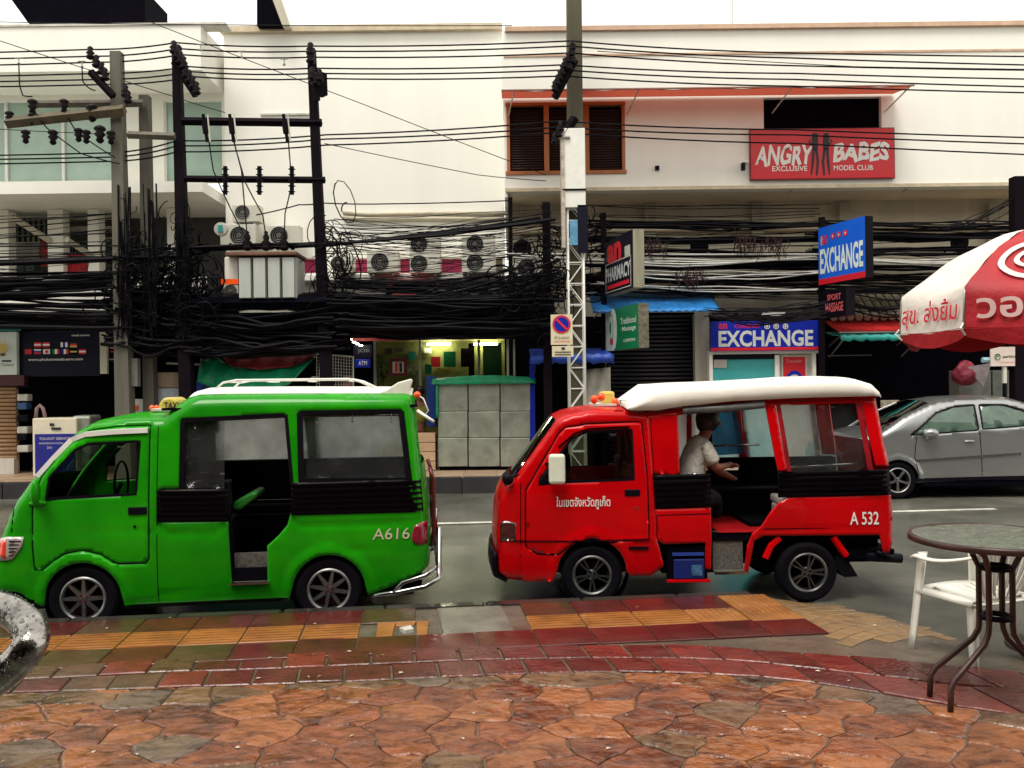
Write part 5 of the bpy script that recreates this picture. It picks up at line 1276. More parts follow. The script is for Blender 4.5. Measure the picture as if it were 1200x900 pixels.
for a, b, y0, y1 in ((48, 57, 282, 312), (76, 103, 298, 325)):
    X0_, X1_, Z0_, Z1_ = ext(a, y0, b, y1, 19.6); n = 16
    MB().grid([[(X0_ + (X1_ - X0_) * i / n, 19.6 + .03 * math.sin(i * 2.2), z) for i in range(n + 1)] for z in (Z0_, (Z0_ + Z1_) / 2, Z1_)]).build('curtain', RED_CLOTH, lb, smooth=True)
part(lb, 'door_panel', WHITE_D, (14, 283, 46, 303, 20.4, .05)); part(lb, 'door_panel', mat('green_shade', (.06, .12, .1), .4), (12, 304, 28, 330, 20.3, .05), (30, 306, 40, 330, 20.3, .05))
for (x0, y0, x1, y1) in ((12, 253, 60, 283), (78, 281, 108, 300)):
    a, b = W(x0, y0, 18.6), W(x1, y1, 19.4); MB().tube([a, b], .07, 4).build('sloping_beam', CREAM_D, lb)
for k in range(3): part(lb, 'lintel', CREAM_D, (60 + k * 22, 252 + k * 13, 150, 257 + k * 13, 19.9 + k * .2, .08))
# roof-top canopies
q = [(5, -12), (170, -12), (170, 27), (33, 27)]
one(MB().prism([(W(x, y, 18.4).x, W(x, y, 18.4).z) for x, y in q], 18.4, 19.6), 'roof_canopy', BLACKM, 'dark flat roof canopy on top of the building with green glass', 'canopy')
part(lb, 'coping', WHITE_D, (-60, 27.5, 264, 30, YL - .03, .4))
rc = thing('roof_stair', tuple(W(315, 30, 18.6)), 'dark roof-top shelter with slanting grey beam', 'shelter')
MB().prism([(W(x, y, 18.6).x, W(x, y, 18.6).z) for x, y in [(301, -15), (312, -15), (330, 30), (301, 30)]], 18.6, 19.4).build('wall', BLACKM, rc)
MB().prism([(W(x, y, 18.5).x, W(x, y, 18.5).z) for x, y in [(314, -15), (324, -15), (339, 30), (331, 30)]], 18.5, 18.75).build('beam', CREAM_D, rc)
one(MB().tube([W(858, -10, 18.5), W(858, 34, 18.5)], .012, 5), 'antenna', STEEL, 'thin mast standing on the cream roof above the club sign', 'antenna')

# --- ground floor walls between the shops
gf = bld('shop_row', 'dark ground floor shopfronts under the mass of cables', 0, 19)
part(gf, 'back_wall', BLACKM, (-200, 372, 1400, 552, 19.1, .15))  # near-black colour stands in for the unlit shop interiors
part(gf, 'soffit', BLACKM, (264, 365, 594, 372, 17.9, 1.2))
part(gf, 'pier', CREAM_D, (594, 345, 604, 548, 18.2, .3)); part(gf, 'pier', WHITE_D, (815, 368, 832, 548, 18.2, .3)); part(gf, 'pier', CREAM_D, (1258, 345, 1280, 548, 18.2, .3))
# rolling shutter
X0, X1, Z0, Z1 = ext(712, 366, 815, 548, 18.4)
sh = thing('roller_shutter', ((X0 + X1) / 2, 18.4, .27), 'black roller shutter beneath the bright blue awning', 'shutter')
MB().box(X0, X1, 18.42, 18.46, .27, Z1).build('curtain_back', BLACKM, sh)
sl = MB()
k = 0
while .3 + k * .085 < Z1:
    z = .3 + k * .085; sl.tube([(X0 + .02, 18.41, z), (X1 - .02, 18.41, z)], .028, 6); k += 1
tag(sl.build('shutter_slats', mat('dark_slat', (.03, .028, .04), .5, var=.3), sh, smooth=True), kind='stuff')
# massage shop with lit interior
ms = thing('massage_shop', tuple(W(515, 545, 18.6)), 'yellow lit shop interior behind the metal stall, with framed picture in its window', 'shop')
SHOPM = mat('shop_yellow', (.42, .4, .13), .8, var=.35, scale=5); 
X0, X1, Z0, Z1 = ext(438, 398, 592, 500, 19.05)
MB().box(X0, X1, 19.04, 19.09, .27, Z1 + .1).build('back_wall', SHOPM, ms)
for x, y in ((500, 401), (555, 401)):
    part(ms, 'ceiling_tube', LAMPON, (x, y + 1, x + 28, y + 3.2, 18.85, .05))
for a, b in ((438, 441), (491, 494), (560, 563)): part(ms, 'window_post', mat('grey_frame', (.3, .3, .26), .5), (a, 398, b, 500, 18.55, .06))
part(ms, 'window_glass', glassy('shop_glass', (.75, .8, .7), 1.2), (441, 400, 592, 500, 18.6, .01))
pf = part(ms, 'picture_frame', mat('maroon_frame', (.12, .012, .015), .4), (456, 420, 477, 441, 18.5, .03)); part(ms, 'picture', WHITE_D, (460, 424, 473, 437, 18.48, .02)); part(ms, 'picture_print', TXT_R, (463, 425, 466, 436, 18.47, .008)); part(ms, 'picture_print', TXT_K, (468, 425, 471, 436, 18.47, .008))
for i, (x, y, w, h, m) in enumerate([(451, 408, 8, 7, TXT_K), (478, 412, 9, 10, TEAL_S), (463, 408, 10, 4, GREEN_S), (497, 408, 9, 6, CREAM), (505, 418, 11, 12, TXT_R), (520, 412, 14, 18, GREEN_S), (540, 408, 9, 22, BLACKM), (479, 427, 8, 9, WHITE_D), (498, 427, 8, 11, TEAL_S), (549, 402, 7, 40, BLACKM), (566, 402, 22, 42, mat('shop_green', (.05, .2, .09), .6)), (512, 432, 16, 6, YELLOW)]):
    part(ms, 'poster', m, (x, y, x + w, y + h, 19.0 - i * .015, .012))
for i, (x, y, s_) in enumerate([(449, 436, 1), (443, 430, .8), (486, 446, 1.1)]):
    c = W(x, y, 18.9)
    mb = MB()
    for k in range(60):
        a, b = rnd.uniform(0, 6.28), rnd.uniform(-1, 1); p = Vector((math.cos(a) * .1, math.sin(a) * .1, b * .28)) * s_; d = Vector((rnd.uniform(-1, 1), rnd.uniform(-1, 1), rnd.uniform(-1, 1))).normalized() * .05
        e = d.orthogonal().normalized() * .02; mb.add([c + p - d, c + p + e, c + p + d, c + p - e], [(0, 1, 2, 3)])
    mb.tube([(c.x, c.y, .27), (c.x, c.y, c.z)], .012, 5)
    one(mb, 'potted_plant', mat('leafy_green', (.04, .13, .03), .5, var=.5), ('leafy plant left of the framed picture in the massage shop', 'small leafy plant at the left post of the massage shop', 'bushy plant right of the framed picture in the massage shop')[i], 'plant')
for i, (x, m) in enumerate(((492, mat('olive_shirt', (.3, .32, .04), .8)),)):
    a = W(x, 455, 18.2); pp = thing('person', (a.x, 18.2, .27), 'person in a yellow-green shirt standing at the shop door behind the metal stall', 'person')
    sh_ = a.z
    skinned('body', [[((a.x, 18.2, 1.2), (.14, .1)), ((a.x, 18.2, 1.45), (.15, .1)), ((a.x, 18.2, 1.62), (.06, .055)), ((a.x, 18.17, 1.72), (.07, .08)), ((a.x, 18.17, 1.84), (.06, .07))], [((a.x, 18.2, 1.45), .1), ((a.x - .2, 18.2, 1.5), .045), ((a.x - .25, 18.18, 1.22), .035), ((a.x - .12, 18.05, 1.12), .028)], [((a.x, 18.2, 1.45), .1), ((a.x + .2, 18.2, 1.5), .045), ((a.x + .26, 18.18, 1.22), .035), ((a.x + .2, 18.02, 1.1), .028)], [((a.x, 18.2, 1.2), .1), ((a.x - .1, 18.2, .75), .06), ((a.x - .1, 18.2, .3), .045)], [((a.x, 18.2, 1.2), .1), ((a.x + .1, 18.2, .75), .06), ((a.x + .1, 18.2, .3), .045)]], KCOP, pp)
    skinned('shirt', [[((a.x, 18.2, 1.12), (.19, .14)), ((a.x, 18.2, 1.45), (.19, .14)), ((a.x, 18.2, 1.57), (.1, .08))], [((a.x, 18.2, 1.45), .12), ((a.x - .2, 18.2, 1.5), .07), ((a.x - .24, 18.19, 1.32), .06)], [((a.x, 18.2, 1.45), .12), ((a.x + .2, 18.2, 1.5), .07), ((a.x + .24, 18.19, 1.32), .06)]], m, pp)
    MB().ell((a.x, 18.19, 1.8), .095, .1, .11).build('hair', HAIR, pp, smooth=True)

# ------------------------------------------------------------------ shop signs, stalls and street clutter
def board(px0, py0, px1, py1, Y, dep, m, label, cat='sign', name='sign_board', bevel=.006, frame=None):
    X0, X1, Z0, Z1 = ext(px0, py0, px1, py1, Y)
    t = thing(name, ((X0 + X1) / 2, Y, Z0), label, cat)
    MB().box(X0, X1, Y, Y + dep, Z0, Z1).build('board', m, t, bevel=bevel)
    if frame: MB().box(X0 - .03, X1 + .03, Y + .01, Y + dep + .01, Z0 - .03, Z1 + .03).build('frame', frame, t)
    return t
# exchange booth
eb = thing('exchange_booth', tuple(W(895, 548, 17.9)), 'money exchange booth with pale frame and turquoise counter panel', 'booth')
part(eb, 'side_post', CREAM, (832, 412, 836, 556, 17.85, .25)); part(eb, 'side_post', CREAM, (953, 412, 957, 556, 17.85, .25)); part(eb, 'side_post', CREAM, (909, 416, 914, 556, 17.87, .2))
part(eb, 'header', WHITE, (832, 410, 960, 414.5, 17.8, .3)); part(eb, 'blind', NAVY, (836, 414, 909, 421, 17.9, .03)); part(eb, 'counter_panel', CYAN_P, (836, 421, 909, 556, 17.93, .03)); part(eb, 'notice', WHITE_D, (837, 421.5, 851.5, 431, 17.9, .02)); part(eb, 'door', WHITE_D, (914, 414, 953, 556, 17.93, .03))
part(eb, 'roof', CREAM_D, (838, 344, 962, 370, 18.3, .3))
eps = board(918, 418, 944, 447, 17.88, .03, RED_S, 'red money transfer poster with blue arch on the booth door', 'poster', 'poster', frame=WHITE_D)
ptext('Transfer', 921, 421, 940, 425, 17.88, mat('pink_ink', (.7, .3, .3), .5, bump=0), eps)
c = W(931, 447, 17.87); mb = MB(); mb.prism([(c.x + .17 * math.cos(R(a)), c.z + .22 * math.sin(R(a))) for a in range(0, 181, 12)], 17.866, 17.876).build('arch_print', BLUE_S, eps)
MB().prism([(c.x + .13 * math.cos(R(a)), c.z + .14 * math.sin(R(a))) for a in range(0, 181, 12)], 17.86, 17.865).build('arch_print', WHITE_D, eps)
es = board(833, 376, 961, 411, 17.7, .14, BLUE_S, 'wide blue EXCHANGE sign above the booth window')
ptext('EXCHANGE', 842, 387, 953, 406, 17.7, mat('grey_white_letters', (.62, .64, .62), .4, bump=0), es, bold=.03)
part(es, 'red_stripe', RED_S, (833, 407, 961, 410.5, 17.69, .01)); ptext('an', 842, 379, 852, 385.5, 17.7, TXT_R, es, bold=.03); ptext('CURRENCY', 861, 380, 891, 384.5, 17.7, TXT_R, es, bold=.01)
for x in (899, 909.5, 920.5):
    c = W(x, 382.5, 17.69); MB().lathe([(.055, 0), (.055, .008), (.038, .008), (.038, 0)], (c.x, 17.685, c.z), 20, 'Y', close=True).ell((c.x, 17.69, c.z), .022, .006, .03, 8, 6).build('badge', WHITE_D, es)
# blade signs that stick out over the pavement
def blade(fx, fy, nx_, ny_, z0, z1, th, face, edge, label, name='blade_sign'):
    t = thing(name, ((fx + nx_) / 2, (fy + ny_) / 2, z0), label, 'sign')
    A, B = Vector((fx, fy)), Vector((nx_, ny_)); ax = (B - A).normalized(); nr = Vector((ax.y, -ax.x)); L = (B - A).length   # nr points to the left/photographer side
    if nr.x > 0: nr = -nr
    def pt(a, d, z): p = A + ax * a - nr * d; return (p.x, p.y, z)
    mb = MB(); mb.add([pt(0, 0, z0), pt(L, 0, z0), pt(L, th, z0), pt(0, th, z0), pt(0, 0, z1), pt(L, 0, z1), pt(L, th, z1), pt(0, th, z1)], [(0, 3, 2, 1), (4, 5, 6, 7), (0, 1, 5, 4), (1, 2, 6, 5), (2, 3, 7, 6), (3, 0, 4, 7)])
    mb.build('box', edge, t)
    m2 = MB(); g = .0; m2.add([pt(g, -.004, z0 + g), pt(L - g, -.004, z0 + g), pt(L - g, -.004, z1 - g), pt(g, -.004, z1 - g)], [(0, 1, 2, 3)]); m2.build('face', face, t)
    MB().tube([pt(0, th / 2, (z0 + z1) / 2), pt(-.9, th / 2, (z0 + z1) / 2)], .03, 6).build('bracket', BLACK, t)
    def put(s, u, v, w, h, m, bold=.02, shear=0):     # u,v,w,h as fractions of the face
        c = pt(L * u, -.008, z0 + (z1 - z0) * v); return lettering(s, w * L, h * (z1 - z0), c, m, t, ax=(ax.x, ax.y, 0), depth=.002, bold=bold, shear=shear, name='lettering')
    def patch(u0, v0, u1, v1, m, name='stripe', d=.008):
        q = MB(); q.add([pt(L * u0, -d, z0 + (z1 - z0) * v0), pt(L * u1, -d, z0 + (z1 - z0) * v0), pt(L * u1, -d, z0 + (z1 - z0) * v1), pt(L * u0, -d, z0 + (z1 - z0) * v1)], [(0, 1, 2, 3)]); return q.build(name, m, t)
    def disc(u, v, r, m, name='disc', sx=1, d=.009):
        c = A + ax * (L * u); q = MB(); q.add([tuple(Vector(pt(L * u + r * sx * math.cos(R(a)), -d, z0 + (z1 - z0) * v + r * math.sin(R(a))))) for a in range(0, 360, 20)], [tuple(range(18))]); return q.build(name, m, t)
    return t, put, patch, disc
zc0, zc1 = W(989, 330, 16.9).z, W(989, 261, 16.9).z
BRIGHTB = mat('bright_blue_sign', (.005, .12, .72), .35, var=.06, scale=2, bump=0)
t, put, patch, disc = blade(6.02, 17.5, 6.42, 16.2, zc0, zc1, .17, BRIGHTB, BLACK, 'bright blue EXCHANGE blade sign high above the small red-lettered sign')
put('EXCHANGE', .5, .40, .92, .44, mat('mint_letters', (.7, .82, .78), .4, bump=0), .03); patch(0, 0, 1, .1, RED_S)
put('an', .15, .77, .14, .15, TXT_R, .03); patch(.06, .69, .12, .84, WHITE_D, 'logo_print')
for u in (.33, .46, .6): disc(u, .8, .06, TXT_R, 'badge'); disc(u, .8, .025, TXT_W, 'badge_mark', .6, .012)
z0, z1 = W(980, 371, 17.1).z, W(980, 339, 17.1).z
t, put, patch, disc = blade(6.07, 17.4, 6.26, 16.75, z0, z1, .2, BLACK, BLACK, 'small black sign with red lettering below the blue EXCHANGE blade sign')
put('SPORT', .5, .72, .62, .22, mat('letter_red', (.6, .1, .12), .5, bump=0)); put('MASSAGE', .5, .35, .8, .34, MATS['letter_red'])  # plain red lettering colour
z0, z1 = 3.62, 4.66
t, put, patch, disc = blade(1.84, 17.6, 2.19, 16.0, z0, z1, .21, NAVY, mat('mossy_edge', (.3, .28, .2), .8, var=.4, scale=9, streak=True), 'dark blue PHARMACY blade sign with big red letters')
put('an', .38, .74, .5, .34, TXT_R, .05); patch(.74, .58, .92, .76, WHITE_D, 'mortar_print'); put('PHARMACY', .5, .36, .84, .26, mat('pale_letters', (.55, .6, .6), .5, bump=0), .03); patch(.12, .1, .88, .17, TXT_R)
for a in ((.06, .04, .94, .055), (.06, .56, .94, .575), (.06, .04, .075, .575), (.925, .04, .94, .575)): patch(*a, WHITE_D, 'border')
z0, z1 = 2.54, 3.34
t, put, patch, disc = blade(1.86, 17.6, 2.27, 16.0, z0, z1, .2, GREEN_S, mat('photo_edge', (.16, .14, .1), .5, var=.7, scale=14), 'green massage blade sign with white oval emblem below the PHARMACY sign')
patch(.0, .0, .28, 1, mat('mint_face', (.55, .66, .58), .5, bump=0), 'emblem_ground'); disc(.27, .5, .39, MATS['mint_face'], 'emblem_ground', .42); disc(.19, .55, .26, GREEN_S, 'emblem_ring', .42, .012); disc(.19, .55, .235, MATS['mint_face'], 'emblem_ring', .42, .014); disc(.17, .55, .12, GREEN_S, 'emblem_figure', .4, .016); disc(.2, .22, .07, TXT_R, 'emblem_lotus', 1.2, .016)
put('Traditional', .72, .66, .46, .15, MATS['mint_face'], .01); put('Massage', .74, .46, .4, .14, MATS['mint_face'], .01); put('OPEN', .74, .2, .34, .07, MATS['mint_face'])
# awnings
def awning(x0, y0, x1, y1, Yb, dep, m, label, n=20, ribs=False, name='awning', drop=0):
    X0, X1 = W(x0, y0, Yb).x, W(x1, y0, Yb).x; Za = W((x0 + x1) / 2, y0, Yb).z; Zb_ = W((x0 + x1) / 2, y1, Yb - dep).z
    t = thing(name, ((X0 + X1) / 2, Yb, Zb_), label, 'awning')
    rows = []
    for j in range(7):
        f = j / 6; rows.append([(X0 + (X1 - X0) * i / n, Yb - dep * f, Za + (Zb_ - Za) * f + (.02 * math.sin(i * 2.4) if not ribs else .018 * math.cos(i * math.pi)) * (1 if ribs else f) - .03 * math.sin(f * math.pi)) for i in range(n + 1)])
    if drop: rows.append([(a, b, c - drop * (1 + .1 * math.sin(i * 1.7))) for i, (a, b, c) in enumerate(rows[-1])])
    MB().grid(rows).build('canopy', m, t, smooth=not ribs, solid=.012)
    MB().tube([(X0, Yb - dep + .02, Zb_ - .02), (X1, Yb - dep + .02, Zb_ - .02)], .02, 6).build('front_bar', STEEL, t)
    for X in (X0 + .1, X1 - .1): MB().tube([(X, Yb, Za - .5), (X, Yb - dep + .03, Zb_ - .03)], .015, 6).build('stay', STEEL, t)
    return t
awning(690, 343, 832, 364, 18.2, .9, BLUE_AW, 'bright blue corrugated awning over the black roller shutter', 44, False, drop=.03)
awning(620, 409, 712, 416, 17.9, 1.1, BLUE_CL, 'dark blue tarpaulin awning behind the no parking sign', drop=.16)
awning(966, 376, 1056, 388, 18.2, .8, mat('red_sheet', (.6, .03, .03), .5, var=.3), 'red corrugated awning right of the small black sign', 60, True)
awning(966, 389, 1062, 393, 18.1, .9, TEAL_S, 'teal awning just below the red corrugated one', drop=.1)
mbt = thing('tiled_roof', tuple(W(1010, 380, 18.3)), 'grey ridged tile roof between the small black sign and the parasol', 'roof')
X0, X1 = W(966, 360, 18.3).x, W(1100, 360, 18.3).x; za, zb_ = W(1010, 338, 18.9).z, W(1010, 372, 18.0).z
n = int((X1 - X0) / .16)
for k in range(n):
    for j in range(4):
        x = X0 + (k + .5) * (X1 - X0) / n; f0, f1 = j / 4, (j + 1.15) / 4
        MB().tube([(x, 18.9 - .9 * f0, za + (zb_ - za) * f0), (x, 18.9 - .9 * f1, za + (zb_ - za) * f1 + .02)], [.06, .075], 6).build('tile', ROOFT, mbt)
# grey corrugated lean-to above the booth
lt = thing('lean_to_roof', tuple(W(925, 372, 18.3)), 'pale corrugated lean-to roof above the wide EXCHANGE sign', 'roof')
X0, X1 = W(868, 350, 18.3).x, W(960, 350, 18.3).x
MB().grid([[(X0 + (X1 - X0) * i / 70, 19.2 - 1.1 * j / 3, W(925, 343, 19.2).z + (W(925, 366, 18.1).z - W(925, 343, 19.2).z) * j / 3 + .02 * math.cos(i * math.pi)) for i in range(71)] for j in range(4)]).build('sheet', ROOFT, lt, solid=.01)
part(lt, 'vent_window', BLACKM, (836, 335, 864, 354, 18.35, .05)); part(lt, 'plate', WHITE, (893, 338, 919, 346, 18.2, .03)); part(lt, 'plate', CREAM, (893, 366, 920, 370, 17.95, .03)); part(lt, 'fascia', CREAM_D, (838, 355, 962, 372, 18.33, .05))
# red building fascia over the massage shop
fs = thing('shop_fascia', tuple(W(520, 392, 18.1)), 'dull red fascia board with small picture panel above the massage shop', 'fascia')
DRED = mat('dull_red', (.3, .03, .03), .6, var=.5, scale=7)
part(fs, 'board', DRED, (396, 369, 632, 379, 18.05, .08)); part(fs, 'board', BLACKM, (396, 380, 632, 398, 18.1, .08)); part(fs, 'board', DRED, (398, 396, 480, 399.5, 18.02, .05))
part(fs, 'picture_panel', WHITE_D, (455, 374, 476, 384, 17.95, .04)); part(fs, 'picture_print', RED_S, (460, 376, 465, 383, 17.94, .01)); part(fs, 'picture_print', BLUE_S, (467, 375, 472, 383, 17.94, .01)); part(fs, 'ceiling_lamp', LAMPON, (503, 391.5, 518, 394, 18.0, .05))
rbx = board(452, 333, 498, 358, 18.2, .25, BLACKM, 'dark sign box with red top edge on the white wall under the fans', 'box', 'sign_box'); part(rbx, 'top_edge', RED_S, (452, 332, 498, 334.5, 18.18, .2)); part(rbx, 'mark', mat('dim_red', (.3, .04, .04), .5), (459, 343, 488, 355, 18.18, .01))
# galvanised metal stall with green tarpaulin
mk = thing('market_stall', tuple(W(568, 548, 17.2)), 'closed market stall of nine galvanised panels under a green tarpaulin', 'stall')
X0, X1, Z0, Z1 = ext(513, 446, 622, 547, 17.2)
MB().box(X0 + .02, X1 - .02, 17.23, 18.1, .27, Z1 + .05).build('body', BLACKM, mk)
xs_ = [513, 548.5, 586, 622]; ys_ = [446, 482, 513, 547]
for i in range(3):
    for j in range(3):
        a0_, a1_, b0_, b1_ = ext(xs_[i], ys_[j], xs_[i + 1], ys_[j + 1], 17.2)
        Mx = Matrix.Translation(((a0_ + a1_) / 2, 17.21, (b0_ + b1_) / 2)) @ Matrix.Rotation(rnd.uniform(-.012, .012), 4, 'X') @ Matrix.Rotation(rnd.uniform(-.01, .01), 4, 'Z')
        w_, h_ = (a1_ - a0_) / 2 - .012, (b1_ - b0_) / 2 - .006
        MB().box(-w_, w_, -.012, .012, -h_, h_, Mx).build('panel', GALV, mk, bevel=.008)
ZZ = Z1
MB().grid([[(X0 - .1 + (X1 - X0 + .2) * i / 20, 17.1 + .12 * j if j < 6 else 18.0, ZZ + (.04 if j else -.06) + .06 * math.sin(i / 20 * 3.1) * (j > 0) + .012 * math.sin(i * 2.1 + j)) for i in range(21)] for j in range(7)]).build('tarpaulin', GREEN_CL, mk, smooth=True, solid=.01)
MB().grid([[(X0 - .02 - .012 * (i % 2), 17.15 + .1 * i, ZZ + .02 - (ZZ - W(510, 491, 17.2).z) * j / 6) for i in range(7)] for j in range(7)]).grid([[(X0 - .03 + .1 * i / 2, 17.14 + .01 * math.sin(j), ZZ + .02 - (ZZ - W(510, 491, 17.2).z) * j / 6) for i in range(2)] for j in range(7)]).build('tarpaulin_side', GREEN_CL, mk, smooth=True, solid=.01)
bf = thing('blue_booth', tuple(W(666, 548, 17.4)), 'dark booth with blue corner post between the metal stall and the lattice tower', 'booth')
part(bf, 'corner_post', BLUE_S, (621, 425, 627, 515, 17.2, .2)); part(bf, 'interior', BLACKM, (627, 418, 712, 548, 17.9, .2)); part(bf, 'header', BLUE_S, (620, 420, 712, 425, 17.3, .1))  # black slab paints the darkness inside the booth
q = W(703, 470, 17.2)
one(MB().grid([[(q.x - .3 + .5 * i / 8 - .06 * (j / 8) * (1 - i / 8), 17.1 + .03 * math.sin(i * 1.7 + j * .6), W(700, 433, 17.1).z - .9 * j / 8 + .04 * i / 8) for i in range(9)] for j in range(9)]), 'hanging_cloth', mat('grey_cloth', (.5, .48, .42), .8, var=.25, scale=4, bump=.5), 'grey-white cloth hanging right of the lattice tower', 'cloth', smooth=True, solid=.006)
bxs = [(497, 508, 509, 551)]
for (x0, y0, x1, y1) in bxs:
    X0_, X1_, Z0_, Z1_ = ext(x0, y0, x1, 551, 17.0)
    cb = thing('tiled_step', ((X0_ + X1_) / 2, 17.2, .27), 'low tan tiled wall left of the metal stall', 'wall')
    for k in range(4): MB().box(X0_ - .4, X1_, 17.2, 17.6, .28 + k * (Z1_ - .28) / 4, .27 + (k + 1) * (Z1_ - .28) / 4).build('block', TAN, cb, bevel=.01)
cr = board(500, 441, 510, 500, 17.8, .3, BLUE_CL, 'dark blue cloth bundle beside the green tarpaulin', 'bundle', 'cloth_bundle')
# truss tower, lattice
def sbox(mb, a, b, w): mb.tube([a, b], w, 4)
tw = thing('lattice_tower', tuple(W(675, 545, 16.7)), 'white steel lattice tower clad in white panels at its top', 'tower')
XA, XB = W(666, 350, 16.6).x, W(684, 350, 16.6).x; Z0, Z1 = .27, W(675, 235, 16.6).z; D = .28
for X in (XA, XB):
    for Y in (16.5, 16.5 + D): MB().tube([(X, Y, Z0), (X, Y, Z1)], .022, 6).build('upright', WHITE, tw, smooth=True)
n = 13
for k in range(n):
    a, b = Z0 + (Z1 - Z0) * k / n, Z0 + (Z1 - Z0) * (k + 1) / n
    for pa, pb in (((XA, 16.5), (XB, 16.5)), ((XB, 16.5), (XB, 16.5 + D)), ((XA, 16.5 + D), (XB, 16.5 + D))):
        p0, p1_ = (pa, pb) if k % 2 else (pb, pa)
        MB().tube([(p0[0], p0[1], a), (p1_[0], p1_[1], b)], .011, 5).build('diagonal', WHITE, tw); MB().tube([(pa[0], pa[1], a), (pb[0], pb[1], a)], .011, 5).build('crossbar', WHITE, tw)
    if k % 2 == 0: MB().tube([(XA, 16.5, b), (XB, 16.5, a)], .009, 5).build('diagonal', WHITE, tw)
part(tw, 'cladding', WHITE, (660, 150, 686, 243, 16.42, .35), bevel=.01); part(tw, 'cladding_edge', mat('rust_white', (.5, .42, .36), .7, var=.5, scale=9), (658, 150, 662, 290, 16.40, .3))
part(tw, 'strap', BLACK, (659, 221, 687, 223, 16.40, .4)); part(tw, 'blue_sign_panel', mat('pale_blue', (.1, .3, .5), .5, var=.4), (668, 258, 677, 287, 16.4, .04)); part(tw, 'dark_panel', NAVY, (677, 240, 689, 296, 16.42, .08))
# no parking sign
npk = thing('no_parking_sign', tuple(W(658, 420, 16.2)), 'no parking sign with blue and red disc on the lattice tower', 'sign')
part(npk, 'plate', mat('cream_plate', (.68, .6, .42), .5, var=.1), (645.5, 368.5, 671, 404, 16.2, .02)); part(npk, 'lower_plate', MATS['cream_plate'], (647, 405.5, 672, 418, 16.2, .02))
c = W(658, 380, 16.19)
MB().lathe([(.0001, .0), (.165, .0)], (c.x, 16.19, c.z), 32, 'Y', cap=False).build('red_disc', TXT_R, npk); MB().lathe([(.0001, 0), (.13, 0)], (c.x, 16.185, c.z), 32, 'Y', cap=False).build('blue_disc', BLUE_S, npk)
MB().box(-.15, .15, -.002, .002, -.02, .02, Matrix.Translation((c.x, 16.18, c.z)) @ Matrix.Rotation(R(45), 4, 'Y')).build('red_bar', TXT_R, npk)
ptext('ห้ามจอด', 650, 393.5, 667, 397.5, 16.2, TXT_K, npk); ptext('NO PARKING', 650, 399, 668, 401.5, 16.2, TXT_R, npk); part(npk, 'mark', TXT_K, (658, 407, 662, 409.5, 16.19, .01)); part(npk, 'text_line', TXT_K, (650, 412, 669, 412.8, 16.19, .01), (650, 415, 669, 415.7, 16.19, .01))
# left shops
wsn = board(-24, 389, 19.5, 439.5, 17.6, .1, mat('mint_white', (.62, .7, .64), .4, var=.05, bump=0), 'white sign with a little sun drawing beside the black flag sign')
c = W(3, 408, 17.59); MB().lathe([(.0001, 0), (.09, 0)], (c.x, 17.59, c.z), 20, 'Y', cap=False).build('sun_print', YELLOW, wsn)
for k in range(10): 
    a = k * .628; MB().box(.11, .16, -.001, .001, -.006, .006, Matrix.Translation((c.x, 17.59, c.z)) @ Matrix.Rotation(a, 4, 'Y')).build('sun_ray', YELLOW, wsn)
part(wsn, 'figure_print', TXT_K, (2, 422, 13, 424, 17.59, .008), (-4, 414, 6, 417, 17.59, .008)); ptext('Thailand', 1, 426, 16, 429, 17.6, TXT_K, wsn)
ts = board(-30, 375, 22, 388, 17.6, .08, TEAL_S, 'teal strip sign above the white sun sign'); ptext('TAILORING', -25, 382.5, 21, 387.5, 17.6, TXT_K, ts)
part(ts, 'white_cap', WHITE, (-30, 366, 27, 375, 17.5, .6))
bs = board(22, 388, 117, 441, 17.7, .1, NAVY, 'black travel agency sign with two rows of small flags')
for (x, y, cs3, v) in [(44, 404, (TXT_R, TXT_W, TXT_R), 0), (54, 404, (TXT_R, TXT_W, TXT_R), 0), (75, 404, (TXT_W, BLUE_S, TXT_W), 1), (86, 404, (TXT_K, TXT_R, YELLOW), 0), (33, 412, (TXT_R, TXT_R, TXT_R), 0), (44, 412, (TXT_W, BLUE_S, TXT_R), 0), (54.5, 412, (TXT_W, TXT_R, TXT_W), 2), (65.5, 412, (GREEN_S, TXT_W, TXT_R), 1), (76, 412, (BLUE_S, TXT_W, TXT_R), 1), (86, 412, (BLACKM, YELLOW, BLACKM), 0), (96.5, 412, (TXT_R, TXT_W, TXT_R), 0)]:
    for k in range(3):
        if v == 1: part(bs, 'flag_print', cs3[k], (x - 4 + k * 2.7, y - 2.8, x - 4 + (k + 1) * 2.7, y + 2.8, 17.69, .008))
        elif v == 0: part(bs, 'flag_print', cs3[k], (x - 4, y - 2.8 + k * 1.9, x + 4, y - 2.8 + (k + 1) * 1.9, 17.69, .008))
    if v == 2: part(bs, 'flag_print', TXT_W, (x - 4, y - 2.8, x + 4, y + 2.8, 17.69, .008)); part(bs, 'flag_print', TXT_R, (x - 1.5, y - 1.6, x + 1.5, y + 1.6, 17.68, .008))
ptext('www.phuketreisebuero.com', 33, 419.5, 97, 423.5, 17.7, TXT_W, bs, bold=.012); ptext('travel service', 84, 391.5, 105, 394, 17.7, TXT_W, bs)
one(pbox(MB(), 117, 389, 125, 438, 17.5, .08), 'banner', mat('cream_banner', (.6, .58, .46), .6, var=.15), 'narrow cream banner at the right end of the black flag sign', 'banner')
ss = board(127, 405, 141, 424, 17.7, .06, NAVY, 'tiny dark sign with flags right of the cream banner')
part(ss, 'print', WHITE_D, (129, 407, 138, 408.5, 17.69, .01)); part(ss, 'print', TXT_R, (129, 411, 139, 413, 17.69, .01)); part(ss, 'print', WHITE_D, (128, 420.5, 140, 421.8, 17.69, .01))
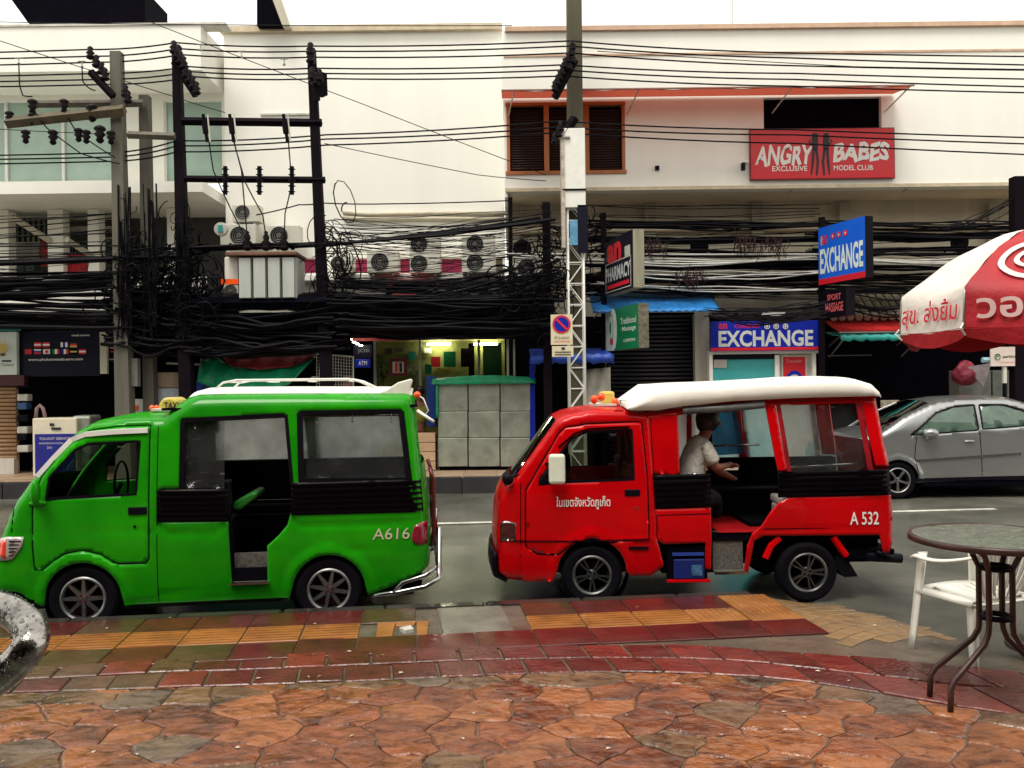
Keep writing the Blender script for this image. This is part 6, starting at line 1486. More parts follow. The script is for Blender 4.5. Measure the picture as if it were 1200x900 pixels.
X0, X1, Z0, Z1 = ext(-40, 452, 19, 536, 17.7)
ls = thing('roller_shutter', ((X0 + X1) / 2, 17.7, .27), 'tan roller shutter above a pale plinth under the sun sign', 'shutter')
SHT = mat('tan_slat', (.4, .24, .13), .5, var=.2)
k = 0
while Z0 + k * .08 < Z1: MB().tube([(X0, 17.72, Z0 + k * .08), (X1, 17.72, Z0 + k * .08)], .036, 8).build('shutter_slat', SHT, ls, smooth=True); k += 1
MB().box(X0, X1, 17.75, 17.8, .27, Z1).build('back', TAN, ls); MB().box(X0, X1, 17.6, 17.75, .27, Z0 - .02).build('plinth', WHITE_D, ls); part(ls, 'shutter_box', mat('dark_maroon', (.06, .008, .014), .6), (-40, 440, 28, 452, 17.6, .2))
rk = thing('goods_rack', tuple(W(27, 552, 17.6)), 'tall dark rack of dim goods beside the tan shutter', 'rack')
for k, (y, m) in enumerate(((446, BLACK), (462, WHITE_D), (472, mat('dim_blue', (.03, .1, .25), .5)), (486, BLACK), (500, WHITE_D), (508, BLACK), (522, WHITE_D))): part(rk, 'bundle', m, (19.5, y, 33 - (k % 3), y + 8, 17.65, .2), bevel=.02)
part(rk, 'frame', BLACKM, (19, 440, 34, 552, 17.9, .1))
ct = thing('travel_counter', tuple(W(75, 552, 16.9)), 'white and blue travel counter with a small logo left of the green van roof', 'counter')
X0, X1, Z0, Z1 = ext(38, 490, 90, 556, 16.9)
MB().box(X0, X1, 16.9, 17.5, .28, Z1).build('cabinet', mat('cream_cabinet', (.66, .6, .46), .5, var=.1), ct, bevel=.02)
part(ct, 'blue_front', BLUE_S if False else mat('deep_blue_front', (.01, .012, .22), .4, var=.15, bump=0), (41, 508.5, 88, 556, 16.88, .02)); ptext('TOURIST SERVICE', 46, 512.5, 82, 515.5, 16.88, WHITE_D, ct); ptext('INFORMATION', 46, 518.5, 74, 520.5, 16.88, WHITE_D, ct); ptext('24 h', 55, 523, 61, 526, 16.88, WHITE_D, ct); part(ct, 'logo_print', TXT_K, (58, 496, 63, 499, 16.88, .01), (60, 501, 71, 503.5, 16.88, .01))
part(ct, 'wrapped_top', GALV, (84, 487, 106, 556, 17.0, .5), bevel=.05)
c = W(47, 489, 17.2); one(MB().tube([(c.x - .08, 17.2, Z1), (c.x - .06, 17.2, Z1 + .18), (c.x, 17.2, Z1 + .24), (c.x + .06, 17.2, Z1 + .18), (c.x + .1, 17.2, Z1)], .035, 8), 'helmet_hook', mat('dusty_pink', (.3, .2, .2), .6), 'dusty pink looped strap lying on the travel counter', 'strap', smooth=True)
# bins, meter box, tray
tin = thing('water_drum', tuple(W(193, 470, 17.0)), 'stacked beige and pale blue drums behind the green cab roof', 'drum')
X0, X1, Z0, Z1 = ext(172, 437, 215, 454, 17.0); r_ = (X1 - X0) / 2; c = ((X0 + X1) / 2, 17.3, 0)
auto(MB().lathe([(r_ * .96, Z0), (r_ * .98, Z0 + .1), (r_, Z0 + .12), (r_, Z1 - .02), (r_ * 1.03, Z1), (r_ * .9, Z1 + .01), (.001, Z1)], c, 28).build('upper_drum', mat('beige_drum', (.36, .27, .2), .6, var=.3, streak=True), tin, smooth=True))
auto(MB().lathe([(r_ * .85, .27), (r_ * .92, Z0 - .3), (r_ * .95, Z0 - .02), (r_ * .8, Z0)], c, 28).build('lower_drum', mat('blue_drum', (.4, .46, .52), .5, var=.3), tin, smooth=True))
tr = thing('tool_box', tuple(W(160, 486, 17.0)), 'white box with an orange mark left of the roof sign', 'box')
part(tr, 'case', WHITE_D, (145, 468, 168, 487, 17.0, .3), bevel=.01); part(tr, 'mark', ORANGE, (154, 475, 161, 481, 16.98, .02)); part(tr, 'support', BLACKM, (147, 487, 166, 552, 17.05, .2))
mt = thing('meter_box', tuple(W(152, 453, 16.6)), 'grey electric meter box strapped to the front concrete pole', 'meter box')
part(mt, 'case', mat('grey_case', (.2, .2, .18), .6, var=.3), (142, 420, 161, 453, 16.5, .15), bevel=.01); part(mt, 'dial', BLACK, (147, 425, 153, 431, 16.48, .03))
# tarpaulin, striped red/green/blue
tp = thing('tarpaulin', tuple(W(300, 455, 17.0)), 'sagging tarpaulin in red, green and blue above the green van', 'tarpaulin')
def tarp(name, m, top, bot, off=0):
    rows = []
    n = 24
    for j in range(7):
        r_ = []
        for i in range(n + 1):
            f = i / n; g = j / 6
            tx, ty = np.interp(f, [k / (len(top) - 1) for k in range(len(top))], [p[0] for p in top]), np.interp(f, [k / (len(top) - 1) for k in range(len(top))], [p[1] for p in top])
            bx_, by_ = np.interp(f, [k / (len(bot) - 1) for k in range(len(bot))], [p[0] for p in bot]), np.interp(f, [k / (len(bot) - 1) for k in range(len(bot))], [p[1] for p in bot])
            Y = 17.1 - .25 * g + .04 * math.sin(i * 1.3 + g * 3) + off; r_.append(tuple(W(tx + (bx_ - tx) * g, ty + (by_ - ty) * g, Y)))
        rows.append(r_)
    MB().grid(rows).build(name, m, tp, smooth=True, solid=.006)
tarp('red_band', mat('dark_red_tarp', (.3, .008, .02), .6, var=.3, bump=.5, bscale=6, dist=.03), [(258, 415), (300, 416), (345, 416), (372, 413)], [(268, 428), (300, 433), (340, 430), (368, 419)], .12)
tarp('green_band', GREEN_CL, [(235, 421), (255, 419), (272, 430), (300, 433), (342, 429), (370, 418)], [(231, 447), (250, 455), (285, 462), (315, 460), (340, 450), (368, 420)])
tarp('blue_band', BLUE_CL, [(230, 446), (248, 452), (262, 458), (300, 460)], [(231, 465), (248, 465), (270, 466), (300, 466)], .02)
MB().tube([W(195, 426, 17.0), W(236, 427, 17.0)], .02, 6).tube([W(236, 420, 17.1), W(236, 520, 17.1)], .02, 6).build('pole', STEEL, tp)
one(MB().tube([W(258, 397, 16.9), W(300, 398, 16.9), W(374, 396, 16.9)], [.03, .035, .03], 6), 'red_tube', mat('red_tube', (.35, .01, .015), .6), 'dark red tube in the cable mass above the tarpaulin', 'tube')  # plain dark red tube
# wire cage
cg_ = thing('wire_cage', tuple(W(392, 452, 17.0)), 'wire mesh cage between the tarpaulin and the massage shop', 'cage')
for k in range(14): MB().tube([W(371 + 3.2 * k, 415 + k * .25, 16.95), W(371 + 3.2 * k, 460, 16.95)], .006, 4).build('vertical_wire', STEEL, cg_)
for k in range(12): MB().tube([W(371, 415 + k * 3.8, 16.95), W(413, 419 + k * 3.6, 16.95)], .005, 4).build('horizontal_wire', STEEL, cg_)
MB().tube([W(370, 414, 16.95), W(414, 418, 16.95), W(414, 470, 16.95)], .014, 6).build('frame', WHITE_D, cg_)
part(cg_, 'bundle', mat('dusty_red', (.25, .09, .08), .8, var=.5, scale=12), (401, 440, 412, 462, 17.1, .3), bevel=.05); part(cg_, 'bundle', WHITE_D, (364, 441, 372, 448, 17.0, .2), bevel=.03)
jb = board(416, 421, 434, 431, 17.9, .05, BLUE_S, 'small blue and white plate left of the massage shop window'); ptext('ATM', 420, 423, 430, 428, 17.9, TXT_W, jb)
jb2 = board(414, 404, 436, 420, 18.0, .05, NAVY, 'dark plate with faint letters above the small blue plate'); ptext('JOB', 419, 409, 433, 414, 18.0, mat('dim_grey', (.12, .12, .14), .6), jb2)
for i, (x, y) in enumerate([(406, 392), (411, 398), (415, 401), (419, 403), (423, 405), (392, 408)]):
    c = W(x, y, 17.7); one(MB().ell(c, .035, .03, .014, 8, 6), 'shop_lamp', LAMPON, 'small lit ceiling lamp among the cables, ' + ('topmost of the slanting row above the blue plate', 'second from the top of the slanting row', 'middle one of the slanting row', 'fourth down the slanting row', 'lowest of the slanting row above the blue plate', 'standing apart towards the tarpaulin')[i], 'lamp', 'small ceiling lamps by the massage shop')
# right hand: parking sign, cloth bag, grey lockers
pk_ = thing('parking_sign', tuple(W(1178, 480, 16.4)), 'pink-white parking sign on a post beneath the parasol', 'sign')
part(pk_, 'plate', mat('pink_plate', (.68, .56, .5), .5, var=.1), (1161, 406.5, 1194.5, 429, 16.4, .03)); part(pk_, 'post', WHITE_D, (1176, 429, 1180, 449, 16.42, .06)); part(pk_, 'post', BLACK, (1177, 449, 1180, 553, 16.43, .05))
c = W(1169, 418, 16.39); MB().lathe([(.055, 0), (.055, .008), (.046, .008), (.046, 0)], (c.x, 16.385, c.z), 20, 'Y', close=True).build('ring_print', GREEN_S, pk_); ptext('P', 1167, 415, 1171, 421, 16.4, GREEN_S, pk_); ptext('parking', 1175, 416, 1191, 420.5, 16.4, NAVY, pk_, bold=.02); ptext('CUSTOMER ONLY', 1171, 424, 1189, 425.5, 16.4, TXT_R, pk_)
one(MB().tube([W(1151, 422, 16.5), W(1230, 421, 16.5)], .05, 8), 'pale_rail', mat('pale_blue_rail', (.3, .5, .58), .5), 'pale blue rail behind the parking sign', 'rail')
lk = thing('locker', tuple(W(1165, 552, 17.6)), 'grey metal lockers behind the roof of the silver car', 'locker')
for a, b in ((1124, 1162), (1164, 1176), (1181, 1200), (1202, 1240)): part(lk, 'locker_door', mat('locker_grey', (.14, .15, .13), .5, .3, var=.3), (a, 434, b, 556, 17.6, .4), bevel=.01)
c = W(1131, 437, 17.3)
bgm = MB(); rows = []
for j in range(13):
    r_ = []
    for i in range(21):
        a = i / 20 * 2 * math.pi; ph = math.pi * j / 12; rr = math.sin(ph) * (.85 + .16 * math.sin(a * 3 + j * .8) + .10 * math.sin(a * 7 - j * 1.3)) * (1 - .25 * math.cos(ph)); r_.append((c.x + .25 * rr * math.cos(a), c.y + .18 * rr * math.sin(a), c.z + .25 * math.cos(ph)))
    rows.append(r_)
one(bgm.grid(rows), 'cloth_bag', mat('crimson_bag', (.2, .004, .025), .6, var=.6, scale=8, bump=.8, bscale=9, dist=.05), 'crimson cloth bag hanging above the silver car', 'bag', smooth=True)
c = W(1148, 436, 17.2); one(MB().add([(c.x - .25, 17.2, c.z + .1), (c.x + .22, 17.2, c.z + .17), (c.x + .03, 17.15, c.z - .3)], [(0, 1, 2)]), 'plastic_bag', mat('grey_plastic_bag', (.22, .18, .19), .4, var=.4), 'grey plastic bag beside the crimson cloth bag', 'bag', solid=.02)
c = board(1033, 469, 1054, 492, 17.0, .05, mat('mottled_poster', (.35, .3, .22), .6, var=.8, scale=16), 'mottled paper poster just right of the red van roof', 'poster', 'poster')
c = W(1014, 422, 17.9); one(pbox(MB(), 970, 416, 1022, 417, 17.8, .03), 'light_tube', mat('dim_tube', (.08, .09, .1), .5), 'dim tube light in the dark shop right of the booth', 'lamp')

# ------------------------------------------------------------------ air conditioners
ACW = mat('ac_case', (.66, .64, .56), .5, var=.12, scale=5, streak=True)
GRL = mat('ac_grille', (.12, .12, .11), .5, var=.3)
def ac(x0, y0, x1, y1, fans, Y, label, rear=None, m=ACW):
    X0, X1, Z0, Z1 = ext(x0, y0, x1, y1, Y)
    t = thing('air_conditioner', ((X0 + X1) / 2, Y + .15, Z0), label, 'air conditioner', 'air conditioner units on the far buildings')
    MB().box(X0, X1, Y, Y + .32, Z0, Z1).build('case', m, t, bevel=.012)
    for fx, fy, fr_ in fans:
        c = W(fx, fy, Y); r = fr_ * Y / PX
        MB().lathe([(.001, 0), (r * .96, 0), (r * .96, .003)], (c.x, Y - .004, c.z), 24, 'Y', cap=False).build('fan_opening', BLACK, t)
        g = MB()
        for k in range(1, 5): g.lathe([(r * k / 4.2, -.008), (r * k / 4.2 + .012, -.014), (r * k / 4.2 + .018, -.008)], (c.x, Y - .004, c.z), 20, 'Y', close=True)
        g.lathe([(.0001, -.02), (.035, -.018), (.045, -.004)], (c.x, Y - .004, c.z), 12, 'Y', cap=False)
        tag(g.build('grille', GRL, t), kind='stuff')
    for xx in (X0 + .1, X1 - .14): MB().box(xx, xx + .05, Y + .02, Y + .3, Z0 - .05, Z0).build('foot', STEEL, t)
    return t
ac(390, 299, 414, 320, [(396, 309, 8)], 18.3, 'air conditioner just right of the rightmost dark pole of the transformer frame')
ac(430, 294, 467, 320, [(445, 307, 10)], 18.3, 'single-fan air conditioner second on the ledge')
ac(480, 274, 516, 320, [(491, 286, 9.5), (491, 309, 9.5)], 18.3, 'two-fan air conditioner on the ledge above the dark sign box')
ac(541, 274, 580, 320, [(556.5, 286, 9.5), (556.5, 308, 9.5)], 18.3, 'tall two-fan air conditioner at the right end of the ledge')
ac(600, 301, 636, 326, [(617, 314, 10)], 18.6, 'air conditioner in the recess beside the black dish')
ac(272, 240, 304, 260, [(284, 249, 8)], 18.4, 'highest air conditioner above the transformer')
ac(258, 263, 300, 287, [(280, 276, 10)], 18.4, 'air conditioner at upper left behind the transformer bushings')
ac(314, 264, 351, 286, [(327, 276, 10)], 18.4, 'air conditioner behind the right hand transformer bushings')
ac(262, 330, 281, 350, [(270, 341, 7)], 18.3, 'small air conditioner low at the left side of the transformer', m=WHITE_D)
for x, y, r, l in ((612, 292, 11, 'black round dish in the recess above the air conditioner'), (819, 290, 11, 'black round dish on the recessed wall left of the EXCHANGE blade sign'), (1123, 284, 11, 'black round dish on the recessed wall above the parasol')):
    c = W(x, y, 18.7); rr = r * 18.7 / PX
    t = thing('satellite_dish', tuple(c), l, 'dish'); MB().lathe([(.001, .06), (rr * .6, .03), (rr, -.05), (rr * .98, -.06), (rr * .58, .01), (.001, .04)], tuple(c), 24, 'Y').build('dish', BLACK, t, smooth=True); MB().tube([c, (c.x, c.y + .6, c.z - .1)], .03, 6).tube([c, (c.x + .03, c.y - .2, c.z)], .012, 5).build('arm', BLACK, t)
c = W(260, 269, 18.0); t = thing('street_meter', tuple(c), 'round glass electricity meter left of the transformer', 'meter'); MB().lathe([(.001, -.1), (.13, -.09), (.14, 0), (.1, .05)], tuple(c), 20, 'Y').build('case', WHITE_D, t); MB().box(c.x - .04, c.x + .05, c.y - .12, c.y - .1, c.z - .07, c.z + .07).build('dial', TEAL_S, t)

# ------------------------------------------------------------------ poles
YP = 16.5
def pole(xt, yt, xb, w0, w1, Y, m, label, n=4, name='utility_pole', single=False, zb=.25):
    A_ = W(xt, yt, Y); B_ = W(xb, 450, Y); Bz = zb
    f = (A_.z - Bz) / max(.01, A_.z - B_.z); bx_ = A_.x + (B_.x - A_.x) * f
    t = thing(name, (bx_, Y, Bz), label, 'pole')
    s0, s1 = w0 * Y / PX / 2, w1 * Y / PX / 2; k = math.sqrt(2) if n == 4 else 1
    mb = MB()
    vs = []
    N = 14
    for i in range(N + 1):
        f = i / N; x = bx_ + (A_.x - bx_) * f; z = Bz + (A_.z - Bz) * f; h = s1 + (s0 - s1) * f
        vs.append([(x - h, Y - h, z), (x - h * .7, Y - h * 1.02, z), (x + h * .7, Y - h * 1.02, z), (x + h, Y - h, z), (x + h, Y + h, z), (x - h, Y + h, z), (x - h, Y - h, z)])
    mb.grid(vs).box(A_.x - s0, A_.x + s0, Y - s0, Y + s0, A_.z - .03, A_.z + .005)
    if single:
        bpy.data.objects.remove(t); return one(mb, name, m, label, 'post')
    mb.build('shaft', m, t)
    return t
def pinins(mb, c, s_=1.0, up=1):
    mb.lathe([(.02 * s_, 0), (.06 * s_, .02 * up * s_), (.075 * s_, .05 * up * s_), (.04 * s_, .08 * up * s_), (.07 * s_, .11 * up * s_), (.035 * s_, .15 * up * s_), (.05 * s_, .19 * up * s_), (.02 * s_, .22 * up * s_)], c, 12)
INS = mat('porcelain_brown', (.008, .004, .006), .4, var=.3, spec=.12)
def insulator(c, t, s_=1., up=1, m=INS, name='insulator'):
    mb = MB(); pinins(mb, c, s_, up); return mb.build(name, m, t, smooth=True)
def arm(t, a, b, r, m=CONC_DK, name='crossarm', Y=YP - .2):
    A_, B_ = W(a[0], a[1], Y), W(b[0], b[1], Y); return MB().tube([A_, B_], r * math.sqrt(2), 4).build(name, m, t)
pA = pole(137, 62, 146, 12, 18, YP, CONC, 'weathered concrete pole carrying the long timber crossarm')
arm(pA, (8, 144), (146, 129), .075, BROWN, Y=YP - .25); arm(pA, (40, 122), (168, 121), .05, mat('grey_arm', (.13, .115, .09), .8, var=.4), Y=YP + .2)
for x, y, up, s_ in [(11, 130, -1, 1.05), (38, 116, -1, 1.2), (38, 132, -1, 1), (75, 116, -1, 1.1), (108, 122, -1, 1.4), (30, 152, 1, -1.1), (62, 152, 1, -1.2), (92, 150, 1, -1.1), (101, 152, 1, -1.1), (117, 147, 1, -1.4), (130, 153, 1, -1.1)]:
    insulator(tuple(W(x, y - 14 * (up < 0) * 0, YP - .25)), pA, abs(s_) * 1.05, up if s_ > 0 else -1)
for x, y in ((106, 60), (113, 70), (119, 78), (123, 85), (147, 105), (150, 112)): insulator(tuple(W(x, y + 10, YP - .3)), pA, 1.1)
arm(pA, (106, 84), (133, 113), .05, CONC_DK, 'brace', YP - .3)
pBp = pole(170, 113, 176, 11, 13, YP + .4, CONC, 'thinner pointed concrete pole between the timber crossarm pole and a rusty pole')
arm(pBp, (150, 158), (205, 160), .05, mat('grey_arm2', (.13, .115, .09), .8, var=.4))
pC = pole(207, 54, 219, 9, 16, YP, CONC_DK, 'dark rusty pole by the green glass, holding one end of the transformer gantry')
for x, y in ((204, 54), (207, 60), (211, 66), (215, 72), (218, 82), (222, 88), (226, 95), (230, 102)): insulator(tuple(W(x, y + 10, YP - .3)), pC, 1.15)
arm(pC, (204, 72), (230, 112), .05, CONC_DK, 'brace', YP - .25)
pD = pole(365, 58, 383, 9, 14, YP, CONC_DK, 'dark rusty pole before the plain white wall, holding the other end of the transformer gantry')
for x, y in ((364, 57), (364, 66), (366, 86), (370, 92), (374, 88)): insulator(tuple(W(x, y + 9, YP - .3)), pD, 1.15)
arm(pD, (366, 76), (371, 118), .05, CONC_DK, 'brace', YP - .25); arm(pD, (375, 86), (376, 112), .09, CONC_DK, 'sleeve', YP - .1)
pE = pole(672, -60, 676, 17, 19, YP + .45, mat('mossy_concrete', (.10, .088, .055), .9, var=.45, scale=3, bump=.4, streak=True), 'tall mossy concrete pole rising above the lattice tower', zb=.25)
for x, y in ((671, 51), (670, 58), (666, 66), (662, 72), (659, 80), (656, 86), (653, 92), (650, 99), (671, 66), (667, 74), (657, 146), (655, 153), (650, 160)): insulator(tuple(W(x, y + 9, YP - .1)), pE, .95)
arm(pE, (674, 70), (650, 115), .05, CONC_DK, 'brace', YP - .0); arm(pE, (674, 138), (661, 158), .06, CONC_DK, 'brace', YP - .0); arm(pE, (648, 161), (668, 161), .02, STEEL, 'bracket', YP - .1)
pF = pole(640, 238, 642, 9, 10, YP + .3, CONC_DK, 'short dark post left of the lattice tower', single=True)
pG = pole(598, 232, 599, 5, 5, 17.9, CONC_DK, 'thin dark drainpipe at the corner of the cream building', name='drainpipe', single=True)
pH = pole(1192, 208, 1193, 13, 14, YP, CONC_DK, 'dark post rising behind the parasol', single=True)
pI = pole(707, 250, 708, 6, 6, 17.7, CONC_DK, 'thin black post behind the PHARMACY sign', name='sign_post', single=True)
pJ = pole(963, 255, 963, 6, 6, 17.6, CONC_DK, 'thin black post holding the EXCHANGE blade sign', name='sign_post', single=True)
# H frame with fuse cutouts and the transformer
hf = thing('transformer_gantry', (W(296, 450, YP).x, YP, W(296, 355, YP).z), 'dark steel frame between the two rusty poles holding fuses and transformer', 'frame')
arm(hf, (213, 142), (377, 144), .055, CONC_DK, 'beam', YP - .05); arm(hf, (216, 209.5), (381, 211), .045, CONC_DK, 'beam', YP - .05); arm(hf, (214, 356), (384, 354), .09, BLACKM, 'platform', YP - .1); arm(hf, (214, 364), (384, 362), .07, BLACKM, 'platform', YP + .5)
for x in (241, 272, 335):
    a, b = W(x - 3, 134, YP - .2), W(x + 2, 166, YP - .2); MB().tube([a, a + (b - a) * .3, a + (b - a) * .32, a + (b - a) * .7, a + (b - a) * .72, b], [.03, .03, .055, .055, .03, .035], 8).build('fuse_cutout', CONC_DK, hf); q = MB(); q.tube([a + Vector((.08, 0, 0)), b + Vector((.05, 0, 0))], .014, 6); q.build('fuse_tube', WHITE_D, hf)
for x in (264, 304, 342):
    a, b = W(x, 195, YP - .2), W(x, 228, YP - .2); MB().tube([a, b], .04, 8).build('arrester', BLACK, hf)
    for k in range(5): c = a + (b - a) * (k + .5) / 5; MB().lathe([(.04, -.01), (.07, 0), (.04, .015)], tuple(c), 10).build('arrester_shed', BLACK, hf)
tf = thing('transformer', tuple(W(313, 352, YP)), 'big grey finned transformer with rust stains and brown bushings', 'transformer')
X0, X1, Z0, Z1 = ext(279, 301, 347, 351, YP - .2)
TRM = mat('transformer_grey', (.42, .44, .42), .55, .1, var=.2, scale=3, streak=True)
MB().box(X0, X1, YP - .15, YP + .5, Z0, Z1).build('tank', TRM, tf, bevel=.01)
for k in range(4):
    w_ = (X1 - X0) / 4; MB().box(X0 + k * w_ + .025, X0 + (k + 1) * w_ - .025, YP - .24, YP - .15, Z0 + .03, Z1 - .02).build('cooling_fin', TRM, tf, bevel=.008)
    MB().box(X0 + k * w_ - .012, X0 + k * w_ + .012, YP - .16, YP - .148, Z0 + .03, Z1 - .02).build('fin_gap_shade', BLACK, tf)  # black strips paint the shade between the cooling fins
MB().box(X0 - .2, X1 + .03, YP - .3, YP + .55, Z1 + .02, Z1 + .08).build('lid', mat('rusty_lid', (.16, .07, .04), .8, var=.6, scale=7), tf, bevel=.01); MB().box(X0 - .28, X0 - .02, YP - .1, YP + .3, Z1 - .45, Z1 + .02).build('side_tank', WHITE_D, tf, bevel=.02); part(tf, 'orange_tag', ORANGE, (259, 327, 279, 333, YP - .25, .03))
for x in (290, 312, 333): insulator(tuple(W(x, 294, YP - .1)), tf, 1.3, name='bushing'); insulator(tuple(W(x, 282, YP - .1)), tf, .8, name='bushing')
for x in (270, 300, 318, 326, 343): insulator(tuple(W(x, 293, YP + .2)), tf, .6, name='low_voltage_bushing')
part(tf, 'pale_base', WHITE_D, (280, 357, 347, 366, YP - .1, .3))
# ------------------------------------------------------------------ power lines: each one is its own wire
def wire(pts, r, label, cat='power line', group=None, Y=YP, name='power_line', sag=.0, m=CABLE, n=6):
    P = []
    for (a, b) in zip(pts, pts[1:]):
        for k in range(n):
            t = k / n; Yk = (a[2] if len(a) > 2 else Y) * (1 - t) + (b[2] if len(b) > 2 else Y) * t
            p = W(a[0] + (b[0] - a[0]) * t, a[1] + (b[1] - a[1]) * t, Yk); p.z -= sag * 4 * t * (1 - t); P.append(p)
    P.append(W(pts[-1][0], pts[-1][1], pts[-1][2] if len(pts[-1]) > 2 else Y))
    return one(MB().tube(P, r, 5), name, m, label, cat, group)
ORD = ['highest', 'second highest', 'third highest', 'fourth highest', 'fifth highest', 'sixth highest', 'seventh highest', 'eighth highest', 'ninth highest']
LN = [[(-380, 66), (105, 58), (206, 50), (364, 54), (668, 48), (930, 62), (1480, 66)],
      [(-380, 71), (108, 66), (209, 57), (365, 60), (668, 54), (930, 68), (1480, 80)],
      [(-380, 80), (112, 73), (212, 64), (366, 67), (668, 62), (930, 77), (1480, 83)],
      [(-380, 92), (118, 86), (220, 78), (368, 80), (660, 76), (930, 86), (1480, 95)],
      [(-380, 97), (122, 93), (224, 84), (371, 86), (660, 82), (930, 93), (1480, 106)],
      [(-380, 103), (126, 99), (228, 90), (374, 92), (660, 89), (930, 101), (1480, 112)],
      [(-380, 184), (135, 179), (207, 165), (382, 158), (655, 142), (930, 152), (1480, 166)],
      [(-380, 188), (135, 184), (207, 171), (382, 163), (655, 149), (930, 158), (1480, 175)],
      [(-380, 194), (135, 189), (207, 178), (382, 170), (655, 155), (930, 168), (1480, 190)]]
for k, l in enumerate(LN):
    wire(l, .0145, '%s of the nine black power lines spanning the whole street' % ORD[k], group='power lines between the poles', sag=.035)
th = [([(-30, 38, 16.3), (200, 112, 17), (264, 132, 17.5)], 'thin diagonal wire descending past the left poles'), ([(172, 24, 17), (420, 120, 17.5), (640, 205, 17.5)], 'thin wire slanting down across the white wall to the lattice tower'),
      ([(-30, 25), (264, 29), (600, 30)], 'faint wire along the roof edge at the top left'), ([(700, 60, 17), (1000, 78, 17), (1480, 84, 17)], 'thin extra wire above the red awning'), ([(380, 168, 17), (560, 205, 17.5), (640, 212, 17.5)], 'thin wire falling right from the rusty pole to the tower'),
      ([(-20, 150, 17), (100, 156, 17), (206, 164, 17)], 'thin wire in front of the green glass windows'), ([(270, 148, 16.3), (283, 200, 16.3), (290, 280, 16.3)], 'drop wire from the left fuse to the transformer'), ([(245, 166, 16.3), (250, 200, 16.3), (270, 244, 16.3), (290, 282, 16.3)], 'curved lead from the leftmost fuse to the transformer'),
      ([(274, 166, 16.3), (288, 215, 16.3), (308, 252, 16.3), (312, 280, 16.3)], 'curved lead from the middle fuse to the transformer'), ([(338, 166, 16.3), (342, 215, 16.3), (334, 250, 16.3), (333, 278, 16.3)], 'curved lead from the right fuse to the transformer'),
      ([(300, 252, 16.6), (350, 240, 16.6), (380, 238, 16.6), (450, 239, 16.8), (600, 235, 17.5)], 'thick lone wire below the white wall centre'), ([(40, 130, 16.2), (55, 150, 16.2), (95, 180, 16.3), (140, 192, 16.3)], 'curved lead hanging below the timber crossarm'), ([(75, 130, 16.2), (90, 155, 16.2), (135, 185, 16.3)], 'second curved lead below the timber crossarm'),
      ([(22, 74, 16.3), (23, 100, 16.3), (27, 112, 16.3), (38, 113, 16.3)], 'drop wire at the far left to the first insulator'), ([(96, 78, 16.3), (97, 95, 16.3), (104, 103, 16.3), (112, 106, 16.3)], 'drop wire left of the concrete pole')]
for k, (l, lab) in enumerate(th): wire(l, .008 if k in (0, 1, 2, 3, 4, 5) else .012, lab, 'wire', sag=.01, name='wire')
for k, (x, y, x2, y2) in enumerate(((22, 68, 24, 73), (96, 72, 96, 78), (235, 52, 236, 58), (283, 60, 283, 68), (333, 69, 334, 75))):
    a = W(x, y, YP - .05); mb = MB(); mb.tube([a + Vector((-.07, 0, 0)), a + Vector((.07, 0, 0))], .014, 5); mb.tube([a, a + Vector((0, 0, -.1))], .012, 5); mb.ell(tuple(a + Vector((0, 0, -.1))), .03, .03, .03, 8, 5)
    one(mb, 'line_clamp', STEEL, ('small clamp on a power line before the building with green glass', 'small clamp on a power line left of the concrete pole', 'small clamp on a power line right of the left rusty pole', 'small clamp on a power line midway between the rusty poles', 'small clamp on a power line just left of the right rusty pole')[k], 'clamp')

# ------------------------------------------------------------------ the great mass of telephone and cable runs (nobody could count it)
def wires(n, x0, x1, ya, yb, yc, yd, rlo, rhi, Yr=(16.3, 17.2), wob=5, seg=9, mb=None, sag=(0, 10), power=1.0):
    """n strands from x0 (between heights ya..yb) to x1 (yc..yd)"""
    mb = mb or MB()
    for _ in range(n):
        t0 = rnd.random() ** power; t1 = min(1, max(0, t0 + rnd.gauss(0, .22))); Y0, Y1 = rnd.uniform(*Yr), rnd.uniform(*Yr); s_ = rnd.uniform(*sag); ph = rnd.uniform(0, 6.3); fr = rnd.uniform(.8, 2.2); P = []
        xa, xb = x0 + rnd.uniform(-12, 12), x1 + rnd.uniform(-12, 12); wb = rnd.uniform(0, wob)
        for k in range(seg + 1):
            t = k / seg; y = (ya + (yb - ya) * t0) * (1 - t) + (yc + (yd - yc) * t1) * t + s_ * 4 * t * (1 - t) + wb * math.sin(ph + t * fr * 6.28) * math.sin(t * 3.14)
            P.append(W(xa + (xb - xa) * t, y, Y0 + (Y1 - Y0) * t))
        r = rnd.uniform(rlo, rhi); mb.tube(P, r, 4)
    return mb
def loops(n, cx, cy, sx, sy, rlo, rhi, lo=6, hi=26, Y=(16.1, 16.8), mb=None):
    mb = mb or MB()
    for _ in range(n):
        x, y = rnd.gauss(cx, sx), rnd.gauss(cy, sy); a, b = rnd.uniform(lo, hi), rnd.uniform(lo, hi); ph = rnd.uniform(0, 6.3); Yc = rnd.uniform(*Y); span = rnd.uniform(2.2, 6.6); tl = rnd.uniform(-.6, .6); P = []
        for k in range(12):
            t = ph + span * k / 11; u, v = a * math.cos(t) * .6, b * math.sin(t); P.append(W(x + u * math.cos(tl) - v * math.sin(tl), y + u * math.sin(tl) + v * math.cos(tl), Yc + .12 * math.sin(t)))
        mb.tube(P, rnd.uniform(rlo, rhi), 4)
    return mb
def stuff(mb, label, name='cable_bundle', m=CABLE):
    return one(mb, name, m, label, 'cables', None, 'stuff')
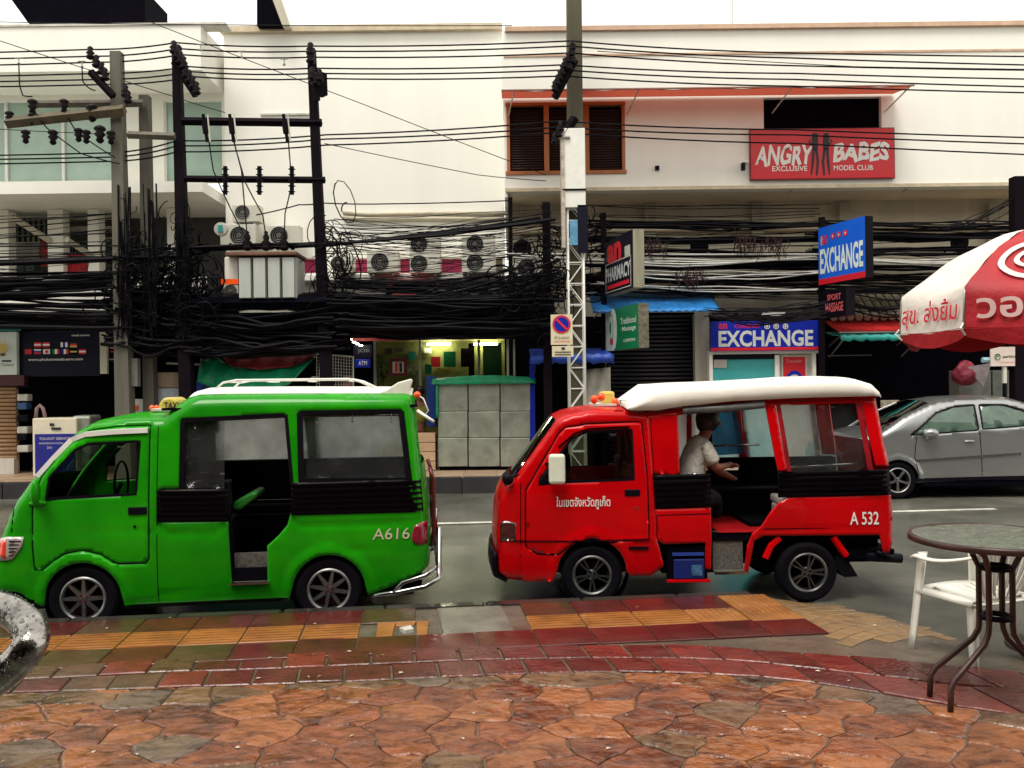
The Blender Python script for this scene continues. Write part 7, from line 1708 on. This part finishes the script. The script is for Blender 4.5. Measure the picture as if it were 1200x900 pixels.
mb = wires(26, -300, 140, 322, 352, 318, 352, .008, .02, wob=4); wires(40, -300, 150, 334, 366, 356, 384, .012, .032, mb=mb, wob=4); wires(7, -300, 215, 316, 321, 296, 300, .02, .035, mb=mb, wob=1, sag=(0, 3)); wires(26, -300, 140, 262, 330, 250, 330, .006, .012, mb=mb, wob=3); wires(16, -300, 150, 338, 346, 328, 336, .015, .03, mb=mb)
stuff(mb, 'black cable runs sagging across the white balcony with red curtains')
mb = wires(110, 130, 240, 340, 405, 345, 408, .014, .038, wob=7); wires(45, 135, 235, 285, 345, 285, 345, .008, .02, mb=mb, wob=9); loops(110, 185, 345, 34, 26, .006, .015, mb=mb, lo=4, hi=18); loops(60, 150, 310, 8, 36, .006, .012, lo=3, hi=11, mb=mb); loops(60, 208, 312, 10, 36, .006, .013, lo=3, hi=12, mb=mb)
for cx in (146, 176, 214):
    for _ in range(16):
        x = cx + rnd.uniform(-7, 7); mb.tube([W(x + rnd.uniform(-3, 3), y, 16.25 + rnd.uniform(0, .15)) for y in (rnd.uniform(215, 300), 300, 330, 360, rnd.uniform(370, 400))], rnd.uniform(.008, .02), 4)
stuff(mb, 'dense tangle of looped cables around the left poles', 'cable_tangle')
mb = wires(230, 215, 400, 348, 412, 350, 408, .016, .04, wob=6, power=.8); wires(60, 225, 400, 345, 362, 342, 362, .014, .03, mb=mb, wob=4); loops(30, 235, 340, 16, 16, .008, .02, mb=mb)
stuff(mb, 'solid black mass of cables beneath the transformer')
mb = wires(150, 390, 640, 346, 384, 344, 382, .014, .034, wob=6); wires(34, 395, 640, 350, 388, 350, 388, .012, .03, mb=mb, wob=5); wires(12, 385, 650, 346, 352, 346, 352, .03, .045, mb=mb, wob=2); wires(7, 215, 400, 290, 294, 283, 287, .02, .03, mb=mb, wob=1, sag=(0, 3)); wires(8, 398, 645, 283, 287, 255, 260, .018, .03, mb=mb, wob=1, sag=(0, 4))
wires(24, 400, 640, 262, 330, 250, 312, .004, .008, mb=mb, wob=3); wires(14, 440, 650, 355, 372, 300, 325, .008, .02, mb=mb, wob=2); wires(30, 400, 640, 325, 350, 320, 350, .006, .014, mb=mb, wob=4)
wires(46, 385, 645, 255, 350, 245, 345, .003, .007, mb=mb, wob=5, sag=(0, 12))
stuff(mb, 'black cable runs between the transformer frame and the lattice tower')
mb = loops(60, 642, 330, 10, 26, .007, .015, lo=4, hi=13); loops(34, 392, 318, 12, 26, .006, .013, lo=6, hi=26, mb=mb); loops(26, 620, 340, 16, 14, .008, .016, mb=mb); loops(10, 396, 290, 14, 30, .008, .014, lo=14, hi=34, mb=mb)
stuff(mb, 'loose coils of cable hanging on the short post and the right rusty pole', 'cable_tangle')
mb = MB()
for a, b, n, r0, r1 in ((258, 266, 9, .012, .028), (277, 283, 9, .014, .028), (291, 297, 7, .012, .024), (305, 312, 12, .012, .028), (322, 329, 13, .012, .028), (333, 343, 12, .008, .02), (240, 256, 6, .006, .01), (262, 345, 30, .004, .009)):
    wires(n, 690, 965, a, b, a + rnd.uniform(-4, 6), b + rnd.uniform(-4, 6), r0, r1, mb=mb, wob=3, sag=(0, 5), Yr=(17.68, 17.95))
stuff(mb, 'layered black cables crossing the recessed wall between the PHARMACY and EXCHANGE blade signs')
mb = MB()
for a, b, n, r0, r1 in ((258, 265, 7, .012, .026), (273, 281, 9, .014, .028), (292, 299, 8, .012, .026), (308, 316, 12, .012, .026), (324, 333, 12, .010, .024), (334, 346, 10, .008, .018), (262, 345, 28, .004, .009)):
    wires(n, 950, 1290, a, b, a + rnd.uniform(-8, 4), b + rnd.uniform(-8, 4), r0, r1, mb=mb, wob=3, sag=(0, 5), Yr=(17.68, 17.95))
wires(10, 968, 1060, 340, 352, 352, 372, .008, .016, mb=mb, wob=2, Yr=(17.6, 17.9)); wires(8, 1120, 1195, 262, 270, 225, 240, .006, .010, mb=mb, wob=1)
stuff(mb, 'layered black cables from the EXCHANGE blade sign to the parasol')
mb = wires(44, 640, 715, 262, 345, 262, 345, .006, .016, wob=5, Yr=(17.66, 17.9)); loops(26, 680, 310, 10, 24, .007, .014, mb=mb, Y=(17.0, 17.3)); wires(26, 836, 960, 360, 372, 352, 372, .006, .014, mb=mb, wob=3)
stuff(mb, 'short cables passing behind the lattice tower')
# a few pale strands among the black ones
mb = wires(6, 600, 960, 296, 303, 298, 304, .006, .016, wob=2, Yr=(17.6, 17.66)); wires(6, 960, 1280, 300, 306, 298, 304, .006, .016, wob=2, Yr=(17.6, 17.66), mb=mb); wires(4, 715, 960, 314, 322, 312, 320, .006, .012, wob=3, Yr=(17.6, 17.66), mb=mb); wires(3, 700, 960, 326, 333, 332, 340, .005, .012, wob=2, Yr=(17.6, 17.66), mb=mb)
stuff(mb, 'pale grey cable strands among the black cables', m=mat('pale_cable', (.6, .6, .56), .5, var=.2, bump=0))
for i, (x, y, c_) in enumerate(((778, 250, .9), (860, 300, 1), (905, 285, 1.0), (745, 275, 1), (808, 320, .8))):
    pass
mb = MB()
for x, y, n in ((762, 282, 40), (872, 282, 36), (908, 284, 36), (810, 320, 60)):
    for k in range(n):
        q = W(x + rnd.gauss(0, 9), y + rnd.gauss(0, 5), rnd.uniform(17.5, 17.68)); mb.tube([q, (q.x + rnd.gauss(0, .03), q.y - .02, q.z - .12), (q.x + rnd.gauss(0, .06), q.y, q.z - .2)], .009, 3)
stuff(mb, 'dark red dried creepers hanging on the recessed wall behind the cables', 'creeper', mat('dried_maroon', (.03, .006, .009), .9, var=.5))
